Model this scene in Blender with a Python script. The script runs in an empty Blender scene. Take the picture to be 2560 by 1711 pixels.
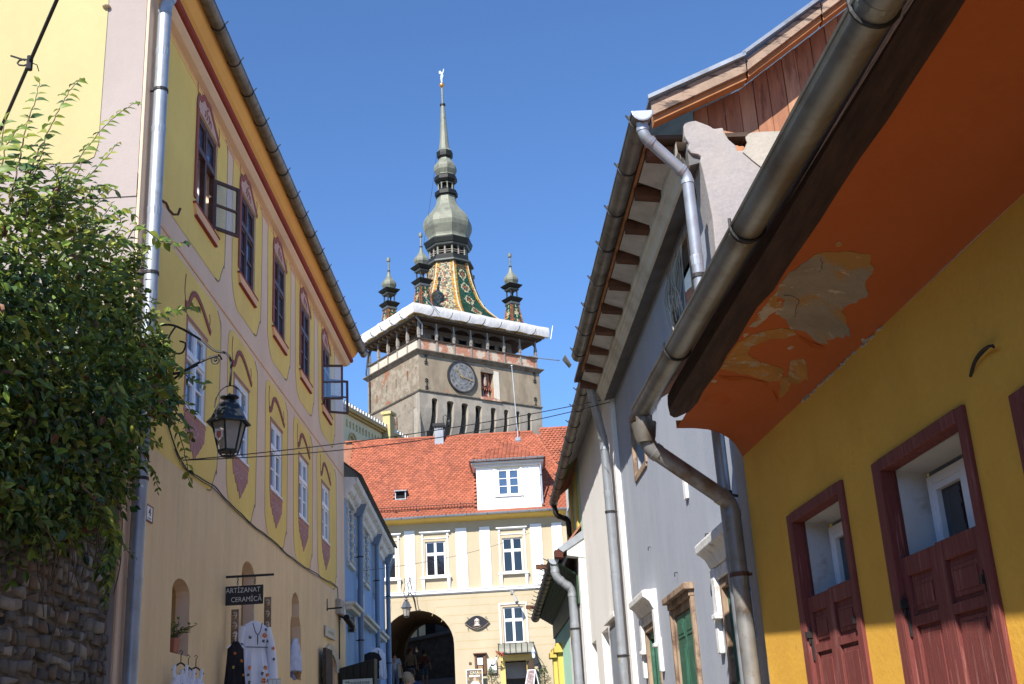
import bpy, bmesh, math, random
from mathutils import Vector, Matrix, noise
from mathutils.geometry import tessellate_polygon
random.seed(7)
rnd = random.uniform
S = bpy.context.scene
COL = S.collection

# ------------------------------------------------------------------ camera, sky, sun, exposure
# z = 0 is the eye level of the photographer; +Y looks up the street, the ground there is at -1.6
cam_d = bpy.data.cameras.new('camera'); cam = bpy.data.objects.new('camera', cam_d); COL.objects.link(cam)
cam_d.sensor_width = 36.0; cam_d.lens = 41.37; cam_d.clip_end = 3000; cam_d.clip_start = .05
pitch, roll = math.radians(19.037), math.radians(-3.3214)
fwd = Vector((0, math.cos(pitch), math.sin(pitch)))
rgt0 = Vector((1, 0, 0)); up0 = rgt0.cross(fwd)
rgt = rgt0*math.cos(roll) + up0*math.sin(roll); upv = -rgt0*math.sin(roll) + up0*math.cos(roll)
cam.matrix_world = Matrix(((rgt.x, upv.x, -fwd.x, 0), (rgt.y, upv.y, -fwd.y, 0), (rgt.z, upv.z, -fwd.z, 0), (0, 0, 0, 1)))
S.camera = cam
SUN_EL, SUN_AZ = math.radians(41), math.radians(22.5)      # sun behind the camera, 22.5 degrees to its left
to_sun = Vector((-math.sin(SUN_AZ)*math.cos(SUN_EL), -math.cos(SUN_AZ)*math.cos(SUN_EL), math.sin(SUN_EL)))
W = bpy.data.worlds.new('World'); S.world = W; W.use_nodes = True
nt = W.node_tree; nt.nodes.clear()
sky = nt.nodes.new('ShaderNodeTexSky'); sky.sky_type = 'NISHITA'; sky.sun_disc = False
sky.sun_elevation = SUN_EL; sky.sun_rotation = math.atan2(to_sun.x, to_sun.y)
sky.air_density = 1.0; sky.dust_density = 0; sky.ozone_density = 10; sky.altitude = 400
bg = nt.nodes.new('ShaderNodeBackground'); bg.inputs['Strength'].default_value = .12
out = nt.nodes.new('ShaderNodeOutputWorld')
nt.links.new(sky.outputs[0], bg.inputs[0]); nt.links.new(bg.outputs[0], out.inputs[0])
sun_d = bpy.data.lights.new('sun', 'SUN'); sun_d.energy = 5.0; sun_d.angle = math.radians(.5); sun_d.color = (1, .94, .85)
sun = bpy.data.objects.new('sun', sun_d); COL.objects.link(sun); sun.location = (-20, -40, 60)
sun.rotation_euler = (-to_sun).to_track_quat('-Z', 'Y').to_euler()
S.view_settings.view_transform = 'Standard'; S.view_settings.look = 'None'
S.view_settings.exposure = .80; S.view_settings.gamma = 1
S.cycles.max_bounces = 8; S.cycles.diffuse_bounces = 4; S.cycles.glossy_bounces = 4; S.cycles.transmission_bounces = 6
S.cycles.use_denoising = True

# ------------------------------------------------------------------ materials
def mat(name, col, rough=.85, metal=0., var=.1, scale=2.5, st=(1, 1, 1), col2=None, thr=.56, soft=.06, scale2=1.6, st2=(1, 1, 1), amt=1.,
        bump=0., bscale=30., island=0., spec=.3, fine=.0, trans=0., bst=(1, 1, 1), dist=.02, col3=None, thr3=.6, scale3=5.):
    m = bpy.data.materials.new(name); m.use_nodes = True
    N = m.node_tree.nodes; K = m.node_tree.links; N.clear()
    o = N.new('ShaderNodeOutputMaterial'); p = N.new('ShaderNodeBsdfPrincipled')
    p.inputs['Roughness'].default_value = rough; p.inputs['Metallic'].default_value = metal
    p.inputs['Specular IOR Level'].default_value = spec
    g = N.new('ShaderNodeNewGeometry')
    def nz(sc, stv, det=5., ro=.6):
        mp = N.new('ShaderNodeMapping'); mp.inputs['Scale'].default_value = stv; K.new(g.outputs['Position'], mp.inputs[0])
        t = N.new('ShaderNodeTexNoise'); t.inputs['Scale'].default_value = sc; t.inputs['Detail'].default_value = det; t.inputs['Roughness'].default_value = ro
        K.new(mp.outputs[0], t.inputs['Vector']); return t.outputs[0]
    def mix(fac, a, b, typ='MIX'):
        x = N.new('ShaderNodeMix'); x.data_type = 'RGBA'; x.blend_type = typ
        if isinstance(fac, float): x.inputs[0].default_value = fac
        else: K.new(fac, x.inputs[0])
        for i, v in ((6, a), (7, b)):
            if isinstance(v, tuple): x.inputs[i].default_value = (*v, 1)
            else: K.new(v, x.inputs[i])
        return x.outputs[2]
    def rng(v, a, b, c, d):
        r = N.new('ShaderNodeMapRange'); K.new(v, r.inputs[0])
        for i, q in enumerate((a, b, c, d)): r.inputs[1+i].default_value = q
        return r.outputs[0]
    dark = tuple(c*(1-var) for c in col); lite = tuple(min(1, c*(1+var)) for c in col)
    c = mix(rng(nz(scale, st), .3, .7, 0, 1), dark, lite) if var else None
    if c is None: c = mix(0., col, col)
    if fine: c = mix(1., c, mix(rng(nz(scale*18, st, 3), .3, .7, 0, 1), (1-fine,)*3, (1+fine,)*3), 'MULTIPLY')
    if col2: c = mix(rng(nz(scale2, st2, 8, .65), thr-soft, thr+soft, 0, amt), c, col2)
    if col3: c = mix(rng(nz(scale3, st2, 8, .7), thr3-.03, thr3+.03, 0, 1), c, col3)
    if island:
        c = mix(1., c, mix(g.outputs['Random Per Island'], (1-island,)*3, (1+island,)*3), 'MULTIPLY')
    K.new(c, p.inputs['Base Color'])
    if bump:
        b = N.new('ShaderNodeBump'); b.inputs['Strength'].default_value = bump; b.inputs['Distance'].default_value = dist
        K.new(nz(bscale, bst, 6), b.inputs['Height']); K.new(b.outputs[0], p.inputs['Normal'])
    if trans:
        tr = N.new('ShaderNodeBsdfTranslucent'); K.new(c, tr.inputs[0])
        ms = N.new('ShaderNodeMixShader'); ms.inputs[0].default_value = trans
        K.new(p.outputs[0], ms.inputs[1]); K.new(tr.outputs[0], ms.inputs[2]); K.new(ms.outputs[0], o.inputs[0])
    else: K.new(p.outputs[0], o.inputs[0])
    return m

def glassy(name, col=(.015, .02, .027), rough=.03, wob=.15, bs=1.2):
    return mat(name, col, rough, var=.2, spec=.9, bump=wob, bscale=bs, dist=.05)

def clear_glass(name, tint=(.93, .95, .95), refl=.12):
    m = bpy.data.materials.new(name); m.use_nodes = True; N = m.node_tree.nodes; K = m.node_tree.links; N.clear()
    o = N.new('ShaderNodeOutputMaterial'); t = N.new('ShaderNodeBsdfTransparent'); t.inputs[0].default_value = (*tint, 1)
    gl = N.new('ShaderNodeBsdfGlossy'); gl.inputs['Roughness'].default_value = .05; ms = N.new('ShaderNodeMixShader'); ms.inputs[0].default_value = refl
    K.new(t.outputs[0], ms.inputs[1]); K.new(gl.outputs[0], ms.inputs[2]); K.new(ms.outputs[0], o.inputs[0]); return m

# ------------------------------------------------------------------ mesh helpers
class Fac:
    """a facade: s metres along it, z height, o metres out of it towards the street"""
    def __init__(self, x, y, az, side=1):
        a = math.radians(az); self.p = Vector((x, y, 0)); self.d = Vector((math.sin(a), math.cos(a), 0)); self.side = side
        self.n = Vector((self.d.y, -self.d.x, 0))*side
    def w(self, s, z, o=0.): return self.p + self.d*s + self.n*o + Vector((0, 0, z))

class MB:
    def __init__(self): self.v = []; self.f = []; self.m = []
    def add(self, vs, fs, m=0):
        b = len(self.v); self.v += [Vector(q) for q in vs]; self.f += [tuple(b+i for i in q) for q in fs]; self.m += [m]*len(fs)
        return self
    def hexa(self, c8, m=0):
        return self.add(c8, [(0, 1, 2, 3), (4, 7, 6, 5), (0, 4, 5, 1), (1, 5, 6, 2), (2, 6, 7, 3), (3, 7, 4, 0)], m)
    def fbox(self, F, s0, s1, z0, z1, o0, o1, m=0):
        return self.hexa([F.w(s0, z0, o0), F.w(s1, z0, o0), F.w(s1, z1, o0), F.w(s0, z1, o0), F.w(s0, z0, o1), F.w(s1, z0, o1), F.w(s1, z1, o1), F.w(s0, z1, o1)], m)
    def wbox(self, x0, x1, y0, y1, z0, z1, m=0):
        return self.hexa([(x0, y0, z0), (x1, y0, z0), (x1, y1, z0), (x0, y1, z0), (x0, y0, z1), (x1, y0, z1), (x1, y1, z1), (x0, y1, z1)], m)
    def prism(self, poly, vec, m=0):
        n = len(poly); poly = [Vector(q) for q in poly]; vec = Vector(vec)
        tri = tessellate_polygon([poly])
        self.add(poly + [q+vec for q in poly], [tuple(t) for t in tri] + [tuple(i+n for i in reversed(t)) for t in tri] + [(i, (i+1) % n, (i+1) % n+n, i+n) for i in range(n)], m)
        return self
    def fprism(self, F, pts, o0, o1, m=0):
        return self.prism([F.w(s, z, o0) for s, z in pts], F.n*(o1-o0), m)
    def wall(self, F, outer, holes=(), o=0., depth=.2, m=0, mr=None, zfun=None):
        polys = [[Vector((s, z, 0)) for s, z in outer]] + [[Vector((s, z, 0)) for s, z in h] for h in holes]
        flat = [q for p in polys for q in p]
        self.add([F.w(q.x, q.y, o) for q in flat], [tuple(t) for t in tessellate_polygon(polys)], m)
        for h in holes:
            n = len(h)
            self.add([F.w(s, z, o) for s, z in h] + [F.w(s, z, o-depth) for s, z in h], [(i, (i+1) % n, (i+1) % n+n, i+n) for i in range(n)], m if mr is None else mr)
        return self
    def tube(self, pts, r, n=8, m=0, cap=True, rr=None, arc=None, up=None):
        pts = [Vector(q) for q in pts]; k = len(pts); ring = []
        a0, a1 = arc if arc else (0, 2*math.pi); cnt = n if not arc else n+1
        prev = None; vs = []
        for i in range(k):
            t = (pts[min(i+1, k-1)] - pts[max(i-1, 0)])
            t = t.normalized() if t.length > 1e-9 else Vector((0, 0, 1))
            ref = up if up is not None else (prev if prev is not None else (Vector((0, 0, 1)) if abs(t.z) < .9 else Vector((1, 0, 0))))
            b = ref - t*ref.dot(t)
            if b.length < 1e-6: b = Vector((1, .3, .2)) - t*t.dot(Vector((1, .3, .2)))
            b.normalize(); prev = b; c = t.cross(b)
            R = rr[i] if rr else r
            for j in range(cnt):
                a = a0 + (a1-a0)*j/n
                vs.append(pts[i] + b*math.cos(a)*R + c*math.sin(a)*R)
        fs = []
        for i in range(k-1):
            for j in range(n):
                j2 = (j+1) % cnt if not arc else j+1
                fs.append((i*cnt+j, i*cnt+j2, (i+1)*cnt+j2, (i+1)*cnt+j))
        if cap and not arc: fs += [tuple(range(cnt))[::-1], tuple(range((k-1)*cnt, k*cnt))]
        return self.add(vs, fs, m)
    def lathe(self, prof, c, n=8, m=0, ph=0., cap=True, sx=1., sy=1.):
        c = Vector(c); vs = []; k = len(prof)
        for r, z in prof:
            for j in range(n):
                a = ph + 2*math.pi*j/n; vs.append(c + Vector((r*math.cos(a)*sx, r*math.sin(a)*sy, z)))
        fs = [(i*n+j, i*n+(j+1) % n, (i+1)*n+(j+1) % n, (i+1)*n+j) for i in range(k-1) for j in range(n)]
        if cap: fs += [tuple(range(n))[::-1], tuple(range((k-1)*n, k*n))]
        return self.add(vs, fs, m)
    def ball(self, c, r, n=10, m=0, sz=1.):
        k = 6
        return self.lathe([(max(1e-4, r*math.sin(math.pi*i/k)), -r*sz*math.cos(math.pi*i/k)) for i in range(k+1)], c, n, m)
    def build(self, name, mats, parent=None, smooth=False, label=None, bevel=0., base=None, sharp=40):
        me = bpy.data.meshes.new(name)
        off = origin(parent) if parent is not None else Vector((0, 0, 0))
        if parent is None and base is not None: off = Vector(base)
        me.from_pydata([tuple(q-off) for q in self.v], [], self.f)
        bm = bmesh.new(); bm.from_mesh(me); bmesh.ops.recalc_face_normals(bm, faces=bm.faces); bm.to_mesh(me); bm.free()
        if not isinstance(mats, (list, tuple)): mats = [mats]
        for x in mats: me.materials.append(x)
        if len(mats) > 1: me.polygons.foreach_set('material_index', self.m)
        if smooth:
            me.polygons.foreach_set('use_smooth', [True]*len(me.polygons))
            me.set_sharp_from_angle(angle=math.radians(sharp))
        ob = bpy.data.objects.new(name, me); COL.objects.link(ob)
        if parent is not None: ob.parent = parent
        elif base is not None: ob.location = off
        if label: ob['label'] = label
        if bevel:
            bv = ob.modifiers.new('bevel', 'BEVEL'); bv.width = bevel; bv.segments = 2; bv.limit_method = 'ANGLE'
        return ob

def origin(o):
    v = Vector((0, 0, 0))
    while o is not None: v += o.location; o = o.parent
    return v
def thing(name, label, cat, loc, group=None):
    o = bpy.data.objects.new(name, None); COL.objects.link(o); o.location = loc; o.empty_display_size = .2
    return tag(o, label, cat, group)
def tag(o, label, cat, group=None):
    o['label'] = label; o['category'] = cat
    if group: o['group'] = group
    return o
def child(name, me, parent, loc=(0, 0, 0), rot=None, scale=None, label=None):
    o = bpy.data.objects.new(name, me); COL.objects.link(o); o.parent = parent; o.location = Vector(loc) - origin(parent)
    if rot: o.rotation_euler = rot
    if scale: o.scale = scale
    if label: o['label'] = label
    return o
def structure(o): o['kind'] = 'structure'; return o
GZ = ((-40, -1.9), (0, -1.6), (10, -1.1), (20, -.5), (26, -.10), (30, .2), (40, 1.25), (50, 2.35), (60, 3.2), (75, 4.0))
def ground_z(y):
    for (a, za), (b, zb) in zip(GZ, GZ[1:]):
        if a <= y <= b: return za + (zb-za)*(y-a)/(b-a)
    return GZ[0][1] if y < -40 else GZ[-1][1]
def arch(s0, s1, z0, zs, za, n=8):
    c, r = (s0+s1)/2, (s1-s0)/2
    return [(s0, z0), (s1, z0)] + [(c + r*math.cos(math.pi*i/n), zs + (za-zs)*math.sin(math.pi*i/n)) for i in range(n+1)]
def rect(s0, s1, z0, z1): return [(s0, z0), (s1, z0), (s1, z1), (s0, z1)]
def lerp(a, b, t): return a + (b-a)*t
def text(body, size, at, xa, za, m, parent, ext=.004, name='lettering', align='CENTER', sp=1.0, sx=1.0):
    cu = bpy.data.curves.new(name, 'FONT'); cu.body = body; cu.size = size; cu.align_x = align; cu.align_y = 'CENTER'; cu.extrude = ext; cu.space_character = sp; cu.resolution_u = 3
    t = bpy.data.objects.new(name, cu); COL.objects.link(t); bpy.context.view_layer.update()
    me = bpy.data.meshes.new_from_object(t.evaluated_get(bpy.context.evaluated_depsgraph_get()))
    bpy.data.objects.remove(t); bpy.data.curves.remove(cu)
    xa = Vector(xa).normalized(); za = Vector(za).normalized(); ya = za.cross(xa)     # ya = facing away
    M = Matrix(((xa.x*sx, za.x, -ya.x, 0), (xa.y*sx, za.y, -ya.y, 0), (xa.z*sx, za.z, -ya.z, 0), (0, 0, 0, 1)))
    me.transform(M); me.materials.append(m)
    o = bpy.data.objects.new(name, me); COL.objects.link(o); o.parent = parent; o.location = Vector(at) - origin(parent); return o
def flabel(body, size, F, s, z, o, m, parent, **k): return text(body, size, F.w(s, z, o), F.d*F.side, (0, 0, 1), m, parent, **k)

def gutter(parent, a, b, r, mats, every=.85, roll_up=None, name='gutter', bracket='gutter_bracket', seam=2.0, fx=None):
    """half-round gutter from a to b, open side up, with brackets and seam rings"""
    a, b = Vector(a), Vector(b); d = (b-a); L = d.length; d.normalize()
    side = d.cross(Vector((0, 0, 1))).normalized(); up = side.cross(d)
    g = MB(); n = 10
    def ringpts(q, R): return [q + side*math.cos(math.pi+math.pi*j/n)*R + up*math.sin(math.pi+math.pi*j/n)*R for j in range(n+1)]
    k = max(2, int(L/1.2)); vs = []; fs = []
    for i in range(k+1):
        q = a.lerp(b, i/k) + up*(noise.noise(a.lerp(b, i/k)*1.3)*.012)
        vs += ringpts(q, r)
    o2 = len(vs)
    for i in range(k+1): vs += ringpts(a.lerp(b, i/k), r-.006)
    m1 = n+1
    for i in range(k):
        for j in range(n):
            fs.append((i*m1+j, i*m1+j+1, (i+1)*m1+j+1, (i+1)*m1+j)); fs.append((o2+i*m1+j, o2+(i+1)*m1+j, o2+(i+1)*m1+j+1, o2+i*m1+j+1))
        fs.append((i*m1, (i+1)*m1, o2+(i+1)*m1, o2+i*m1)); fs.append((i*m1+n, o2+i*m1+n, o2+(i+1)*m1+n, (i+1)*m1+n))
    g.add(vs, fs)
    for q in (a, b):                                                    # end caps
        pts = ringpts(q, r); g.prism(pts, d*.004)
    for s_ in (-1, 1): g.tube([a+side*r*s_, b+side*r*s_], .009, 5)        # beaded rims
    ob = g.build(name, mats[0], parent, smooth=True)
    t = 0.
    while t < L-.3:
        t += seam; 
        if t >= L: break
        s = MB(); s.tube([a+d*t+up*0, a+d*(t+.03)], r+.003, n, arc=(math.pi/2, math.pi*1.5), up=up); s.build('gutter_seam', mats[0], ob)
    t = .15
    while t < L:
        s = MB(); q = a+d*t
        pts = ringpts(q, r+.006); s.tube(pts, .009, 5); s.tube([pts[0], pts[0]+up*.04], .009, 5)
        if fx is not None: s.tube([pts[-1] if fx > 0 else pts[0], (pts[-1] if fx > 0 else pts[0]) + side*fx + up*.05], .009, 5)
        s.build(bracket, mats[1], ob); t += every*rnd(.93, 1.07)
    return ob
def downpipe(parent, pts, r, mats, seams=2.0, brk=2.2, name='drainpipe', wall=None):
    p = MB(); P = [Vector(q) for q in pts]; Q = [P[0]]
    for i in range(1, len(P)-1):                                        # mitred elbows get a short collar each side
        a = (P[i-1]-P[i]).normalized(); b = (P[i+1]-P[i]).normalized()
        Q += [P[i]+a*r*.8, P[i]+a*r*.3+b*r*.3-(a+b)*0.0, P[i]+b*r*.8]
    Q.append(P[-1]); p.tube(Q, r, 14)
    for i in range(1, len(P)-1):
        for o_ in (P[i-1], P[i+1]):
            a = (o_-P[i]).normalized(); p.tube([P[i]+a*r*1.0, P[i]+a*r*1.7], r+.006, 14)
    ob = p.build(name, mats[0], parent, smooth=True)
    for i in range(len(P)-1):
        d = P[i+1]-P[i]; L = d.length; d.normalize(); t = seams*.6
        while t < L-.4:
            s = MB(); s.tube([P[i]+d*t, P[i]+d*(t+.012), P[i]+d*(t+.09)], r+.005, 14, rr=[r+.006, r+.006, r+.001]); s.build('pipe_seam', mats[0], ob); t += seams
        t = brk*.5
        while t < L-.3 and L > 1.2:
            s = MB(); s.tube([P[i]+d*t, P[i]+d*(t+.035)], r+.01, 14)
            if wall is not None: q = P[i]+d*(t+.017); s.tube([q, q+Vector(wall)], .012, 6)
            s.build('pipe_bracket', mats[1], ob); t += brk
    return ob
def sash_window(parent, F, s0, s1, z0, z1, o, fm, gm, fw=.055, trans=.62, cols=2, rows=(1, 1), bar=.022, mull=.06, tr=.06, sill=None, depth=.06, name='window', skip=(), label=None, sashw=.035):
    """casement window set at depth o: frame with mullion and transom, a bar grid, one pane object per light"""
    w = MB(); zt = lerp(z0, z1, trans)
    w.fbox(F, s0, s0+fw, z0, z1, o-depth, o); w.fbox(F, s1-fw, s1, z0, z1, o-depth, o)
    w.fbox(F, s0+fw, s1-fw, z0, z0+fw, o-depth, o-.002); w.fbox(F, s0+fw, s1-fw, z1-fw, z1, o-depth, o-.002)
    cm = (s0+s1)/2
    if trans < 1: w.fbox(F, s0+fw, s1-fw, zt-tr/2, zt+tr/2, o-depth, o+.012)
    if cols == 2:
        w.fbox(F, cm-mull/2, cm+mull/2, z0+fw, (zt-tr/2) if trans < 1 else z1-fw, o-depth, o+.006)
        if trans < 1: w.fbox(F, cm-mull/2, cm+mull/2, zt+tr/2, z1-fw, o-depth, o+.006)
    lights = []
    for (za, zb, rws, lvl) in ((z0+fw, zt-tr/2 if trans < 1 else z1-fw, rows[0], 0), (zt+tr/2, z1-fw, rows[1], 1)):
        if lvl == 1 and trans >= 1: continue
        spans = [(s0+fw, cm-mull/2), (cm+mull/2, s1-fw)] if cols == 2 else [(s0+fw, s1-fw)]
        for ci, (sa, sb) in enumerate(spans):
            if (lvl, ci) in skip: continue
            w.fbox(F, sa, sa+sashw, za, zb, o-depth+.01, o-.006); w.fbox(F, sb-sashw, sb, za, zb, o-depth+.01, o-.006)
            w.fbox(F, sa+sashw, sb-sashw, za, za+sashw, o-depth+.01, o-.008); w.fbox(F, sa+sashw, sb-sashw, zb-sashw, zb, o-depth+.01, o-.008)
            for k in range(rws):
                a = lerp(za+sashw, zb-sashw, k/rws); b = lerp(za+sashw, zb-sashw, (k+1)/rws)
                if k: w.fbox(F, sa+sashw, sb-sashw, a-bar/2, a+bar/2, o-depth+.012, o-.012)
                lights.append((sa+sashw, sb-sashw, a, b))
    ob = w.build(name, fm, parent, bevel=.004, label=label)
    for sa, sb, a, b in lights:
        g = MB(); t1, t2 = rnd(-.002, .002), rnd(-.002, .002)
        g.hexa([F.w(sa, a, o-.045+t1), F.w(sb, a, o-.045-t1), F.w(sb, b, o-.045+t2), F.w(sa, b, o-.045-t2), F.w(sa, a, o-.04+t1), F.w(sb, a, o-.04-t1), F.w(sb, b, o-.04+t2), F.w(sa, b, o-.04-t2)])
        g.build('pane', gm, ob)
    if sill:
        s = MB(); s.fbox(F, s0-sill[0], s1+sill[0], z0-sill[1], z0-.003, o-.02, sill[2]); s.build('sill', sill[3], ob, bevel=.006)
    return ob
def ribbon(mb, F, pts, w, o0, o1, m=0, ws=None):
    """a flat painted or moulded ribbon along pts (s, z)"""
    n = len(pts); L = []; R = []
    for i, (s, z) in enumerate(pts):
        a = pts[max(i-1, 0)]; b = pts[min(i+1, n-1)]; dx, dz = b[0]-a[0], b[1]-a[1]; l = math.hypot(dx, dz) or 1
        h = (ws[i] if ws else w)/2; L.append((s-dz/l*h, z+dx/l*h)); R.append((s+dz/l*h, z-dx/l*h))
    for i in range(n-1):
        q = [L[i], L[i+1], R[i+1], R[i]]
        mb.hexa([F.w(*p, o0) for p in q] + [F.w(*p, o1) for p in q], m)
def smooth_pts(pts, k=4):
    out_ = []; n = len(pts)
    for i in range(n-1):
        p0, p1, p2, p3 = (pts[max(i-1, 0)], pts[i], pts[i+1], pts[min(i+2, n-1)])
        for j in range(k):
            t = j/k
            out_.append(tuple(.5*((2*b)+(-a+c)*t+(2*a-5*b+4*c-d)*t*t+(-a+3*b-3*c+d)*t**3) for a, b, c, d in zip(p0, p1, p2, p3)))
    out_.append(tuple(pts[-1])); return out_
def sag(a, b, drop, n=16):
    a, b = Vector(a), Vector(b)
    return [a.lerp(b, i/n) - Vector((0, 0, drop*4*(i/n)*(1-i/n))) for i in range(n+1)]
# ------------------------------------------------------------------ shared materials
M_zinc = mat('zinc sheet', (.36, .38, .40), .42, .75, var=.18, scale=3, col2=(.22, .22, .22), thr=.6, soft=.1, scale2=4, spec=.5, bump=.06, bscale=12)
M_zinc_new = mat('bright galvanised sheet', (.34, .37, .41), .46, .5, var=.14, scale=3, col2=(.27, .28, .29), thr=.62, soft=.1, scale2=5, spec=.5, bump=.04, bscale=10)
M_zinc_brown = mat('weathered brown gutter', (.20, .18, .15), .5, .55, var=.25, scale=4, col2=(.10, .08, .06), thr=.58, soft=.1, scale2=3)
M_iron = mat('dark iron', (.035, .033, .033), .55, .3, var=.3, scale=12)
M_rust = mat('rusty iron', (.12, .06, .04), .8, .2, var=.3, scale=12)
M_pink = mat('pink plaster', (.80, .585, .405), .9, var=.06, scale=.7, col2=(.68, .49, .34), thr=.55, soft=.12, scale2=.9, st2=(1, 1, .35), amt=.6, bump=.12, bscale=60, fine=.02)
M_beige = mat('beige plaster', (.80, .59, .335), .92, var=.08, scale=.6, col2=(.64, .465, .27), thr=.54, soft=.14, scale2=1.6, st2=(2.2, 2.2, .25), amt=.55, bump=.2, bscale=35, fine=.03)
M_yellow = mat('yellow wall paint', (.84, .60, .165), .9, var=.07, scale=.8, col2=(.70, .48, .14), thr=.56, soft=.12, scale2=1.1, st2=(1, 1, .35), amt=.6, bump=.12, bscale=60, fine=.02)
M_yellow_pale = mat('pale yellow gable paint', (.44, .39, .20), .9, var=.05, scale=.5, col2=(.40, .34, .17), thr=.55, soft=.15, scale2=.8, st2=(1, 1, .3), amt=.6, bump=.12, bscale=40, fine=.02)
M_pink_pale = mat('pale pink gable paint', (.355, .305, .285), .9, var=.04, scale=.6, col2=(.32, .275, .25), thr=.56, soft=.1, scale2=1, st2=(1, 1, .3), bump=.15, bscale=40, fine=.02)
M_orange = mat('orange paint', (.80, .43, .12), .85, var=.06, scale=2, fine=.03)
M_orange_soft = mat('soft orange line paint', (.80, .47, .25), .9, var=.08, scale=3)
M_red = mat('oxide red paint', (.27, .045, .03), .8, var=.12, scale=3, fine=.03)
M_plum = mat('plum ornament paint', (.40, .19, .175), .9, var=.15, scale=5)
M_plum_red = mat('red ornament paint', (.30, .10, .085), .9, var=.12, scale=8)
M_plum_lite = mat('pale ornament line paint', (.52, .33, .28), .9, var=.1, scale=8)
M_shadow_line = mat('grey brown painted line', (.24, .19, .12), .9, var=.1, scale=8)
M_brown_frame = mat('dark brown window paint', (.085, .035, .022), .45, var=.25, scale=9, spec=.4)
M_white_frame = mat('white window paint', (.74, .76, .78), .45, var=.05, scale=6, spec=.4)
M_glass = glassy('window glass', (.05, .09, .16), .04, .12, 1.4)
M_glass_dark = glassy('dark window glass', (.012, .013, .016), .04, .12, 1.4)
M_clear = clear_glass('clear sash glass')
M_white_wall = mat('white interior plaster', (.72, .72, .72), .9, var=.05)
M_dark = mat('dark interior', (.012, .011, .010), .95, var=.2)
M_black = mat('black paint', (.012, .012, .013), .5, var=.2)
M_white = mat('white paint', (.80, .80, .79), .7, var=.04, scale=2, bump=.05)
M_wood_old = mat('old dark wood', (.07, .048, .035), .85, var=.35, scale=5, st=(1, 1, 6), bump=.25, bscale=18, fine=.15)
M_cloth_white = mat('white cloth', (.74, .74, .82), .95, var=.05, scale=6, bump=.15, bscale=25)
M_cloth_black = mat('black cloth', (.018, .016, .018), .95, var=.3, scale=8)
M_flower = mat('orange embroidery', (.70, .20, .05), .95, var=.2, scale=20)
M_flower_dark = mat('dark embroidery', (.04, .05, .07), .95, var=.3, scale=20)
M_leaf_mats = [mat('vine leaf green', (.13, .20, .028), .5, var=.3, scale=2.2, island=.5, spec=.45, trans=.28),
               mat('vine leaf yellow green', (.25, .285, .04), .5, var=.3, scale=2.2, island=.35, spec=.45, trans=.35),
               mat('vine leaf dark', (.05, .10, .024), .45, var=.3, scale=2.2, island=.4, spec=.5, trans=.18),
               mat('vine leaf reddish', (.14, .055, .025), .55, var=.3, scale=3, island=.4, spec=.35, trans=.2)]
M_twig = mat('vine twig', (.13, .09, .055), .9, var=.3, scale=10)
M_rope = mat('black cable', (.02, .019, .02), .6, var=.2)

# ------------------------------------------------------------------ ground
g = MB(); ys = [-400, -60, -20, -5, 0, 10, 20, 30, 40, 50, 58, 66, 75, 120, 800]
xs = [-600, -60, -20, -8, -4, 0, 3, 8, 20, 60, 600]
vs = [(x, y, ground_z(y) + (0 if abs(x) < 10 else .02*noise.noise((x, y, 0)))) for y in ys for x in xs]
g.add(vs, [(i*len(xs)+j, i*len(xs)+j+1, (i+1)*len(xs)+j+1, (i+1)*len(xs)+j) for i in range(len(ys)-1) for j in range(len(xs)-1)])
M_cobble = mat('cobbled street', (.20, .17, .135), .9, var=.25, scale=6, col2=(.09, .08, .07), thr=.6, scale2=9, bump=.5, bscale=22)
structure(g.build('ground', M_cobble))

# ------------------------------------------------------------------ the painted yellow house on the left
LF = Fac(-4.2, 0, .187, 1)                       # street front
LG = Fac(-4.17, 12.0, 90.2, 1)                   # gable wall facing down the street (s grows to the right; negative = away from the street)
yh = thing('painted_house', 'tall yellow and pink plastered house with painted window ornaments and an orange cornice', 'house', LF.w(19.5, ground_z(19)-.3, -.5))
UW = [14.28+2.449*i for i in range(5)]           # upper windows: left edge
LW = [14.14+2.449*i + (.06 if i > 1 else 0) for i in range(5)]
WU, WL = 1.03, .94
holes = [rect(s, s+WU, 7.19, 8.60) for s in UW] + [rect(s, s+WL, 4.30, 5.46) for s in LW]
niche = [arch(13.93, 14.66, 1.27, 1.98, 2.155), arch(17.30, 18.10, .9, 2.66, 2.865), [(20.86, 1.36), (21.84, 1.36), (21.78, 2.30), (21.62, 2.46), (21.62, 2.70), (21.50, 2.80), (21.27, 2.86), (21.05, 2.78), (20.95, 2.66), (20.95, 2.42), (20.86, 2.30)]]
door = arch(24.25, 25.55, -.2, 1.72, 2.05, 10)
w = MB(); gz = -1.2
outer = [(12, gz), (27, gz), (27, 9.02), (12, 9.02)]
w.wall(LF, outer, holes + niche + [door], 0, .17, 0, 0)
w.wall(LG, [(-9, -1.2), (.014, -1.2), (.014, 9.1), (-9, 9.1)], [], 0, 0, 1)
w.fbox(LF, 26.98, 27.0, gz, 9.0, -9, -.002, 0)
house_wall = w.build('wall', [M_pink, M_pink_pale], yh)
M_nich = mat('ochre niche plaster', (.45, .30, .12), .9, var=.08, scale=2)
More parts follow.
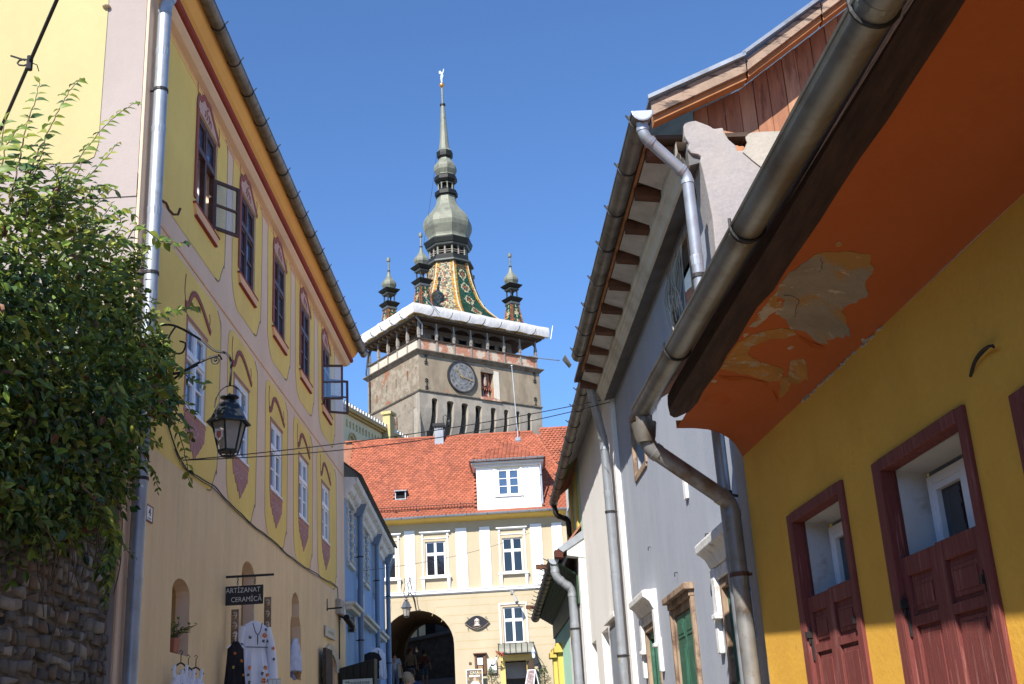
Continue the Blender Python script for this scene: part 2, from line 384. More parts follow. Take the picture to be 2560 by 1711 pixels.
# lower beige coat, up to the painted panels, 4 mm proud of the pink coat
b = MB(); b.wall(LF, [(12, gz), (27, gz), (27, 3.1), (25.9, 3.30), (23.2, 3.40), (18.6, 3.50), (12, 3.55)], niche + [door], .004, .01)
b.build('plaster_skirt', M_beige, yh)
for h, (s0, s1) in zip(niche + [door], ((13.93, 14.66), (17.3, 18.1), (20.86, 21.84), (24.2, 25.6))):
    z0 = min(p[1] for p in h); z1 = max(p[1] for p in h); g2 = MB()      # niche linings and the door void
    g2.fbox(LF, s0-.05, s1+.05, z0-.05, z1+.05, -.36, -.34, 0)
    n = len(h); g2.add([LF.w(s, z, -.165) for s, z in h] + [LF.w(s, z, -.345) for s, z in h], [(i, (i+1) % n, (i+1) % n+n, i+n) for i in range(n)], 0)
    g2.build('niche_lining', [M_nich], yh)
M_ped = mat('dusty pink ornament paint', (.56, .37, .30), .9, var=.08, scale=4)
# yellow painted panels with soft corners
def panel(s0, s1, z0, z1, r, hole, notch):
    pts = [(s0+r*.4, z0+notch), (s0+r, z0+notch*.35), (s0+r*2.0, z0)]
    pts += [(s1-r*2.2, z0), (s1-r*1.3, z0+.03), (s1-r*.8, z0+notch*.5), (s1-.05, z0+notch*.95), (s1, z0+notch*1.3)]
    pts += [(s1+.02, z1-r*1.6), (s1-r*.25, z1-r*.6), (s1-r*.9, z1-.03), (s1-r*1.5, z1), (s0+r*1.5, z1), (s0+r*.7, z1-.04), (s0+r*.15, z1-r*.6), (s0, z1-r*1.6)]
    m = MB(); m.wall(LF, pts, hole, .006, .004); m.build('painted_panel', M_yellow, yh)
    e = MB(); q = smooth_pts(pts[3:11], 3); ribbon(e, LF, q, .022, .007, .009); e.build('panel_line', M_shadow_line, yh)
UP = [(12.32, 15.86), (16.22, 18.22), (18.68, 20.66), (21.1, 23.1), (23.55, 25.7)]
LP = [(12.32, 15.75), (16.18, 18.06), (18.66, 20.46), (21.0, 22.92), (23.42, 25.82)]
for i in range(5):
    panel(*UP[i], 6.52, 9.0, .22, [holes[i]], .38)
    panel(*LP[i], 3.46-.01*i, 6.12, .22, [holes[5+i]], .36)
ln = MB(); ln.fbox(LF, 12.0, 27, 6.19, 6.222, .004, .012); ln.build('painted_line', M_orange_soft, yh)
ln = MB(); ln.fbox(LF, 12.0, 27, 8.93, 8.96, .006, .014); ln.fbox(LF, 12.0, 27, 8.865, 8.88, .006, .012); ln.build('painted_line', M_orange_soft, yh)
ln = MB(); ln.fbox(LG, -9, .014, 6.15, 6.45, .0, .012); ln.build('gable_band', M_pink_pale, yh)
ln = MB(); ln.wall(LG, [(-9, 6.62), (-.62, 6.62), (-.50, 6.68), (-.46, 6.85), (-.45, 9.1), (-9, 9.1)], [], .008); ln.build('gable_panel', M_yellow_pale, yh)
st_ = MB(); st_.ball(LG.w(-.47, 8.70, .02), .05, 8, sz=.5); st_.build('wall_stone', mat('exposed stone', (.45, .36, .25), .9), yh)
# cornice: pink fillet, red band, orange cove, then the roof
def cornice(prof, name, m):
    c = MB(); n = len(prof)
    for i in range(n-1):
        (o0, z0), (o1, z1) = prof[i], prof[i+1]
        c.add([LF.w(11.75, z0, o0), LF.w(27.12, z0, o0), LF.w(27.12, z1, o1), LF.w(11.75, z1, o1)], [(0, 1, 2, 3)])
    for s in (11.75, 27.12): c.add([LF.w(s, z, o) for o, z in prof] + [LF.w(s, prof[-1][1], 0)], [tuple(range(n+1))])
    c.build(name, m, yh, smooth=True)
cornice([(0, 8.97), (.09, 8.98), (.16, 9.03), (.165, 9.06)], 'cornice_moulding', M_pink)
cornice([(0, 9.058), (.20, 9.06), (.225, 9.075), (.235, 9.11), (.225, 9.15), (.20, 9.165), (0, 9.166)], 'cornice_band', M_red)
cornice([(0, 9.164), (.21, 9.167), (.26, 9.20), (.31, 9.26), (.345, 9.32), (.36, 9.40), (0, 9.41)], 'cornice_cove', M_orange)
rf = MB(); ev = 9.43
rf.hexa([LF.w(11.6, ev, .52), LF.w(27.25, ev, .52), LF.w(27.25, ev+4.6, -5.0), LF.w(11.6, ev+4.6, -5.0), LF.w(11.6, ev+.10, .50), LF.w(27.25, ev+.10, .50), LF.w(27.25, ev+4.7, -4.95), LF.w(11.6, ev+4.7, -4.95)])
M_tile = mat('terracotta roof tile', (.31, .095, .052), .85, var=.12, scale=2.5, island=.2, col2=(.24, .078, .048), thr=.6, soft=.1, scale2=1.2, fine=.06)
M_tile_old = mat('old brown roof tile', (.27, .12, .075), .9, var=.2, scale=2.5, island=.2)
rf.build('roof', M_tile_old, yh)
gf = MB(); gf.add([LG.w(-9.9, 9.0, -.02), LG.w(0, 9.0, -.02), LG.w(0, 9.4, -.02), LG.w(-5.0, 14.0, -.02), LG.w(-9.9, 9.4, -.02)], [(0, 1, 2, 3, 4)]); gf.build('gable_wall', M_yellow_pale, yh)
gutter(yh, LF.w(11.7, 9.42, .455), LF.w(27.35, 9.34, .455), .088, (M_zinc_brown, M_iron), every=.86, seam=.95, fx=.04)
# upper windows
def moved(m, F, s, z, pts): return [(s+a, z+b) for a, b in pts]
for i, s in enumerate(UW):
    skip = {0: ((0, 0), (0, 1)), 4: ((0, 0), (0, 1))}.get(i, ())
    wn = sash_window(yh, LF, s, s+WU, 7.19, 8.60, -.018, M_brown_frame, M_glass, fw=.06, trans=.635, rows=(2, 1), mull=.07, tr=.085, bar=.035, depth=.07, skip=skip)
    if i in (0, 4):                               # the room behind an open casement
        r_ = MB(); r_.fbox(LF, s+.02, s+WU-.02, 7.2, 8.6, -.62, -.6); r_.fbox(LF, s+.02, s+.04, 7.2, 8.6, -.6, -.16); r_.fbox(LF, s+WU-.04, s+WU-.02, 7.2, 8.6, -.6, -.16); r_.build('inner_reveal', M_white_wall, wn)
    # painted surround and pediment
    d = MB(); d.fbox(LF, s-.10, s-.012, 7.22, 8.60, .010, .03); d.build('painted_jamb', M_plum_red, yh)
    d = MB(); d.fprism(LF, moved(d, LF, s, 8.60, [(-.03, 0), (.0, .17), (.09, .26), (.3, .30), (.5, .30), (.72, .21), (.9, .10), (1.06, 0)]), .008, .012); d.build('painted_pediment', M_ped, yh)
    d = MB()
    ribbon(d, LF, smooth_pts(moved(d, LF, s, 8.60, [(-.07, .0), (-.05, .13), (.02, .22), (.10, .21), (.17, .27), (.28, .34), (.40, .31), (.50, .35), (.62, .30), (.78, .20), (.92, .12), (1.10, .01)]), 4), .085, .013, .02)
    d.build('painted_scroll', M_plum_red, yh); d = MB(); ribbon(d, LF, smooth_pts(moved(d, LF, s, 8.60, [(-.04, .2), (-.09, .32), (-.10, .45), (-.08, .55)]), 3), .018, .013, .016)
    d.build('painted_tendril', M_plum_red, yh); d = MB(); ribbon(d, LF, smooth_pts(moved(d, LF, s, 8.60, [(1.02, .06), (1.08, .16), (1.05, .28)]), 3), .018, .013, .016)
    d.build('painted_tendril', M_plum_red, yh)
    for q in ([(.38, .05), (.44, .12), (.40, .19), (.46, .24)], [(.50, .04), (.54, .11), (.49, .17)], [(.60, .03), (.62, .09), (.58, .14)], [(.30, .06), (.34, .11), (.32, .16)]):
        d = MB(); ribbon(d, LF, smooth_pts(moved(d, LF, s, 8.60, q), 3), .032, .013, .017); d.build('painted_motif', M_plum_red, yh)
    d = MB(); d.fprism(LF, [(s-.10, 7.12), (s+1.12, 7.12), (s+1.02, 6.985), (s-.0, 6.985)], .0, .045, 0); d.build('sill', M_orange_soft, yh, bevel=.008)
    d = MB(); d.fbox(LF, s-.11, s+1.13, 7.118, 7.145, -.02, .052); d.build('sill_line', M_red, yh); d = MB(); d.fbox(LF, s-.02, s+1.03, 6.96, 6.985, .0, .05); d.build('sill_line', M_red, yh)
def open_sash(s, side, ang, z0=7.25, z1=8.03, wd=.46):
    """a casement swung out on its hinge at s"""
    a = math.radians(ang); dirv = LF.d*math.cos(a)*side + LF.n*math.sin(a); up = Vector((0, 0, 1)); th = dirv.cross(up)*.02
    p = LF.w(s, 0, -.03); m = MB()
    def bar(a0, a1, b0, b1): 
        q = [p+dirv*a0+up*b0, p+dirv*a1+up*b0, p+dirv*a1+up*b1, p+dirv*a0+up*b1]; m.hexa([x-th for x in q]+[x+th for x in q])
    bar(0, .045, z0, z1); bar(wd-.045, wd, z0, z1); bar(.045, wd-.045, z0, z0+.045); bar(.045, wd-.045, z1-.045, z1); bar(.045, wd-.045, (z0+z1)/2-.014, (z0+z1)/2+.014)
    o = m.build('open_casement', M_brown_frame, yh)
    gl = MB(); q = [p+dirv*.045+up*(z0+.045), p+dirv*(wd-.045)+up*(z0+.045), p+dirv*(wd-.045)+up*(z1-.045), p+dirv*.045+up*(z1-.045)]
    gl.hexa([x-th*.1 for x in q]+[x+th*.1 for x in q]); gl.build('pane', M_clear, o)
open_sash(UW[0]+WU-.02, 1, 38); open_sash(UW[4]+WU-.02, 1, 62); open_sash(UW[4]+.12, 1, 78, 7.3, 8.08)
# lower windows
for i, s in enumerate(LW):
    sash_window(yh, LF, s, s+WL, 4.30, 5.46, -.014, M_white_frame, M_glass, fw=.05, trans=.63, rows=(2, 1), mull=.075, tr=.07, bar=.03, depth=.06, sill=(.01, .035, .03, M_white_frame))
    d = MB(); d.fbox(LF, s-.055, s-.004, 4.27, 5.49, .006, .014); d.fbox(LF, s-.055, s+WL+.02, 5.462, 5.50, .006, .014); d.fbox(LF, s-.05, s+WL+.04, 4.215, 4.262, .006, .012); d.build('painted_jamb', M_plum, yh)
    d = MB(); pts = smooth_pts(moved(d, LF, s, 5.46, [(-.15, .14), (-.07, .15), (-.02, .17), (.03, .22), (.10, .33), (.20, .41), (.32, .44), (.46, .42), (.60, .38), (.74, .32), (.88, .25), (1.06, .16)]), 3)
    ribbon(d, LF, pts, .085, .013, .022, ws=[.10 if k < 4 else .075 for k in range(len(pts))]); 
    d.build('painted_scroll', M_plum_red, yh); d = MB(); ribbon(d, LF, smooth_pts(moved(d, LF, s, 5.46, [(-.13, .17), (-.18, .32), (-.17, .44), (-.15, .55)]), 3), .02, .008, .012)
    d.build('painted_tendril', M_plum_red, yh); d = MB(); ribbon(d, LF, smooth_pts(moved(d, LF, s, 5.46, [(.98, .20), (1.04, .32), (1.0, .42)]), 3), .018, .008, .012); d.build('painted_tendril', M_plum_red, yh)
    d = MB(); pts = [(-.03, 4.20)]
    for k in range(7):                            # feathered fan under the window
        a = lerp(-.03, .94, k/6.); pts += [(lerp(.02, .90, (k+.25)/6.6), 4.17 - .13-.36*(1-abs(k-2.9)/3.6)**1.0), (lerp(.02, .90, (k+.75)/6.6), 4.17-.10-.36*(1-abs(k-2.9)/3.6)**1.0)]
    pts += [(.94, 4.20)]
    d.fprism(LF, [(s+a, z) for a, z in pts], .008, .014); d.build('painted_fan', M_plum, yh)
    d = MB()
    for k in range(9):
        a = math.pi*(.08+.84*k/8); ribbon(d, LF, [(s+.46+.10*math.cos(a), 4.10-.05*math.sin(a)), (s+.46+.42*math.cos(a), 4.12-.34*math.sin(a)**1.4)], .012, .015, .017)
    ribbon(d, LF, smooth_pts([(s+.30, 4.17), (s+.34, 4.05), (s+.46, 3.99), (s+.58, 4.05), (s+.62, 4.17)], 3), .018, .015, .018); ribbon(d, LF, smooth_pts([(s+.40, 4.15), (s+.43, 4.09), (s+.50, 4.09), (s+.53, 4.15)], 3), .016, .015, .018)
    d.build('painted_fan_line', M_plum_lite, yh)
# corner drainpipe, hung on the front by the corner
downpipe(yh, [LF.w(12.25, 9.35, .40), LF.w(12.17, 8.80, .17), LF.w(12.16, -1.2, .14)], .078, (M_zinc_new, M_iron), seams=1.05, brk=2.35, wall=LF.n*-.14)
d = MB(); d.fbox(LF, 12.004, 12.30, -1.2, 9.0, 0, .045); d.build('corner_strip', M_pink, yh, bevel=.02)
d = MB(); d.tube([LF.w(12.70, 6.46, 0), LF.w(12.76, 6.46, .05), LF.w(12.80, 6.44, .09), LF.w(12.82, 6.36, .12), LF.w(12.87, 6.32, .16), LF.w(12.92, 6.34, .20), LF.w(12.94, 6.43, .22)], .016, 7); d.build('wall_hook', M_rust, yh, smooth=True)
# doorway: stone arch, dark leaf, open board
d = MB(); A1, A0 = arch(24.0, 25.8, -.2, 1.72, 2.24, 10)[2:], arch(24.25, 25.55, -.2, 1.72, 2.05, 10)[2:]
d.fprism(LF, A1 + A0[::-1], .004, .05); d.build('door_arch', mat('pale stone', (.55, .48, .36), .9, bump=.3, var=.12), yh)
d = MB(); d.fbox(LF, 24.3, 25.5, -.2, 2.05, -.33, -.3); d.build('door', M_dark, yh)
d = MB(); d.fbox(LF, 23.55, 24.3, .2, 2.06, .10, .16); d.build('door_board', M_wood_old, yh)
# ------------------------------------------------------------------ the blue house farther up on the left
BF = Fac(-4.11, 27.02, -1.8, 1)
M_blue = mat('blue plaster', (.23, .36, .56), .9, var=.07, scale=.9, col2=(.28, .41, .58), thr=.56, soft=.1, scale2=1.5, st2=(1, 1, .3), bump=.1, fine=.03)
M_blue_pipe = mat('blue painted pipe', (.17, .225, .30), .5, .2, var=.12, scale=4)
M_cream = mat('cream stone trim', (.62, .59, .50), .88, var=.1, scale=4, col2=(.34, .29, .22), thr=.62, soft=.05, scale2=5, bump=.15)
bh = thing('blue_house', 'narrow blue plastered house between the painted yellow house and the archway', 'house', BF.w(5, ground_z(32)-.3, -.5))
bw = [(.45, 1.42), (2.48, 3.42), (4.05, 5.0), (6.68, 7.52)]
w = MB(); w.wall(BF, [(0, -.2), (10.3, -.2), (10.3, 5.8), (0, 5.8)], [rect(a, b, 4.32, 5.66) for a, b in bw] + [rect(3.0, 3.9, .4, 2.5), rect(6.7, 8.4, .4, 2.6)], 0, .14)
w.fbox(BF, 10.28, 10.3, -.2, 5.8, -6, -.003); w.build('wall', M_blue, bh)
w = MB(); w.fbox(BF, .3, 9.9, .3, 2.7, -.5, -.45); w.build('shop_interior', M_dark, bh)
for a, b in bw:
    o = sash_window(bh, BF, a, b, 4.32, 5.66, -.05, M_cream, M_glass_dark, fw=.06, trans=.6, rows=(2, 1), mull=.07, sill=(.1, .09, .08, M_cream))
    t = MB(); t.fbox(BF, a-.1, a, 4.26, 5.72, 0, .04); t.fbox(BF, b, b+.1, 4.26, 5.72, 0, .04); t.fbox(BF, a-.14, b+.14, 5.72, 5.80, 0, .08)
    for q in range(6):
        for x in (a-.02, (a+b)/2, b+.02): t.ball(BF.w(x, 4.42+q*.22, .045), .035, 6)
    t.build('window_surround', M_cream, o)
def bc(prof, name, m, s0=-.02, s1=10.45):
    c = MB(); c.add([BF.w(s, z, o) for s in (s0, s1) for o, z in prof], [(i, i+1, len(prof)+i+1, len(prof)+i) for i in range(len(prof)-1)] + [tuple(range(len(prof))), tuple(range(len(prof), 2*len(prof)))]); c.build(name, m, bh)
bc([(0, 5.72), (.05, 5.74), (.08, 5.84), (.16, 5.90), (.20, 6.02), (.30, 6.08), (.32, 6.2), (0, 6.22)], 'cornice', mat('flaking white cornice', (.66, .65, .60), .9, var=.12, scale=3, col2=(.30, .22, .15), thr=.62, soft=.03, scale2=4, bump=.3, bscale=25))
w = MB(); w.hexa([BF.w(-.02, 6.222, .38), BF.w(10.5, 6.222, .38), BF.w(10.5, 9.4, -3.6), BF.w(-.02, 9.4, -3.6), BF.w(-.02, 6.25, .42), BF.w(10.5, 6.25, .42), BF.w(10.5, 9.5, -3.6), BF.w(-.02, 9.5, -3.6)]); w.build('roof', mat('dark weathered roofing', (.05, .04, .035), .8, var=.2), bh)
for s in (2.05, 6.35, 9.95):
    h = MB(); h.hexa([BF.w(s-.10, 5.66, .05), BF.w(s+.10, 5.66, .05), BF.w(s+.10, 5.66, .21), BF.w(s-.10, 5.66, .21), BF.w(s-.16, 5.95, .02), BF.w(s+.16, 5.95, .02), BF.w(s+.16, 5.95, .33), BF.w(s-.16, 5.95, .33)]); h.build('rain_hopper', M_blue_pipe, bh, bevel=.01)
    downpipe(bh, [BF.w(s, 5.68, .14), BF.w(s, .0, .12)], .068, (M_blue_pipe, M_iron), seams=1.9, brk=2.0, wall=BF.n*-.12)
for s0, s1 in ((-.0, 1.75), (2.55, 5.9), (6.7, 8.9)):
    h = MB(); h.fbox(BF, s0, s1, 3.18, 3.27, 0, .16); h.fbox(BF, s0-.03, s1+.03, 3.27, 3.35, 0, .24); h.build('door_hood', M_cream, bh, bevel=.015)
h = MB(); h.fbox(BF, 2.5, 3.7, 3.50, 3.95, .003, .05); h.build('wall_tablet', M_cream, bh, bevel=.01)

# ------------------------------------------------------------------ street lamp on the painted house
def lantern(t, c, h, rad, iron, glass, n=6, crest=False):
    """hexagonal lantern hanging from c (top hook)"""
    c = Vector(c); m = MB(); zt = -h*.20
    m.lathe([(.01, 0), (.012, -h*.04), (.03, -h*.05), (.10*rad/.25, -h*.055), (.105*rad/.25, -h*.075), (.05*rad/.25, -h*.09), (.07*rad/.25, -h*.14), (.10*rad/.25, -h*.16)], c, 12)
    m.build('lantern_cap', iron, t, smooth=True)
    r_ = MB(); r_.lathe([(rad*.42, -h*.16), (rad*.50, -h*.185), (rad*.80, -h*.40), (rad*1.0, -h*.47), (rad*1.0, -h*.485), (rad*.86, -h*.485), (rad*.82, -h*.46)], c, n, ph=math.pi/6); r_.build('lantern_roof', iron, t)
    f = MB(); zt, zb = -h*.48, -h*.90; rt, rb = rad*.74, rad*.44
    for j in range(n):
        a = math.pi/6+2*math.pi*j/n; d_ = Vector((math.cos(a), math.sin(a), 0))
        f.tube([c+d_*rt+Vector((0, 0, zt)), c+d_*rb+Vector((0, 0, zb))], rad*.045, 5)
        f.tube([c+d_*rb*1.02+Vector((0, 0, zb)), c+d_*rb*.9+Vector((0, 0, zb-h*.045)), c+d_*rb*.55+Vector((0, 0, -h*.98))], rad*.03, 5)
    f.lathe([(rb*1.02, zb-h*.012), (rb*1.05, zb), (rb*1.02, zb+h*.012)], c, n, ph=math.pi/6, cap=True); f.lathe([(.01, -h), (rb*.6, -h*.985), (rb*.6, -h*.97), (.01, -h*.965)], c, n, ph=math.pi/6)
    f.build('lantern_frame', iron, t)
    for j in range(n):
        a0, a1 = math.pi/6+2*math.pi*j/n, math.pi/6+2*math.pi*(j+1)/n
        P = [c+Vector((math.cos(a)*r*.96, math.sin(a)*r*.96, z)) for a, r, z in ((a0, rb, zb), (a1, rb, zb), (a1, rt, zt), (a0, rt, zt))]
        g_ = MB(); nn = (P[1]-P[0]).cross(P[3]-P[0]).normalized()*.003; g_.hexa(P+[q+nn for q in P]); g_.build('lantern_pane', glass, t)
    b_ = MB(); b_.lathe([(.012, zb+.01), (.018, zb+h*.1), (.03, zb+h*.16), (.03, zb+h*.24), (.012, zb+h*.3)], c, 8); b_.build('bulb', M_white, t, smooth=True)
M_lglass = bpy.data.materials.new('frosted lantern glass'); M_lglass.use_nodes = True; _n = M_lglass.node_tree.nodes; _k = M_lglass.node_tree.links; _n.clear()
_o = _n.new('ShaderNodeOutputMaterial'); _t = _n.new('ShaderNodeBsdfTransparent'); _d = _n.new('ShaderNodeBsdfTranslucent'); _e = _n.new('ShaderNodeBsdfDiffuse'); _d.inputs[0].default_value = _e.inputs[0].default_value = (.62, .57, .50, 1)
_m = _n.new('ShaderNodeMixShader'); _q = _n.new('ShaderNodeMixShader'); _q.inputs[0].default_value = .55
_k.new(_d.outputs[0], _m.inputs[1]); _k.new(_e.outputs[0], _m.inputs[2]); _k.new(_t.outputs[0], _q.inputs[1]); _k.new(_m.outputs[0], _q.inputs[2]); _k.new(_q.outputs[0], _o.inputs[0])
ly = 12.9; lx = -3.27
sl = thing('street_lamp', 'black hexagonal lantern hanging from a scrolled wrought iron arm beside the corner drainpipe', 'street lamp', (-4.17, ly, 4.0), 'lanterns in the street')
a = MB(); wx = -4.18
top = [(wx, ly, 4.92), (-3.9, ly, 4.90), (-3.6, ly, 4.80), (-3.42, ly, 4.66)]
a.tube(smooth_pts([(wx, ly, 4.90), (-3.95, ly, 4.90), (-3.65, ly, 4.72), (-3.46, ly, 4.56), (-3.33, ly, 4.52), (-3.27, ly, 4.44), (-3.26, ly, 4.30), (-3.27, ly, 4.12)], 5), .014, 6)
a.tube(smooth_pts([(wx, ly, 4.10), (-3.98, ly, 4.20), (-3.75, ly, 4.36), (-3.55, ly, 4.46), (-3.40, ly, 4.50)], 5), .016, 6)
a.tube([(wx, ly, 4.28), (-3.85, ly, 4.31), (-3.65, ly, 4.40)], .018, 6)
a.tube([(wx, ly, 4.95), (wx, ly, 4.02)], .02, 6)
a.tube(smooth_pts([(-3.92, ly, 4.89), (-4.0, ly, 4.74), (-3.96, ly, 4.58), (-3.84, ly, 4.55), (-3.80, ly, 4.66), (-3.87, ly, 4.70)], 5), .011, 5)
sp = [(-3.44+.068*(1-t/26)*math.cos(.5*t), ly, 4.44+.068*(1-t/26)*math.sin(.5*t)) for t in range(24)]
a.tube(sp, .010, 5); a.ball((-3.44, ly, 4.44), .018, 6)
sp = [(wx+.06+.05*(1-t/18)*math.cos(-.5*t-1.6), ly, 4.02-.02+.05*(1-t/18)*math.sin(-.5*t-1.6)) for t in range(16)]; a.tube(sp, .010, 5)
a.build('wall_bracket', M_iron, sl, smooth=True)
a = MB(); a.tube([(lx+.17*math.cos(math.pi*i/14), ly, 3.87+.25*math.sin(math.pi*i/14)) for i in range(15)], .008, 6); a.build('hanger_hoop', M_iron, sl, smooth=True)
lantern(sl, (lx, ly, 4.03), .76, .26, mat('slate grey lamp paint', (.03, .036, .042), .45, .2, var=.15, scale=8), M_lglass)
cr = MB(); cq = Vector((lx-.067, ly-.165, 3.50))
cr.prism([cq+Vector((x, -.008*0, z)) for x, z in ((-.045, .07), (.045, .07), (.045, -.02), (.0, -.075), (-.045, -.02))], (0, -.004, 0)); cr.build('crest', mat('crest cream', (.62, .50, .40), .7, var=.1), sl); cr = MB(); cr.prism([cq+Vector((x*.55, -.005, z*.6)) for x, z in ((-.045, .07), (.045, .07), (.045, -.02), (.0, -.075), (-.045, -.02))], (0, -.003, 0)); cr.build('crest_charge', mat('crest red', (.42, .10, .05), .7, var=.1), sl)

# ------------------------------------------------------------------ number plate, wall cable, small fittings on the painted house
np_ = thing('house_number_plate', 'white enamel plate with a dark number 4 on the beige wall beside the drainpipe', 'number plate', LF.w(12.93, 2.62, .005))
q = MB(); q.fbox(LF, 12.82, 13.05, 2.605, 2.78, .005, .018); q.build('plate', M_white, np_, bevel=.006)
q = MB()
for s0, s1, z0, z1 in ((12.815, 12.835, 2.60, 2.785), (13.035, 13.055, 2.60, 2.785), (12.835, 13.035, 2.60, 2.615), (12.835, 13.035, 2.77, 2.785)): q.fbox(LF, s0, s1, z0, z1, .004, .022)
q.build('plate_border', mat('dull red enamel', (.16, .045, .04), .5, var=.1), np_)
flabel('4', .13, LF, 12.935, 2.705, .019, mat('dark blue enamel', (.02, .025, .05), .5, var=.1), np_, sx=1.1); q = MB(); q.fbox(LF, 12.88, 12.99, 2.632, 2.642, .018, .021); q.build('plate_rule', M_black, np_)
cab = smooth_pts([LF.w(*p) for p in ((12.60, 4.42, .06), (13.2, 3.98, .03), (14.0, 3.55, .03), (14.8, 3.52, .03), (15.5, 3.55, .03), (16.4, 3.50, .03), (17.35, 3.46, .03), (17.86, 3.44, .03), (19.3, 3.44, .03), (20.4, 3.40, .03), (22.08, 3.41, .03), (24.0, 3.47, .03), (25.6, 3.52, .03), (25.80, 3.44, .03), (25.84, 3.25, .03))], 6)
for q in cab: q_ = 0
m = MB(); m.tube([Vector(q)+Vector((0, 0, .03*noise.noise(Vector(q)*1.7))) for q in cab], .009, 6)
m.tube([Vector(q)+Vector((.0, 0, -.028+.02*noise.noise(Vector(q)*1.1+Vector((3, 1, 2))))) for q in cab[10:]], .006, 5)
tag(m.build('wall_cable', M_rope, base=LF.w(19, 3.45, .03)), 'black cable clipped slackly along the painted wall under the lower windows', 'cable')
jb = thing('junction_box', 'small grey junction box at the end of the wall cable near the blue house', 'junction box', LF.w(25.95, 3.0, .004))
m = MB(); m.fbox(LF, 25.66, 26.15, 2.93, 3.25, .004, .12); m.build('housing', mat('grey box', (.35, .31, .26), .7, var=.1), jb, bevel=.02)
m = MB(); m.tube([LF.w(25.86, 2.93, .05), LF.w(25.86, 2.0, .05)], .016, 6); m.build('conduit', M_rope, jb)
sc = thing('security_camera', 'dark bullet camera on a short arm at the far corner of the painted house', 'camera', LF.w(26.3, 2.8, .005))
m = MB(); m.fbox(LF, 26.1, 26.22, 2.86, 3.0, .005, .04); m.tube([LF.w(26.16, 2.93, .04), LF.w(26.16, 2.86, .16)], .02, 6); m.build('arm', M_black, sc)
m = MB(); m.tube([LF.w(26.0, 2.88, .18), LF.w(26.45, 2.74, .24)], .075, 10); m.build('camera_body', M_black, sc, smooth=True)
wb = thing('sign_bracket', 'small empty black iron bracket on the wall above the stone door arch', 'bracket', LF.w(24.6, 2.9, .005))
m = MB(); m.fbox(LF, 24.55, 24.6, 2.88, 3.12, .005, .02); m.tube([LF.w(24.57, 2.92, .01), LF.w(24.57, 2.93, .32)], .016, 6); m.build('arm', M_black, wb)
pl = thing('wall_plaque', 'cream rectangular plaque with faint lettering above the stone door arch', 'plaque', LF.w(24.75, 2.35, .005))
m = MB(); m.fbox(LF, 24.2, 25.3, 2.34, 2.56, .02, .06); m.build('board', mat('cream plaque', (.55, .50, .40), .7, var=.08), pl, bevel=.01)
m = MB()
for k in range(6): m.fbox(LF, 24.42+k*.12, 24.50+k*.12, 2.42, 2.48, .058, .064)
m.build('faint_relief', mat('plaque relief', (.42, .38, .30), .8), pl)

# ------------------------------------------------------------------ hanging shop sign
XS = Fac(-4.2, 16.4, 90, 1)                      # plane across the pavement, s measured out from the wall
hs = thing('hanging_shop_sign', 'dark slate shop sign reading ARTIZANAT CERAMICA, hanging from an iron arm', 'shop sign', (-4.18, 16.4, 2.05))
m = MB(); m.tube([XS.w(.02, 1.98), XS.w(.02, 2.80)], .014, 6); m.fbox(XS, .0, .72, 2.445, 2.475, -.012, .012); m.ball(XS.w(.02, 2.80), .02, 6); m.build('arm', M_iron, hs)
for s in (.22, .46):
    m = MB()
    for k in range(3):
        c = XS.w(s, 2.425-.032*k); m.tube([c+Vector((.010*math.cos(t*.7854), (.010*math.sin(t*.7854) if k % 2 else 0), .02*math.sin(t*.7854) if not k % 2 else .02*math.cos(t*.7854))) for t in range(9)], .004, 4)
    m.build('chain', M_iron, hs)
m = MB(); m.fbox(XS, .01, .575, 2.07, 2.33, -.012, .012); m.build('board', mat('slate sign board', (.040, .036, .036), .75, var=.2, scale=5, bump=.1), hs, bevel=.004)
M_chalk = mat('chalk white lettering', (.62, .58, .52), .9, var=.15, scale=30)
text('ARTİZANAT', .094, XS.w(.30, 2.265, .013), XS.d, (0, 0, 1), M_chalk, hs, sp=1.02, sx=.88, ext=.002)
text('CERAMİCĂ'.replace('Ă', 'Ă'), .094, XS.w(.345, 2.14, .013), XS.d, (0, 0, 1), M_chalk, hs, sp=1.02, sx=.88, ext=.002)

# ------------------------------------------------------------------ clothes and crafts for sale along the wall
def hanger(t, c, w_=.19, axis=Vector((1, 0, 0)), m_=M_iron):
    c = Vector(c); h = MB()
    h.tube([c+axis*.0+Vector((0, 0, .09)), c+axis*.02+Vector((0, 0, .12)), c+axis*.0+Vector((0, 0, .14)), c-axis*.02+Vector((0, 0, .12))], .005, 5); h.tube([c, c+Vector((0, 0, .09))], .005, 5)
    h.tube([c-axis*w_+Vector((0, 0, -.08)), c-axis*w_*.3+Vector((0, 0, -.015)), c, c+axis*w_*.3+Vector((0, 0, -.015)), c+axis*w_+Vector((0, 0, -.08))], .010, 6); h.build('hanger', m_, t)
def garment(t, c, axis, nrm, prof, m_, folds=7, depth=.05, name='dress'):
    """a hanging garment: half widths per height, front and back cloth with folds"""
    c = Vector(c); axis = Vector(axis).normalized(); nrm = Vector(nrm).normalized(); nn = 22; vs = []; fs = []
    k = len(prof)
    for i, (hw, z, f) in enumerate(prof):
        for j in range(nn):
            a = 2*math.pi*j/nn; x = math.cos(a)*hw
            y = math.sin(a)*depth*(.6+f) + f*.035*math.sin(folds*x/max(hw, .01)*2.2+i*.35)*(1 if math.sin(a) >= 0 else -1)
            vs.append(c + axis*x + nrm*y + Vector((0, 0, z + f*.012*math.sin(x*40))))
    fs = [(i*nn+j, i*nn+(j+1) % nn, (i+1)*nn+(j+1) % nn, (i+1)*nn+j) for i in range(k-1) for j in range(nn)]
    m = MB().add(vs, fs); return m.build(name, m_, t, smooth=True)
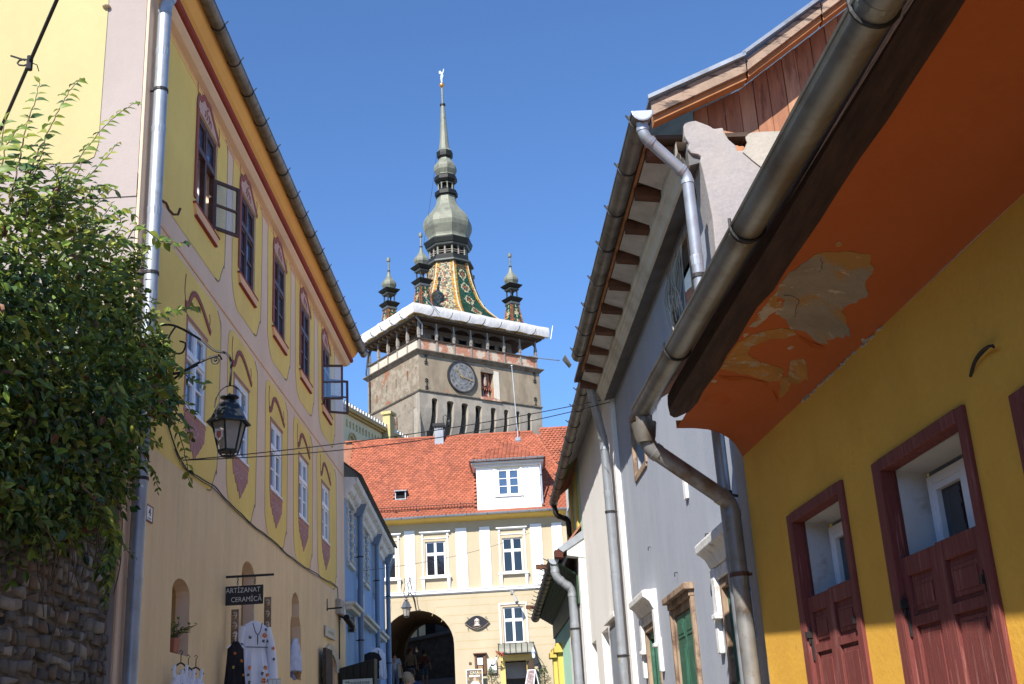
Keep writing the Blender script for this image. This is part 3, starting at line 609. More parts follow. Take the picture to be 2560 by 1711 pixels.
def flowers(t, pts, r, ax, nrm, mats_, seed=1):
    rr = random.Random(seed)
    for mi, mm in enumerate(mats_):
        for (p, q, k) in pts:
            if k != mi: continue
            m = MB(); c = Vector(p); n_ = 6 if mi == 0 else 4
            for j in range(n_):
                a = 2*math.pi*j/n_+rr.random(); e = c + (Vector(ax)*math.cos(a)+Vector((0, 0, 1))*math.sin(a))*r*q*.7
                m.prism([e + (Vector(ax)*math.cos(b)+Vector((0, 0, 1))*math.sin(b))*r*q*.55 for b in (0, 1.05, 2.1, 3.14, 4.19, 5.24)], Vector(nrm)*.004)
            m.build('embroidery', mm, t)
wax = Vector((.42, .9, 0)).normalized(); wn = Vector((.9, -.42, 0))          # garments turned a little towards the street below
dc = Vector((-3.93, 17.25, 1.90))
wd_ = thing('embroidered_dress', 'long white dress with orange flower embroidery on a hanger under the shop sign', 'dress', dc-Vector((0, 0, 1.4)), 'garments for sale on the wall')
wax = Vector((.72, .69, 0)).normalized(); wn = Vector((.69, -.72, 0))
hanger(wd_, dc+Vector((0, 0, .04)), .17, wax, M_white)
garment(wd_, dc, wax, wn, [(.07, .03, 0), (.20, -.04, .1), (.22, -.12, .2), (.19, -.30, .3), (.185, -.36, .2), (.21, -.50, .6), (.25, -.80, .9), (.29, -1.2, 1)], M_cloth_white)
for sgn in (-1, 1):
    m = MB(); p0 = dc+wax*.20*sgn+Vector((0, 0, -.05)); m.tube([p0, p0+wax*.05*sgn+Vector((0, 0, -.20)), p0+wax*.09*sgn+Vector((0, 0, -.45)), p0+wax*.10*sgn+Vector((0, 0, -.72))], .06, 10, rr=[.055, .07, .075, .085]); m.build('sleeve', M_cloth_white, wd_, smooth=True)
fo = wn*.075
flowers(wd_, [(dc+wax*x+fo*(1.0+.35*min(1, -z))+Vector((0, 0, z)), q, k) for x, z, q, k in ((.12, -.17, 1.2, 0), (.14, -.09, .7, 1), (.10, -.25, .8, 1), (.16, -.25, .7, 1), (-.12, -.2, .8, 1), (.13, -.62, 1.0, 0), (.16, -.72, .9, 0), (.10, -.80, 1.3, 0), (.17, -.80, .8, 1), (.08, -.70, .8, 1), (.13, -.90, .9, 1), (.16, -.96, .8, 0), (-.13, -.62, .9, 0), (-.15, -.72, .8, 1), (-.13, -.82, .8, 1), (.26, -.35, .8, 0), (.27, -.5, .7, 1), (-.25, -.3, .7, 1), (-.27, -.42, .7, 0))], .026, wax, wn, (M_flower, M_flower_dark))
m = MB()
for k in range(2): m.tube(smooth_pts([dc+fo*1.05+wax*(-.075+.15*k)+Vector((0, 0, .0)), dc+fo*1.15+wax*(-.04+.08*k)+Vector((0, 0, -.12)), dc+fo*1.18+Vector((0, 0, -.18)), dc+fo*1.18+Vector((0, 0, -.30))], 4), .006, 5)
m.tube([dc+wax*x+fo*(1.0-2.5*x*x)+Vector((0, 0, -.335)) for x in (-.18, -.09, 0, .09, .18)], .006, 5); m.build('braid', M_flower_dark, wd_)
bc_ = Vector((-3.93, 16.15, 1.52))
bd = thing('embroidered_dress', 'black dress with yellow and orange flowers hanging left of the white dress', 'dress', bc_-Vector((0, 0, 1.2)), 'garments for sale on the wall')
hanger(bd, bc_+Vector((0, 0, .03)), .13, wax, M_white)
garment(bd, bc_, wax, wn, [(.04, .04, 0), (.12, -.06, .1), (.13, -.25, .3), (.15, -.5, .6), (.19, -.8, 1), (.23, -1.15, 1)], M_cloth_black)
flowers(bd, [(bc_+wax*x+wn*(.07+.02*(-z))+Vector((0, 0, z)), q, k) for x, z, q, k in ((-.05, -.12, .8, 0), (.05, -.22, .9, 0), (-.07, -.3, .8, 1), (.08, -.4, .8, 0), (-.1, -.62, .9, 0), (.0, -.65, .9, 0), (.1, -.72, .7, 1), (-.02, -.9, 1, 0))], .02, wax, wn, (M_flower, mat('yellow embroidery', (.55, .38, .06), .95)))
for k, (s, z, lab) in enumerate(((13.78, 1.10, 'white sleeveless blouse, nearest the drainpipe of three on a line below the niche'), (14.08, 1.07, 'white sleeveless blouse, middle of three on a line below the niche'), (14.40, 1.09, 'white sleeveless blouse, farthest from the drainpipe of three below the niche'))):
    c = LF.w(s, z, .18); t = thing('blouse', lab, 'blouse', c-Vector((0, 0, .7)), 'garments for sale on the wall')
    ax = Vector((.8, .6, 0)); hanger(t, c+Vector((0, 0, .03)), .10, ax)
    m = MB()
    for sg in (-1, 1): m.tube([c+ax*.07*sg+Vector((0, 0, 0)), c+ax*.075*sg+Vector((0, -.02, -.07)), c+ax*.06*sg+Vector((0, -.03, -.14))], .022, 6)
    m.build('strap', M_cloth_white, t, smooth=True)
    garment(t, c+Vector((0, 0, -.10)), ax, (.6, -.8, 0), [(.075, 0, .2), (.105, -.06, .4), (.115, -.2, .7), (.135, -.5, 1)], M_cloth_white, name='bodice')
    m = MB(); m.prism([c+Vector((.6, -.8, 0))*.075+ax*(.012*math.cos(b))+Vector((0, 0, -.24+.04*math.sin(b))) for b in (0, 1, 2, 3, 4, 5)], (.003, -.004, 0)); m.build('embroidery', M_flower_dark, t)
M_carv = mat('painted carving wood', (.26, .17, .11), .85, var=.4, scale=14)
for k, (x, y, z0, z1, lab) in enumerate(((-4.02, 16.45, 1.45, 2.02, 'carved strip of painted wooden masks left of the white dress'), (-3.80, 17.5, 1.66, 2.30, 'carved strip of painted wooden masks right of the white dress'))):
    t = thing('mask_strip', lab, 'carving', (x, y, z0), 'carved mask strips')
    m = MB(); m.wbox(x-.05, x+.05, y-.01, y+.015, z0, z1); m.build('board', M_carv, t)
    for j in range(4):
        zc = lerp(z0+.08, z1-.08, j/3); m = MB(); m.lathe([(.001, .055), (.028, .035), (.036, 0), (.026, -.035), (.001, -.055)], (x, y-.015, zc), 10); m.build('mask', mat('carved pale wood', (.50, .38, .27), .8, var=.15, scale=25) if j == 0 and k == 0 else bpy.data.materials['carved pale wood'], t, smooth=True)
        m = MB(); m.wbox(x-.022, x-.008, y-.056, y-.045, zc+.004, zc+.016); m.wbox(x+.008, x+.022, y-.056, y-.045, zc+.004, zc+.016); m.wbox(x-.012, x+.012, y-.05, y-.04, zc-.028, zc-.02); m.build('mask_face', M_black, t)
pt = thing('flower_pot', 'square terracotta pot with a straggly plant in the nearest wall niche', 'plant pot', LF.w(14.25, 1.28, -.12))
q = LF.w(14.22, 1.28, -.08); m = MB(); m.hexa([q+Vector(v) for v in ((-.07, -.09, 0), (.07, -.09, 0), (.07, .09, 0), (-.07, .09, 0), (-.085, -.11, .17), (.085, -.11, .17), (.085, .11, .17), (-.085, .11, .17))]); m.build('pot', mat('terracotta pot', (.40, .15, .085), .85, var=.1), pt, bevel=.01)
def leaf_mesh(name, L, Wd, m_, fold=.25, curl=.25):
    me = bpy.data.meshes.new(name)
    v = [(0, 0, 0), (-Wd*.42, L*.3, Wd*fold), (0, L*.35, 0), (Wd*.42, L*.3, Wd*fold), (-Wd*.36, L*.62, Wd*fold*.8-L*curl*.2), (0, L*.68, -L*curl*.25), (Wd*.36, L*.62, Wd*fold*.8-L*curl*.2), (0, L, -L*curl)]
    me.from_pydata(v, [], [(0, 2, 1), (0, 3, 2), (1, 2, 5, 4), (2, 3, 6, 5), (4, 5, 7), (5, 6, 7)]); me.materials.append(m_)
    me.polygons.foreach_set('use_smooth', [True]*6); return me
LEAF_V = [(0, 0, 0), (-.42, .3, .25), (0, .35, 0), (.42, .3, .25), (-.36, .62, .1), (0, .68, -.1), (.36, .62, .1), (0, 1, -.25)]
LEAF_F = [(0, 2, 1), (0, 3, 2), (1, 2, 5, 4), (2, 3, 6, 5), (4, 5, 7), (5, 6, 7)]
def add_leaf(mb, p, d, nrm, L, Wd, m=0):
    d = d.normalized(); x = d.cross(nrm); x = x.normalized() if x.length > 1e-4 else Vector((1, 0, 0)); z = x.cross(d)
    mb.add([p + x*v[0]*Wd + d*v[1]*L + z*v[2]*Wd for v in LEAF_V], LEAF_F, m)
m = MB(); st2 = MB()
for k in range(16):
    p = q+Vector((rnd(-.06, .06), rnd(-.08, .08), .17)); e = p+Vector((rnd(-.02, .26), rnd(-.12, .16), rnd(.06, .2))); st2.tube([p, (p+e)/2+Vector((0, 0, .04)), e], .004, 4)
    for j in range(4): add_leaf(m, p.lerp(e, j/3)+Vector((0, 0, .01)), Vector((rnd(-1, 1), rnd(-1, 1), rnd(-.2, .8))), Vector((rnd(-.4, .4), rnd(-.4, .4), 1)), .06, .04)
st2.build('stem', M_twig, pt); m.build('leaves', M_leaf_mats[0], pt)['kind'] = 'stuff'
# crafts heaped in the farther niche and a rack of postcards below the dress
cr = thing('craft_basket', 'small pile of fabric dolls and a basket on the sill of the farthest wall niche', 'crafts', LF.w(21.3, 1.36, -.1))
m = MB(); m.lathe([(.12, 0), (.17, .12), (.18, .16), (.16, .16)], LF.w(21.55, 1.36, -.1), 10); m.build('basket', mat('wicker', (.25, .15, .07), .9, var=.3, scale=40, bump=.4), cr)
m = MB(); m.ball(LF.w(21.6, 1.60, -.1), .08, 8); m.lathe([(.10, -.1), (.04, .06)], LF.w(21.6, 1.52, -.1), 8); m.build('doll', mat('brown doll cloth', (.30, .17, .08), .95, var=.3, scale=30), cr, smooth=True)
m = MB(); m.ball(LF.w(21.15, 1.52, -.08), .09, 8); m.lathe([(.14, -.16), (.05, .04)], LF.w(21.15, 1.50, -.08), 8); m.build('doll', mat('blue print cloth', (.20, .22, .42), .95, var=.3, scale=30), cr, smooth=True)
sc_ = thing('scarf', 'pale blue scarf hanging at the left side of the farthest wall niche', 'scarf', LF.w(20.95, 1.6, .05))
garment(sc_, LF.w(21.02, 2.02, .05), (.2, .98, 0), (1, 0, 0), [(.05, 0, .2), (.11, -.15, .7), (.13, -.35, 1), (.16, -.55, 1)], mat('pale blue cloth', (.50, .55, .70), .95, var=.15, scale=12), name='cloth')
cr = thing('postcard_rack', 'white wire rack with rows of small white cards under the white dress', 'card rack', (-3.62, 17.2, .3))
for r_ in range(4):
    m = MB(); 
    for c_ in range(3): m.wbox(-3.70+c_*.055, -3.655+c_*.055, 17.2, 17.206, 1.02-r_*.10, 1.10-r_*.10)
    m.build('card_row', M_white, cr)
m = MB(); m.wbox(-3.72, -3.54, 17.21, 17.225, -.3, 1.12); m.build('rack_back', mat('pale rack', (.6, .58, .5), .8), cr)

# ------------------------------------------------------------------ the shop stall at the foot of the blue house
ms = thing('shop_awning_sign', 'dark wooden stall front with a white board reading Moonstone at its foot', 'shop sign', (-3.72, 25.9, ground_z(26)))
MF = Fac(-4.05, 25.9, 90, 1)
m = MB(); m.hexa([MF.w(-.02, -.2, 0), MF.w(.72, -.2, 0), MF.w(.72, -.2, -.5), MF.w(-.02, -.2, -.5), MF.w(-.02, 1.82, 0), MF.w(.72, 1.98, 0), MF.w(.72, 2.0, -.5), MF.w(-.02, 1.85, -.5)]); m.build('stall_front', mat('dark stained boards', (.028, .024, .018), .7, var=.3, scale=4, st=(6, 6, 1)), ms, bevel=.01)
for k in range(5):
    m = MB(); m.fbox(MF, -.02+k*.15, .115+k*.15, 1.60, 1.80+k*.034, .002, .02); m.build('plank', bpy.data.materials['dark stained boards'], ms, bevel=.004)
m = MB(); m.fbox(MF, .05, .68, 1.20, 1.575, .03, .05); m.build('name_board', mat('pale green white board', (.62, .68, .62), .6, var=.04), ms)
text('Moonstone', .118, MF.w(.365, 1.50, .051), MF.d, (0, 0, 1), M_black, ms, ext=.002, sx=.95)
bt = thing('black_t_shirt', 'black T-shirt with a white print hanging on the blue house between its drainpipes', 't-shirt', BF.w(3.1, 1.8, .25), 'garments for sale on the wall')
c = BF.w(2.9, 2.42, .30); garment(bt, c, (.86, .5, 0), (.5, -.86, 0), [(.08, .02, 0), (.2, -.03, .1), (.27, -.16, .2), (.19, -.2, .2), (.19, -.62, .3)], M_cloth_black, name='shirt'); hanger(bt, c, .15, Vector((.86, .5, 0)), M_white)
m = MB(); m.ball(c+Vector((.04, -.07, -.33)), .05, 8); m.build('print', mat('grey print', (.4, .4, .42), .9, var=.4, scale=40), bt)
for k, (s, z) in enumerate(((4.2, 2.62), (4.75, 2.60))):
    t = thing('embroidered_blouse', ('white long-sleeved blouse with a dark braid, nearer of two by the middle blue drainpipe', 'white long-sleeved blouse with a dark braid, farther of two by the middle blue drainpipe')[k], 'blouse', BF.w(s, 1.9, .3), 'garments for sale on the wall')
    c = BF.w(s, z, .3); garment(t, c, (.86, .5, 0), (.5, -.86, 0), [(.06, .03, 0), (.17, -.05, .2), (.19, -.3, .6), (.22, -.7, 1)], M_cloth_white, name='shirt'); hanger(t, c, .12, Vector((.86, .5, 0)))
    m = MB(); m.tube([c+Vector((.05, -.08, -.05)), c+Vector((.06, -.09, -.5))], .012, 5); m.build('braid', M_flower_dark, t)
wl = thing('wall_light', 'small grey box lamp on the blue house under the first door hood', 'wall lamp', BF.w(.6, 2.75, .005))
m = MB(); m.fbox(BF, .45, .8, 2.78, 3.05, .005, .16); m.build('housing', mat('lamp grey', (.18, .18, .18), .6), wl, bevel=.02); m = MB(); m.fbox(BF, .5, .75, 2.73, 2.78, .03, .14); m.build('shade', M_black, wl)
# ------------------------------------------------------------------ rubble garden wall running from the house corner towards the camera
SF = Fac(-4.22, 0, .187, 1)
sw = thing('stone_wall', 'dark rubble stone garden wall under the climbing vine at the house corner', 'wall', SF.w(8, ground_z(8)-.3, -.3))
M_mortar = mat('grey mortar', (.12, .108, .092), .95, var=.3, scale=6, bump=.6, bscale=30)
stone_m = [mat('rubble stone grey', (.135, .125, .11), .95, var=.3, scale=7, island=.25, bump=.5, bscale=22, fine=.08), mat('rubble stone brown', (.15, .115, .085), .95, var=.3, scale=7, bump=.5, bscale=22, fine=.08),
           mat('rubble stone pale', (.25, .23, .20), .95, var=.22, scale=7, bump=.45, bscale=22, fine=.08), mat('rubble stone dark', (.075, .07, .066), .95, var=.3, scale=7, bump=.5, bscale=22)]
m = MB(); m.fbox(SF, -16, 12.02, -3.5, 3.3, -.5, -.055); m.build('mortar_core', M_mortar, sw)
rr = random.Random(11); z = .25; row = 0
while z < 3.3:
    h = rr.uniform(.085, .165); s = 9.0 + rr.uniform(0, .15)
    while s < 12.0:
        L = min(rr.choice((.08, .11, .14, .17, .21, .27))*rr.uniform(.85, 1.15), 12.01-s)
        if L < .06: break
        k = rr.random(); mi = 0 if k < .45 else 1 if k < .72 else 2 if k < .88 else 3
        hh = h*rr.uniform(.78, 1.0); j = lambda a: rr.uniform(-a, a)*1.5
        o = rr.uniform(-.03, -.006); g_ = .011; zb = z+j(.012); ins = min(L, hh)*.17
        back = [(s+g_, zb+g_), (s+L-g_, zb+g_+j(.015)), (s+L-g_, zb+hh-g_+j(.015)), (s+g_, zb+hh-g_)]
        mid = [(a+j(.012), b+j(.012)) for a, b in back]
        cx, cz = s+L/2, zb+hh/2
        front = [(lerp(a, cx, .16)+j(.008), lerp(b, cz, .16)+j(.007)) for a, b in mid]
        m = MB(); vs = [SF.w(a, b, -.09) for a, b in back] + [SF.w(a, b, -.022+o) for a, b in mid] + [SF.w(a, b, o+j(.005)) for a, b in front] + [SF.w(cx, cz, o+.004)]
        m.add(vs, [(i, (i+1) % 4, 4+(i+1) % 4, 4+i) for i in range(4)] + [(4+i, 4+(i+1) % 4, 8+(i+1) % 4, 8+i) for i in range(4)] + [(8+i, 8+(i+1) % 4, 12) for i in range(4)])
        m.build('stone', stone_m[mi], sw, smooth=True, sharp=80); s += L
    z += h
# ------------------------------------------------------------------ the climbing vine
vn = thing('climbing_vine', 'dense green climbing vine heaped over the stone wall and reaching past the drainpipe', 'vine', SF.w(9.5, .5, .1))
rv = random.Random(5)
u_ = rv.uniform
lobes = []                                        # (s, z, o, rs, rz, ro) ellipsoids in wall coordinates
for a in ((8.2, 3.4, .15, 1.0, 1.0, .45), (9.0, 3.75, .15, .95, .95, .45), (9.9, 4.1, .15, .9, .88, .42), (10.7, 4.3, .15, .75, .78, .40), (11.25, 4.4, .16, .50, .70, .32), (11.55, 3.85, .16, .45, .60, .30), (11.0, 3.5, .20, .80, .75, .42), (10.2, 3.1, .20, .95, .80, .42), (9.2, 2.8, .15, 1.0, .90, .42),
          (8.2, 2.4, .10, 1.1, .95, .40), (11.5, 3.1, .12, .42, .45, .25), (11.2, 2.75, .12, .5, .4, .25), (10.4, 2.4, .12, .7, .5, .30), (9.5, 2.15, .12, .8, .48, .30), (12.2, 4.3, .28, .30, .28, .14), (12.4, 3.85, .30, .28, .25, .12)): lobes.append(a)
mb = [MB(), MB(), MB(), MB()]; big = []
shade_n = Vector((.55, -.45, .7))
def put(p, d, n, L, Wd, k, sing=False):
    if sing: big.append((p, d, n, L, Wd, k))
    else: add_leaf(mb[k], p, d, n, L, Wd)
for (s, z, o, rs, rz, ro) in lobes:
    vol = rs*rz; cnt = int(1500*vol+320)
    for i in range(cnt):
        a, b = u_(0, 2*math.pi), math.acos(u_(-1, 1)); rad = u_(.62, 1.05) if u_(0, 1) < .60 else (u_(1.0, 1.2) if u_(0, 1) < .12 else u_(.1, .7))
        nx, ny, nz_ = math.sin(b)*math.cos(a), math.sin(b)*math.sin(a), math.cos(b)
        rad *= 1 + .35*noise.noise(Vector((nx*2.2+s, ny*2.2, nz_*2.2+z)))
        p = SF.w(s+rs*rad*nx, z+rz*rad*nz_, max(-.9, o+ro*rad*ny))
        if o+ro*rad*ny < -.04 and p.z < 3.2: continue
        outw = (SF.d*nx + SF.n*ny + Vector((0, 0, nz_)))
        d = (outw*.5 + Vector((u_(-.8, .8), u_(-.8, .8), u_(-1.0, .35)))).normalized(); n = (outw + Vector((u_(-.6, .6), u_(-.9, .4), u_(-.1, 1.3)))).normalized()
        top = p.z > 3.9
        k = rv.choices((0, 1, 2, 3), (6, 4.5 if top else 1.2, 1.2 if top else 4, .35))[0]  # sunlit top and shaded foot put into leaf colour: paler above, darker below
        L = u_(.055, .12); k = 2 if rad < .6 else k  # inner leaves all dark: shade within the mass put into their colour
        put(p, d, n, L, L*u_(.5, .72), k, sing=(rad > .98 and ny > .1 and L > .085 and len(big) < 230 and u_(0, 1) < .10))
def shoot(pts, n, L0=.10, k=1, wob=.03, sing=True, hang=False):
    P = [SF.w(*q) for q in pts]; Q = smooth_pts(P, 8); Q = [Vector(q)+Vector((u_(-1, 1), u_(-1, 1), u_(-1, 1)))*wob*.25 for q in Q]
    t = MB(); t.tube(Q, .006, 5, rr=[lerp(.009, .003, i/(len(Q)-1)) for i in range(len(Q))]); t.build('stem', M_twig, vn)
    for i in range(n):
        f = lerp(.12, 1., i/(n-1)); x = f*(len(Q)-1); j = min(int(x), len(Q)-2); p = Q[j].lerp(Q[j+1], x-j); tg = (Q[j+1]-Q[j]).normalized()
        for sg in ((-1, 1) if i < n-1 else (0,)):
            sd = tg.cross(Vector((u_(-.3, .3), -1, u_(-.3, .3)))).normalized()
            d = tg*.55 + sd*sg*.9 + Vector((0, 0, -.25 if not hang else -.6)); L = L0*lerp(1.1, .6, f)*u_(.8, 1.2)
            put(p+Vector((u_(-1, 1), 0, u_(-1, 1)))*.008, d, Vector((u_(-.5, .8), -.8, u_(.2, .9))), L, L*.5, rv.choices((0, 1, 2), (2, 2, 1))[0] if k == 1 else k, sing=sing and len(big) < 296 and u_(0, 1) < .5)
for pts, n in (([(8.45, 4.3, .25), (8.518, 4.634, .25), (8.597, 5.021, .25), (8.719, 5.388, .25), (8.802, 5.652, .25)], 13), ([(8.7, 4.5, .25), (8.793, 4.833, .25), (9.04, 5.297, .25), (9.341, 5.819, .25), (9.658, 6.227, .25)], 17),
               ([(9.0, 4.6, .25), (9.321, 4.923, .25), (9.825, 5.502, .25), (10.398, 6.161, .25), (11.215, 6.895, .25)], 20), ([(9.4, 4.8, .25), (9.656, 5.0, .25), (10.1, 5.45, .25), (10.7, 6.1, .25)], 14), ([(10.2, 4.95, .25), (10.479, 5.127, .25), (10.979, 5.467, .25), (11.25, 5.55, .25)], 10),
               ([(9.8, 4.9, .25), (10.109, 5.284, .25), (10.5, 5.5, .25), (10.77, 5.578, .25)], 11), ([(11.0, 5.0, .25), (11.283, 5.429, .3), (11.7, 5.45, .4), (12.01, 5.55, .4), (12.7, 5.85, .4)], 15), ([(11.4, 4.4, .3), (11.92, 4.678, .4), (12.566, 4.957, .4), (13.288, 5.268, .4)], 15), ([(8.1, 4.2, .25), (8.241, 4.546, .25), (8.354, 4.858, .25), (8.657, 5.203, .25)], 10),
               ([(8.5, 4.4, .3), (8.75, 4.8, .3), (8.9, 5.1, .3)], 8), ([(9.2, 4.6, .3), (9.5, 5.0, .3), (9.75, 5.4, .3)], 9), ([(8.0, 4.2, .3), (8.1, 4.6, .3), (8.15, 4.9, .3)], 8), ([(10.6, 4.9, .3), (11.0, 5.1, .3), (11.4, 5.25, .35)], 9),
               ([(11.6, 4.0, .4), (12.3, 4.2, .42), (13.0, 4.25, .45), (13.5, 4.35, .45)], 14), ([(11.7, 3.8, .4), (12.4, 3.9, .45), (13.1, 3.85, .45)], 12), ([(11.7, 3.6, .35), (12.3, 3.55, .45), (12.8, 3.3, .45), (13.0, 3.05, .45)], 12), ([(11.7, 3.75, .4), (12.5, 3.65, .48), (12.95, 3.55, .48)], 10),
               ([(11.5, 3.3, .25), (12.0, 3.3, .3), (12.447, 3.348, .3)], 8)): shoot(pts, n, .135)
for q in range(26):                               # loose young growth along the top of the mass
    s0 = u_(8.1, 11.3); z0 = 4.35 + .26*(s0-8.2) - (.25 if s0 > 10.8 else 0) - u_(.0, .35); L = u_(.25, .6); ds = u_(.05, .55)*L
    shoot([(s0, z0, u_(.15, .4)), (s0+ds*.4, z0+L*.5, u_(.15, .4)), (s0+ds, z0+L, u_(.2, .45))], int(5+L*11), .12)
for pts, n in (([(11.4, 3.1, .25), (11.726, 3.028, .25), (12.222, 3.063, .25), (12.42, 3.0, .25), (12.519, 2.84, .25)], 12), ([(11.0, 2.45, .2), (11.173, 2.224, .25), (11.521, 2.098, .25), (11.874, 2.03, .25)], 8), ([(11.2, 2.5, .15), (11.4, 2.25, .15), (11.35, 1.95, .15)], 8), ([(11.0, 2.3, .15), (11.15, 2.0, .15), (11.1, 1.75, .15)], 7)): shoot(pts, n, .09, k=0, hang=True)
for pts, n in (([(10.0, 3.3, .62), (10.05, 3.1, .68), (10.05, 2.85, .68)], 9), ([(9.7, 2.3, .5), (10.2, 2.1, .55), (10.5, 1.85, .5), (10.6, 1.6, .45)], 16), ([(9.9, 2.2, .5), (10.4, 1.95, .55), (10.35, 1.7, .5)], 14), ([(10.2, 2.25, .5), (10.6, 2.05, .5), (10.75, 1.8, .45)], 12), ([(10.6, 1.8, .35), (10.8, 1.62, .35), (10.95, 1.45, .3)], 8), ([(9.9, 3.2, .62), (10.3, 3.0, .68), (10.45, 2.9, .68)], 7)): shoot(pts, n, .12, k=1, hang=True)
for i in range(34):                               # bare hanging runners over the stones and inside the mass
    s = u_(9.3, 11.0); z0 = u_(1.9, 3.6); P = [SF.w(s, z0, u_(.05, .35))]
    for j in range(4): P.append(P[-1]+Vector((u_(-.05, .08), u_(-.12, .14), -u_(.1, .3))))
    t = MB(); t.tube(smooth_pts(P, 4), .006, 4); t.build('stem', M_twig, vn)
for k in range(4): mb[k].build('foliage', M_leaf_mats[k], vn)['kind'] = 'stuff'
leafs = {}
for (p, d, n, L, Wd, k) in big:                   # the leaves one can pick out singly
    if k not in leafs: leafs[k] = leaf_mesh('leaf', 1, .62, M_leaf_mats[k])
    d = d.normalized(); x = d.cross(n).normalized(); z = x.cross(d); M = Matrix(((x.x, d.x, z.x), (x.y, d.y, z.y), (x.z, d.z, z.z)))
    child('leaf', leafs[k], vn, p, M.to_euler(), (L*1.1,)*3)
# the slanting overhead cable in the corner of the view, tied off with a loop
def dirp(az_, el_, y): a = math.radians(az_); return Vector((math.tan(a)*y, y, math.tan(math.radians(el_))*math.hypot(y, math.tan(a)*y)))
c0, c1 = dirp(-23.65, 34.03, 7.5), dirp(-25.76, 28.03, 9.0)
oc = thing('overhead_cable', 'thick black overhead cable slanting down with a tied loop, above the vine', 'cable', c1)
m = MB(); m.tube([c0+(c0-c1)*3, c0, c1, c1+(c1-c0)*2.2], .015, 8); m.build('cable', M_rope, oc, smooth=True)
tc = c0.lerp(c1, .44); m = MB(); m.tube([tc+Vector((0, 0, .05)), tc-Vector((0, 0, .07))], .026, 8)
m.tube([tc+Vector((-.05+.05*math.cos(t*.8), 0, .03*math.sin(t*.8))) for t in range(9)], .008, 5); m.tube([tc+Vector((-.04, 0, .02)), tc+Vector((-.16, 0, .07))], .008, 5); m.tube([tc, tc+Vector((.06, 0, -.03)), tc+Vector((.08, 0, -.09))], .004, 4); m.build('tie_wire', M_rope, oc)
# ------------------------------------------------------------------ the house with the archway that closes the street
GF = Fac(0, 50, 90, 1)
M_gate = mat('cream yellow render', (.455, .385, .265), .9, var=.05, scale=.6, col2=(.41, .345, .23), thr=.56, soft=.12, scale2=1, st2=(1, 1, .4), bump=.08, fine=.02)
M_gate_shade = mat('yellow soffit board', (.66, .47, .12), .85, var=.05)
gh = thing('gate_house', 'cream yellow house with a big archway, white pilasters, a red tiled roof and a dormer', 'house', (-1.5, 51, ground_z(50)-.3))
gz = 1.5
AL, AR, ASP, ATOP = -6.15, -3.11, 4.22, 5.66
w0, w1, w2, lw_ = (-6.3, -5.42, 7.03, 8.50), (-4.19, -3.34, 7.03, 8.50), (-.92, -.06, 7.02, 8.47), (-1.03, -.18, 4.12, 5.59)
w = MB(); ah = arch(AL, AR, gz, ASP, ATOP, 18)
w.wall(GF, [(-9, 1.0), (2.6, 1.0), (2.6, 9.40), (-9, 9.40)], [ah, rect(*w0), rect(*w1), rect(*w2), rect(*lw_), rect(-1.04, -.18, 1.6, 3.40)], 0, .14)
w.wbox(2.55, 2.6, 50.01, 58, 1, 9.4)
w.build('wall', M_gate, gh)
# passage: vaulted tunnel and its far arch
t = MB(); n = len(ah); P = ah[2:]; Q = [(a*.9-.42, b*.97+.12) for a, b in P]
P0 = [(AR, gz)] + P + [(AL, gz)]; Q0 = [(a*.93-.25, b) for a, b in P0]
t.add([GF.w(s, z, -.14) for s, z in P0] + [GF.w(s, z, -5.5) for s, z in P0], [(i, i+1, len(P0)+i+1, len(P0)+i) for i in range(len(P0)-1)])
F2 = Fac(0, 55.5, 90, 1)
t.wall(F2, [(-9, 1.0), (2.6, 1.0), (2.6, 9.4), (-9, 9.4)], [arch(AL+.38, AR-.05, gz, ASP+.05, ATOP+.12, 14)], 0, .8)
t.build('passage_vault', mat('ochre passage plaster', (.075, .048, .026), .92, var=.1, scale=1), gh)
# rustication joints, string course, pilasters
j = MB()
for z, s0 in ((3.985, -3.06), (4.315, -3.06), (4.67, -3.07), (5.035, -3.19), (5.375, -3.48), (5.745, -3.82)):
    j.fbox(GF, s0, -1.18 if z < 5.74 else 2.55, z-.011, z+.011, .0, .003)
    if z < 5.74: j.fbox(GF, .01, 2.55, z-.011, z+.011, .0, .003)
j.fbox(GF, -9, 2.55, 6.045, 6.067, 0, .003)
for s, za, zb, ds in ((-5.72, 5.62, 6.04, .09), (-5.33, 5.70, 6.04, .04), (-4.55, 5.70, 6.04, -.03), (-4.17, 5.62, 6.04, -.05), (-3.82, 5.745, 5.40, .17), (-3.48, 5.375, 5.14, .13), (-3.19, 5.035, 4.88, .10)):
    ribbon(j, GF, [(s+ds, zb), (s, za)] if zb > za else [(s, za), (s-ds, zb)], .02, 0, .003)
j.build('wall_joint', mat('shadowed joint', (.42, .32, .17), .95, var=.1), gh)
j = MB(); j.fbox(GF, -9, 2.58, 6.26, 6.30, 0, .05); j.fbox(GF, -9, 2.58, 6.30, 6.40, 0, .10); j.fbox(GF, -9, 2.58, 6.40, 6.43, 0, .13); j.build('string_course', M_white, gh, bevel=.006)
for a, b in ((-7.3, -6.85), (-5.07, -4.62), (-2.88, -2.41), (-1.86, -1.42), (.30, .79), (1.22, 1.65)):
    j = MB(); j.fbox(GF, a, b, 6.432, 9.0, 0, .035); j.build('pilaster', M_white, gh, bevel=.004)
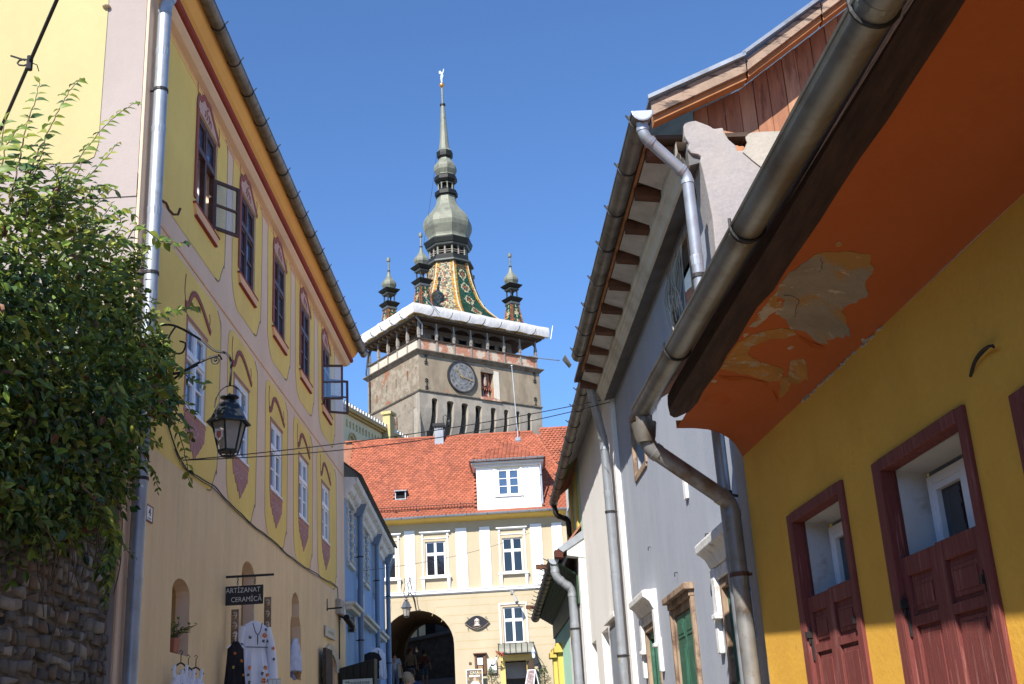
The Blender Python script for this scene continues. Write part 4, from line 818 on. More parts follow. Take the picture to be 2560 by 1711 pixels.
def gwin(q, hood=True):
    a, b, z0, z1 = q
    o = sash_window(gh, GF, a, b, z0, z1, -.06, M_white, M_glass_dark, fw=.04, trans=.635, rows=(1, 1), mull=.055, tr=.085, depth=.06, sashw=.024, sill=(.0, .03, .02, M_white))
    m = MB()
    if hood:
        c = (a+b)/2; hw = .66
        m.fbox(GF, c-hw, c+hw, 8.87, 8.915, 0, .13); m.fbox(GF, c-hw+.05, c+hw-.05, 8.83, 8.868, 0, .07); m.fbox(GF, c-.56, c+.56, 8.61, 8.64, 0, .03)
        m.fbox(GF, c-hw+.02, c+hw-.02, 6.93, 7.0, 0, .15)
        for sg in (-1, 1):
            x = c+sg*.54; m.fbox(GF, x-.045, x+.045, 8.68, 8.828, 0, .055); m.fbox(GF, x-.026, x+.026, 7.002, 8.68, 0, .03); m.hexa([GF.w(x-.04, 6.432, 0), GF.w(x+.04, 6.432, 0), GF.w(x+.04, 6.432, .03), GF.w(x-.04, 6.432, .03), GF.w(x-.07, 6.928, 0), GF.w(x+.07, 6.928, 0), GF.w(x+.07, 6.928, .12), GF.w(x-.07, 6.928, .12)])
    else:
        for s0, s1, z0_, z1_ in ((a-.16, a-.10, z0-.1, z1+.16), (b+.10, b+.16, z0-.1, z1+.16), (a-.10, b+.10, z1+.10, z1+.16)): m.fbox(GF, s0, s1, z0_, z1_, 0, .04)
    m.build('window_surround', M_white, o, bevel=.004)
gwin(w0); gwin(w1); gwin(w2); gwin(lw_, False)
# eave: soffit, gutter, roof with beaver-tail tiles, ridge
e = MB(); e.hexa([GF.w(-9, 9.28, .0), GF.w(2.62, 9.28, .0), GF.w(2.62, 9.40, .52), GF.w(-9, 9.40, .52), GF.w(-9, 9.41, 0), GF.w(2.62, 9.41, 0), GF.w(2.62, 9.44, .52), GF.w(-9, 9.44, .52)]); e.build('eave_soffit', M_gate_shade, gh)
gutter(gh, (-9, 49.40, 9.46), (2.66, 49.40, 9.50), .075, (M_zinc_new, M_iron), every=.92, seam=3)
EY, EZ, RP = 49.47, 9.47, math.radians(50)
RL = 5.72                                          # slope length
ry, rz = math.cos(RP), math.sin(RP)
def onroof(x, u, h=0): return Vector((x, EY+u*ry - h*rz, EZ+u*rz + h*ry))
RX1 = .80                                          # right end of the ridge; hip from there to the eave corner
r_ = MB(); r_.prism([onroof(-9, 0, -.06), onroof(2.66, 0, -.06), onroof(RX1, RL, -.06), onroof(-9, RL, -.06)], (0, .03, -.05))
r_.prism([onroof(2.66, 0, -.06), (2.66, EY+2*RL*ry, EZ), onroof(RX1, RL, -.06)], (-.05, 0, -.05)); r_.prism([(-9, EY+2*RL*ry, EZ), (2.66, EY+2*RL*ry, EZ), onroof(RX1, RL, -.06), onroof(-9, RL, -.06)], (0, -.03, -.05))
rf = r_.build('roof', M_tile_old, gh)
def tile_mesh():
    m = bpy.data.meshes.new('roof_tile'); w_, l_, t_ = .082, .20, .014
    top = [(-w_, 0), (w_, 0), (w_, l_*.62), (w_*.6, l_*.9), (0, l_), (-w_*.6, l_*.9), (-w_, l_*.62)]     # y runs down the slope
    m.from_pydata([(x, -y, 0) for x, y in top] + [(x, -y, t_) for x, y in top], [], [tuple(range(7, 14))] + [(i, (i+1) % 7, (i+1) % 7+7, i+7) for i in range(7)]); m.materials.append(M_tile); return m
TM = tile_mesh(); tiles = []; row = 0; u = .12
while u < RL:
    x = -7.6 + (.086 if row % 2 else 0); xmax = lerp(2.60, RX1, u/RL)
    while x < xmax:
        if not (-1.93 < x < .92 and .12 < u < 2.95) and not (-5.46 < x < -4.96 and 1.22 < u < 1.75): tiles.append((x, u, row))
        x += .172
    u += .132; row += 1
tiles.sort(key=lambda q: q[1])
tv = MB(); cnt = 0; rt = random.Random(3)
for (x, u, row) in tiles:
    jx, ju, ja = rt.uniform(-.006, .006), rt.uniform(-.012, .012), rt.uniform(-.03, .03); tl = .13
    sag_ = .03*noise.noise(Vector((x*.5, u*.6, 0)))
    p = onroof(x+jx, u+ju+.07, .012+sag_)
    ux = Vector((1, ja, 0)).normalized(); uy = Vector((0, math.cos(RP-tl), math.sin(RP-tl))); uz = ux.cross(uy)
    if cnt < 285 and x > -6.6:
        o = child('roof_tile', TM, rf); o.matrix_local = Matrix(((ux.x, uy.x, uz.x, p.x-gh.location.x), (ux.y, uy.y, uz.y, p.y-gh.location.y), (ux.z, uy.z, uz.z, p.z-gh.location.z), (0, 0, 0, 1))); cnt += 1
    else: tv.add([p + ux*v.co.x + uy*v.co.y + uz*v.co.z for v in TM.vertices], [tuple(f.vertices) for f in TM.polygons])
tv.build('roof_tiles', M_tile, rf)['kind'] = 'stuff'
def ridge(parent, a, b, r=.085, step=.3):
    a, b = Vector(a), Vector(b); L = (b-a).length; d = (b-a).normalized(); k = int(L/step)
    for i in range(k):
        m = MB(); m.tube([a+d*(i*step-.03), a+d*((i+1)*step)], r, 8, rr=[r*1.12, r*.9], arc=(-math.pi*.55, math.pi*.55), up=Vector((0, 0, 1))); m.build('ridge_tile', M_tile, parent, smooth=True)
ridge(rf, onroof(-8, RL, .0), onroof(RX1, RL, .0)); ridge(rf, onroof(2.60, .05, .0), onroof(RX1, RL, .0))
# snow guard along the eave
for s0, s1 in ((-7.6, -1.98),):
    sg = MB(); u = .42
    for h in (.10, .25): sg.tube([onroof(s0, u, h), onroof(s1, u, h)], .013, 5)
    sg.build('snow_guard_rail', M_iron, gh); x = s0
    while x < s1: m = MB(); m.tube([onroof(x, u, .02), onroof(x, u, .25)], .010, 4); m.build('snow_guard_bar', M_rust, gh); x += .125
    x = s0+.4
    while x < s1: m = MB(); m.hexa([onroof(x-.06, u-.09, .02), onroof(x+.06, u-.09, .02), onroof(x+.06, u, .03), onroof(x-.06, u, .03), onroof(x-.06, u-.09, .06), onroof(x+.06, u-.09, .06), onroof(x+.06, u, .06), onroof(x-.06, u, .06)]); m.build('snow_guard_foot', M_iron, gh); x += .92
# roof hatch and sheet metal vent
m = MB(); hx0, hx1 = -5.44, -4.97; uu = 1.22; p0 = onroof(hx0, uu)
m.wbox(hx0, hx0+.04, p0.y-.06, p0.y+.4, p0.z+.02, p0.z+.40); m.wbox(hx1-.04, hx1, p0.y-.06, p0.y+.4, p0.z+.02, p0.z+.40); m.wbox(hx0+.04, hx1-.04, p0.y-.06, p0.y+.4, p0.z+.02, p0.z+.06); m.hexa([(hx0-.04, p0.y-.14, p0.z+.38), (hx1+.04, p0.y-.14, p0.z+.38), (hx1+.04, p0.y+.6, p0.z+.56), (hx0-.04, p0.y+.6, p0.z+.56), (hx0-.04, p0.y-.14, p0.z+.41), (hx1+.04, p0.y-.14, p0.z+.41), (hx1+.04, p0.y+.6, p0.z+.59), (hx0-.04, p0.y+.6, p0.z+.59)])
h = m.build('roof_hatch', M_zinc, gh); m = MB(); m.wbox(hx0+.05, hx1-.05, p0.y+.03, p0.y+.06, p0.z+.06, p0.z+.38); m.build('hatch_pane', M_dark, h)
q = onroof(-3.62, RL-.55)
m = MB(); m.wbox(-3.82, -3.42, q.y-.05, q.y+.40, q.z-.05, q.z+.78); c_ = m.build('chimney', mat('grey sheet chimney', (.25, .27, .30), .5, .3, var=.15), gh)
m = MB(); m.wbox(-3.90, -3.34, q.y-.12, q.y+.46, q.z+.86, q.z+.99); 
for k in range(8): m.wbox(-3.88+k*.07, -3.85+k*.07, q.y-.11, q.y-.09, q.z+.78, q.z+.87)
m.build('chimney_cap', M_black, c_)
# dormer
DX0, DX1, DY, DZ0, DZ1 = -1.87, .855, 49.72, 9.66, 11.50
DF = Fac(0, DY, 90, 1)
m = MB(); m.wall(DF, rect(DX0, DX1, DZ0, DZ1), [rect(-.98, -.02, 10.24, 11.40)], 0, .1); m.wbox(DX0, DX0+.05, DY+.001, DY+2.4, DZ0, DZ1); m.wbox(DX1-.05, DX1, DY+.001, DY+2.4, DZ0, DZ1); dm = m.build('dormer', M_white, gh)
M_dorm = mat('bright white render', (.86, .86, .86), .85, var=.02); dm.data.materials[0] = M_dorm
sash_window(gh, DF, -.98, -.02, 10.24, 11.40, -.03, M_white, M_glass, fw=.045, trans=1, rows=(3, 1), mull=.07, bar=.03, depth=.05, sill=(.14, .05, .07, M_white), name='dormer_window')
m = MB(); a, b, z0, z1 = -1.06, .06, 10.24, 11.50
for s0, s1, za, zb in ((a-.04, a+.03, z0, z1), (b-.03, b+.04, z0, z1), (a+.03, b-.03, z1-.07, z1)): m.fbox(DF, s0, s1, za, zb, 0, .03)
for x in (a, b): m.fbox(DF, x-.03, x+.03, 9.75, 10.18, 0, .025)
m.build('window_surround', mat('cream surround', (.76, .70, .52), .85), dm)
m = MB(); ez = 11.60; x0, x1 = DX0-.20, DX1+.20; y0 = DY-.28
m.wbox(DX0-.1, DX1+.1, DY-.12, DY, DZ1, DZ1+.12); m.wbox(DX0-.2, DX1+.2, DY-.24, DY+2.6, DZ1+.12, DZ1+.20); m.build('dormer_cornice', mat('pale grey cornice', (.62, .60, .57), .8), dm, bevel=.01)
gutter(dm, (x0-.02, y0-.04, ez+.18), (x1+.02, y0-.04, ez+.19), .06, (M_zinc_new, M_iron), every=.55, seam=3)
pk = Vector((-.52, DY+1.45, 13.05)); bk = DY+3.4
D0, D1 = Vector((x0, y0, ez+.14)), Vector((x1, y0, ez+.14)); D2, D3 = Vector((x1, bk, ez+.14)), Vector((x0, bk, ez+.14)); pk2 = Vector((-.52, bk, 13.05))
m = MB(); m.prism([D0, D1, pk], (0, .02, -.04)); m.prism([D1, D2, pk2, pk], (-.03, 0, -.04)); m.prism([D0, pk, pk2, D3], (.03, 0, -.04)); dr = m.build('dormer_roof', M_tile_old, gh)
def tilefield(A, B, C, parent, D=None, rowh=.132, wd=.172):
    """tiles over the face with eave A-B and apex C (or the top edge D-C)"""
    A, B, C = Vector(A), Vector(B), Vector(C); D = Vector(D) if D is not None else C
    mA = (A+B)/2; ex = (B-A).normalized(); nrm = ex.cross((C+D)/2-mA).normalized()
    if nrm.z < 0: nrm = -nrm
    uy = nrm.cross(ex); 
    if uy.z < 0: uy = -uy
    H = (C-A).dot(uy); k = int(H/rowh); t = MB()
    for i in range(k):
        f = (i+.3)/k; l0 = A.lerp(D, f); l1 = B.lerp(C, f); x = wd/2*(i % 2); L = (l1-l0).length
        while x < L:
            p = l0+ex*x+nrm*.02+uy*.07; u2 = (uy*math.cos(.13)-nrm*-math.sin(.13)*-1).normalized(); n2 = ex.cross(u2); n2 = n2 if n2.z > 0 else -n2
            jx = rt.uniform(-.006, .006); t.add([p + ex*(v.co.x+jx) + u2*v.co.y + n2*v.co.z for v in TM.vertices], [tuple(f_.vertices) for f_ in TM.polygons]); x += wd
    o = t.build('roof_tiles', M_tile, parent); o['kind'] = 'stuff'
tilefield(D0, D1, pk, dr); tilefield(D1, D2, pk2, dr, D=pk); tilefield(D3, D0, pk, dr, D=pk2)
ridge(dr, D1, pk, .07, .26); ridge(dr, D0, pk, .045, .4)
dp = downpipe(dm, [(DX1+.06, DY-.06, ez+.05), (DX1+.06, DY-.06, DZ0+.12)], .04, (M_zinc_new, M_iron), seams=3, brk=1.2)
downpipe(gh, [(1.9, 49.44, 9.42), (1.9, 49.5, 9.15), (2.02, 49.86, 8.9), (2.02, 49.88, 2.5)], .05, (M_zinc, M_iron), seams=3, brk=3)
# wire aerial on the roof
an = thing('radio_aerial', 'thin tall white radio mast with a flat foot on the red tiled roof', 'aerial', onroof(.02, RL-.62))
m = MB(); q = onroof(.02, RL-.6); m.tube([q, q+Vector((-.10, .3, 3.7))], .018, 6, rr=[.022, .014]); m.ball(q+Vector((-.10, .3, 3.72)), .05, 6); m.build('mast', M_zinc_new, an)
m = MB(); m.hexa([onroof(-.13, RL-.75, .03), onroof(.17, RL-.75, .03), onroof(.17, RL-.45, .03), onroof(-.13, RL-.45, .03), onroof(-.10, RL-.72, .10), onroof(.14, RL-.72, .10), onroof(.14, RL-.48, .10), onroof(-.10, RL-.48, .10)]); m.build('mast_foot', M_zinc_new, an)
# ------------------------------------------------------------------ fittings on the gate house
gl = thing('street_lamp', 'small grey lantern on a tall wrought iron bracket above the archway', 'street lamp', (-4.95, 49.95, 5.2), 'lanterns in the street')
lantern(gl, (-4.94, 48.95, 6.05), .78, .25, mat('pale grey lamp paint', (.10, .105, .12), .45, .3, var=.1), M_lglass)
m = MB(); c = Vector((-4.94, 48.95, 6.05))
for sg in (-1, 1):
    m.tube(smooth_pts([c+Vector((0, 0, -.02)), c+Vector((sg*.10, .05, .25)), c+Vector((sg*.05, .25, .55)), c+Vector((sg*.12, .6, .85)), c+Vector((sg*.11, .98, .95))], 5), .016, 5)
m.tube(smooth_pts([c+Vector((.02, .03, .02)), c+Vector((.14, .25, .22)), c+Vector((.28, .6, .05)), c+Vector((.30, .98, -.35))], 5), .018, 5)
m.tube([c+Vector((.05, .98, 1.0)), c+Vector((.30, .98, -.4))], .018, 5)
m.build('wall_bracket', M_iron, gl)
ey = thing('oval_house_sign', 'dark eye-shaped sign with a pale tower emblem and letter M between arch and window', 'sign', (-2.12, 49.93, 4.7))
eye = [(-2.65+1.05*i/16, 5.015+.285*math.sin(math.pi*i/16)) for i in range(17)] + [(-2.65+1.05*i/16, 5.015-.285*math.sin(math.pi*i/16)) for i in range(15, 0, -1)]
m = MB(); m.fprism(GF, eye, .05, .09); m.build('board', mat('near black sign paint', (.016, .015, .02), .5, var=.1), ey)
m = MB(); q = [(-2.125+(a+2.125)*.95, 5.015+(b-5.015)*.92) for a, b in eye]; ribbon(m, GF, q[16:]+[q[0]], .016, .088, .095); m.build('gold_rim', mat('bronze rim', (.30, .22, .15), .5, .3), ey)
m = MB(); M_cr = mat('cream emblem', (.72, .60, .50), .7, var=.03)
m.fprism(GF, [(-2.245, 4.90), (-2.015, 4.90), (-2.015, 4.925), (-2.04, 4.94), (-2.04, 5.10), (-2.025, 5.12), (-2.06, 5.14), (-2.075, 5.17), (-2.10, 5.17), (-2.11, 5.19), (-2.15, 5.19), (-2.16, 5.17), (-2.185, 5.17), (-2.20, 5.14), (-2.235, 5.12), (-2.22, 5.10), (-2.22, 4.94), (-2.245, 4.925)], .088, .094); m.build('emblem', M_cr, ey)
flabel('M', .24, GF, -2.13, 5.02, .096, bpy.data.materials['near black sign paint'], ey, ext=.003)
m = MB(); ribbon(m, GF, [(-2.13+.17*math.cos(a), 4.93+.11*math.sin(a)) for a in [math.pi*(1.05+.9*i/10) for i in range(11)]], .018, .088, .094); m.build('emblem_ribbon', bpy.data.materials['bronze rim'], ey)
for sg in (-1, 1):
    for zz in (4.80, 5.22): m = MB(); m.tube([GF.w(-2.125+sg*.36, zz+(.0), 0), GF.w(-2.125+sg*.40, zz+(.02 if zz > 5 else -.02), .10)], .014, 5); m.build('stand_off', M_iron, ey)
fl = thing('floodlight', 'grey floodlight on a short arm hanging below the white string course', 'floodlight', (-.5, 49.9, 5.7))
m = MB(); m.tube([(-.62, 50, 6.22), (-.60, 49.8, 6.22), (-.50, 49.55, 5.95)], .025, 6); m.fbox(GF, -.68, -.54, 6.12, 6.25, .002, .06); m.build('arm', mat('lamp arm grey', (.3, .3, .28), .6), fl); m = MB(); m.tube([(-.52, 49.6, 5.98), (-.46, 49.45, 5.80), (-.42, 49.35, 5.68)], .07, 8, rr=[.05, .075, .085]); m.build('lamp_head', bpy.data.materials['lamp arm grey'], fl, smooth=True)
cn = thing('door_canopy', 'curved grey canopy on black wrought iron brackets over the shop door', 'canopy', (-.58, 49.9, 3.2))
prof = [(.02, 4.10), (.18, 4.08), (.36, 3.98), (.50, 3.80), (.54, 3.68)]
m = MB()
for i in range(4):
    (o0, z0), (o1, z1) = prof[i], prof[i+1]; m.hexa([GF.w(s, z, o) for s, z, o in ((-1.28, z0, o0), (.14, z0, o0), (.14, z1, o1), (-1.28, z1, o1), (-1.28, z0-.012, o0), (.14, z0-.012, o0), (.14, z1-.012, o1), (-1.28, z1-.012, o1))])
m.build('canopy_sheet', mat('frosted canopy sheet', (.19, .19, .155), .4, var=.15), cn, smooth=True)
for k in range(7):
    s = -1.28+1.42*k/6; m = MB(); m.tube([GF.w(s, z+.015, o+.01) for o, z in prof], .016, 5); m.build('canopy_rib', M_iron, cn)
for zz, oo in ((4.11, .03), (3.67, .55)): m = MB(); m.tube([GF.w(-1.32, zz, oo), GF.w(.18, zz, oo)], .014, 5); m.build('canopy_rail', M_iron, cn)
for s, sg in ((-1.34, -1), (.20, 1)):
    m = MB(); m.tube(smooth_pts([GF.w(s+sg*.42, 2.95, .02), GF.w(s+sg*.30, 3.25, .15), GF.w(s+sg*.02, 3.62, .5)], 5), .013, 5); m.tube(smooth_pts([GF.w(s+sg*.22, 2.62, .02), GF.w(s+sg*.05, 3.0, .1), GF.w(s+sg*.2, 3.1, .12), GF.w(s+sg*.1, 3.4, .2), GF.w(s, 3.66, .5)], 5), .011, 5)
    m.tube([GF.w(s+sg*(.10+.09*math.cos(t*.6)), 2.95+.09*math.sin(t*.6), .1) for t in range(11)], .010, 5); m.tube([GF.w(s+sg*(.13+.06*math.cos(t*.6)), 3.18+.06*math.sin(t*.6), .12) for t in range(11)], .010, 5)
    m.build('scroll_bracket', M_iron, cn)
m = MB(); m.fbox(GF, -1.24, .12, 3.42, 3.66, .004, .10); m.fbox(GF, -1.24, -1.04, 1.4, 3.42, .004, .10); m.fbox(GF, -.17, .10, 1.4, 3.42, .004, .08); m.build('door_surround', mat('yellow door surround', (.62, .46, .16), .85, var=.06), gh, bevel=.01)
m = MB(); m.fbox(GF, -1.04, -.17, 1.5, 3.40, -1.6, -1.55); m.fbox(GF, -1.04, -.17, 2.75, 3.40, -.9, -.85); m.build('shop_interior', mat('white shop interior', (.5, .5, .5), .9), gh)
m = MB(); m.hexa([GF.w(*q) for q in ((-.18, 1.5, .02), (.12, 1.5, .55), (.12, 3.36, .55), (-.18, 3.36, .02), (-.15, 1.5, .0), (.15, 1.5, .53), (.15, 3.36, .53), (-.15, 3.36, .0))]); m.build('open_door', M_wood_old, gh)
mc = thing('menu_case', 'tall brown wooden menu case with white sheets on the wall left of the shop door', 'menu case', (-2.05, 49.95, 2.9))
m = MB(); m.fbox(GF, -2.29, -2.20, 2.95, 3.74, 0, .10); m.fbox(GF, -1.93, -1.83, 2.95, 3.74, 0, .10); m.fbox(GF, -2.20, -1.93, 3.66, 3.74, 0, .10); m.fbox(GF, -2.20, -1.93, 2.95, 3.05, 0, .10); m.fbox(GF, -2.34, -1.78, 3.745, 3.79, 0, .2); m.build('case_frame', mat('brown stained wood', (.13, .065, .04), .6, var=.25, scale=8), mc, bevel=.006)
m = MB(); m.fbox(GF, -2.19, -1.94, 3.06, 3.65, .02, .03); m.build('case_back', M_dark, mc)
m = MB(); m.fbox(GF, -2.18, -1.96, 3.32, 3.62, .032, .036); m.build('menu_sheet', M_white, mc); m = MB(); m.fbox(GF, -2.17, -1.97, 3.07, 3.28, .032, .036); m.build('menu_sheet', mat('food picture', (.30, .20, .10), .6, var=.5, scale=30), mc)
em = thing('meter_box', 'white electricity meter box with a dark label beside the shop door', 'meter box', (-1.57, 49.9, 3.0)); m = MB(); m.fbox(GF, -1.745, -1.40, 3.06, 3.50, 0, .15); m.build('housing', M_white, em, bevel=.015); m = MB(); m.fbox(GF, -1.64, -1.51, 3.24, 3.30, .151, .155); m.build('label_plate', M_iron, em); m = MB(); m.fbox(GF, -1.745, -1.40, 2.96, 3.055, 0, .12); m.build('base', mat('grey meter base', (.2, .2, .18), .7), em)
vb = thing('wall_vent', 'tiny brown vent plate on the wall right of the archway', 'vent', (-2.47, 49.98, 3.4)); m = MB(); m.fbox(GF, -2.53, -2.43, 3.36, 3.45, 0, .03); m.build('plate', M_rust, vb)
po = thing('poster_board', 'white-framed poster of a man in a white shirt headed CASA by the archway', 'poster', (-2.3, 49.6, ground_z(49.6)))
PF = Fac(0, 49.62, 90, 1)
m = MB()
for q in ((-2.645, -2.615, 2.2, 3.14), (-2.005, -1.975, 2.2, 3.14), (-2.615, -2.005, 3.11, 3.14)): m.fbox(PF, *q, 0, .04)
m.fbox(PF, -2.64, -2.60, 1.6, 2.2, 0, .04); m.fbox(PF, -2.02, -1.98, 1.6, 2.2, 0, .04); m.build('frame', M_white, po)
m = MB(); m.fbox(PF, -2.615, -2.005, 2.2, 3.11, .0, .02); m.build('print', mat('dark poster print', (.12, .10, .08), .5, var=.4, scale=7, col2=(.38, .27, .10), thr=.56, scale2=9), po)
flabel('CASA', .145, PF, -2.31, 3.00, .021, mat('pale poster lettering', (.7, .68, .6), .6), po, ext=.002)
m = MB()
for k in range(7): m.fbox(PF, -2.53+k*.065, -2.48+k*.065, 2.84, 2.91, .02, .024)
m.build('small_print', bpy.data.materials['pale poster lettering'], po)
m = MB(); m.fprism(PF, [(-2.52, 2.2), (-2.06, 2.2), (-2.07, 2.5), (-2.16, 2.64), (-2.24, 2.68), (-2.36, 2.68), (-2.43, 2.62), (-2.52, 2.5)], .02, .025); m.build('printed_shirt', M_white, po); m = MB(); m.fprism(PF, [(-2.35, 2.66), (-2.25, 2.66), (-2.24, 2.78), (-2.30, 2.83), (-2.36, 2.78)], .025, .028); m.build('printed_face', mat('print skin', (.5, .33, .24), .6), po)
ab = thing('a_board', 'white-framed chalk sandwich board standing in front of the shop door', 'sandwich board', (.0, 49.0, ground_z(49)))
m = MB(); T_ = [Vector(q) for q in ((-.12, 48.7, 2.92), (.17, 48.72, 2.92))]; B_ = [Vector(q) for q in ((-.42, 48.35, 1.6), (-.05, 48.3, 1.6))]; C_ = [Vector(q) for q in ((.42, 48.9, 1.6),)]
for a, b in ((T_[0], B_[0]), (T_[1], B_[1]), (T_[0], T_[1]), (T_[1], C_[0])): m.tube([a, b], .022, 4)
m.build('frame', M_white, ab); m = MB(); m.add([T_[0], T_[1], B_[1], B_[0], T_[1], B_[1], C_[0]], [(0, 1, 2, 3)]); m.build('chalk_panel', mat('menu print', (.20, .14, .14), .6, var=.4, scale=9, col2=(.45, .38, .34), thr=.58, scale2=16), ab); m = MB(); m.prism([T_[1], C_[0], Vector((.0, 48.95, 1.6))], (0, .01, 0)); m.build('side_panel', mat('dark panel', (.06, .065, .05), .6), ab)
def shrub(name, lab, c, h, rad, n, m_, cat='plant', seed=1):
    r_ = random.Random(seed); t = thing(name, lab, cat, c); c = Vector(c); mb_ = MB(); sm = MB()
    sm.tube([c, c+Vector((.02, 0, h*.5)), c+Vector((0, .01, h))], .02, 5, rr=[.03, .02, .008])
    for i in range(n):
        z = r_.uniform(.12, 1)*h; a = r_.uniform(0, 6.28); R = rad*(1.15-z/h)*r_.uniform(.3, 1); p = c+Vector((R*math.cos(a), R*math.sin(a), z)); add_leaf(mb_, p, Vector((math.cos(a), math.sin(a), r_.uniform(-.3, .6))), Vector((r_.uniform(-.5, .5), r_.uniform(-.9, .2), 1)), r_.uniform(.06, .12), .05)
        if i % 9 == 0: sm.tube([c+Vector((0, 0, z*.8)), p], .006, 4)
    sm.build('stem', M_twig, t); mb_.build('foliage', m_, t)['kind'] = 'stuff'; return t
shrub('potted_conifer', 'thin grey-green potted conifer left of the shop door', (-1.62, 49.3, 1.9), 1.3, .28, 260, M_leaf_mats[2], seed=4)
shrub('potted_shrub', 'dark dense potted shrub right of the sandwich board', (.52, 49.2, 1.9), 1.15, .36, 380, M_leaf_mats[2], seed=6)
fb = thing('hanging_flowers', 'small wall basket of red geraniums at the left end of the door canopy', 'flowers', (-1.33, 49.5, 3.55))
m = MB(); r_ = random.Random(9)
for i in range(60): p = Vector((-1.30+r_.gauss(0, .10)+.08, 49.5+r_.gauss(0, .06), 3.66+r_.gauss(0, .07))); add_leaf(m, p, Vector((r_.uniform(-1, 1), r_.uniform(-1, .3), r_.uniform(-.5, 1))), Vector((0, -1, .6)), .07, .06, 1 if i % 2 else 0)
m.build('blossom', [M_leaf_mats[0], mat('red geranium', (.55, .03, .03), .6, var=.2)], fb); m = MB(); m.lathe([(.05, 0), (.08, .1)], (-1.38, 49.5, 3.45), 8); m.build('pot', M_white, fb)
sb = thing('spirits_lamp', 'white and blue glass lamp hanging at the right end of the door canopy', 'lamp', (.12, 49.45, 3.4)); m = MB(); m.lathe([(.02, .42), (.06, .3), (.08, .22), (.06, .16), (.07, .1), (.05, .02), (.02, 0)], (.14, 49.42, 3.42), 10); m.tube([(.14, 49.42, 3.84), (.14, 49.42, 4.0)], .008, 4); m.build('shade', M_white, sb, smooth=True); m = MB(); m.lathe([(.082, .20), (.083, .24), (.075, .27)], (.14, 49.42, 3.42), 10); m.build('shade_band', M_blue, sb)
# what one sees through the arch: paved ramp, dark retaining wall with a handrail
pw = structure(MB().add([(-9, 55.4, 2.84), (3, 55.4, 2.84), (3, 62, 3.9), (-9, 62, 3.5)], [(0, 1, 2, 3)]).build('path', mat('dark paving', (.10, .10, .11), .9, var=.25, scale=5)))
rw = thing('retaining_wall', 'dark stone retaining wall with a wooden handrail seen through the archway', 'wall', (-4.5, 61, 3.5))
RF_ = Fac(-4.5, 60.5, 84, 1)
m = MB(); m.fprism(RF_, [(-3.5, 2), (4.5, 2), (4.5, 6.25), (-3.5, 5.0)], -.4, 0); m.build('stone_face', mat('dark rubble face', (.13, .10, .075), .95, var=.35, scale=5, bump=.6, bscale=14), rw)
m = MB(); m.fprism(RF_, [(-3.5, 5.0), (4.5, 6.25), (4.5, 6.42), (-3.5, 5.17)], -.5, .08); m.build('coping', mat('grey coping', (.20, .18, .16), .9, var=.2), rw)
for k in range(5):
    s = -2.6+k*1.55; zz = 5.17+(s+3.5)*.156; m = MB(); m.fbox(RF_, s-.05, s+.05, zz, zz+.95, -.25, -.17); m.build('rail_post', mat('weathered rail wood', (.22, .20, .18), .9) if k == 0 else bpy.data.materials['weathered rail wood'], rw)
m = MB(); m.fprism(RF_, [(-3.5, 5.98), (4.5, 7.22), (4.5, 7.33), (-3.5, 6.09)], -.26, -.16); m.build('handrail', bpy.data.materials['weathered rail wood'], rw)
bkw = thing('back_house', 'dark grey stone house wall far behind the archway', 'house', (-4, 64, 4)); m = MB(); m.wbox(-10, 4, 64, 70, 2, 11); m.build('wall', mat('dark grey wall', (.09, .085, .08), .9, var=.3, scale=2), bkw)
for x in (-5.3, -3.4): m = MB(); m.wbox(x-.35, x+.35, 63.9, 64.0, 5.5, 8); m.build('window', M_dark, bkw)
# ------------------------------------------------------------------ pale yellow crenellated building between the painted house and the tower
CF = Fac(-8.5, 54, 17, 1)
M_cren = mat('pale straw render', (.66, .60, .38), .9, var=.05, scale=1, bump=.08)
cb = thing('crenellated_building', 'straw yellow building with a row of small arches and white battlements left of the tower', 'building', CF.w(8, 3, -2))
m = MB(); fr = [arch(s0, s0+.22, 15.12, 15.36, 15.50, 5) for s0 in [.9+.37*k for k in range(26)]]
m.wall(CF, [(-2, 3), (14, 3), (14, 15.75), (-2, 15.75)], fr + [arch(1.3, 1.9, 13.4, 14.55, 14.8), arch(4.6, 5.2, 13.4, 14.55, 14.8), arch(8, 8.6, 13.4, 14.5, 14.8)], 0, .12); m.fbox(CF, -2, 14, 3, 15.7, -5, -.14); m.build('wall', M_cren, cb)
m = MB(); m.fbox(CF, -2, 14, 15.752, 15.85, -.1, .14); m.fbox(CF, -2, 14, 15.852, 16.0, -.1, .26); m.build('cornice', mat('ochre cornice', (.46, .34, .14), .85, var=.1), cb)
m = MB(); m.fbox(CF, -2, 14, 16.0, 16.03, -.1, .30); m.build('cornice_sheet', M_white, cb)
s = -1.9
while s < 14: m = MB(); m.fbox(CF, s, s+.16, 16.03, 16.22, .05, .28); m.build('merlon', M_cream, cb); s += .33
m = MB(); m.fbox(CF, 5.2, 5.75, 15.2, 16.75, .05, .45); m.fbox(CF, 5.1, 5.85, 16.75, 16.9, -.02, .55); m.build('turret', mat('yellow turret render', (.42, .36, .17), .9), cb)
for s in (1.3, 4.6, 8): m = MB(); ribbon(m, CF, [(s+.3+.42*math.cos(a), 14.5+.42*math.sin(a)) for a in [math.pi*i/8 for i in range(9)]], .08, .0, .05); m.build('window_arch', bpy.data.materials['ochre cornice'], cb)
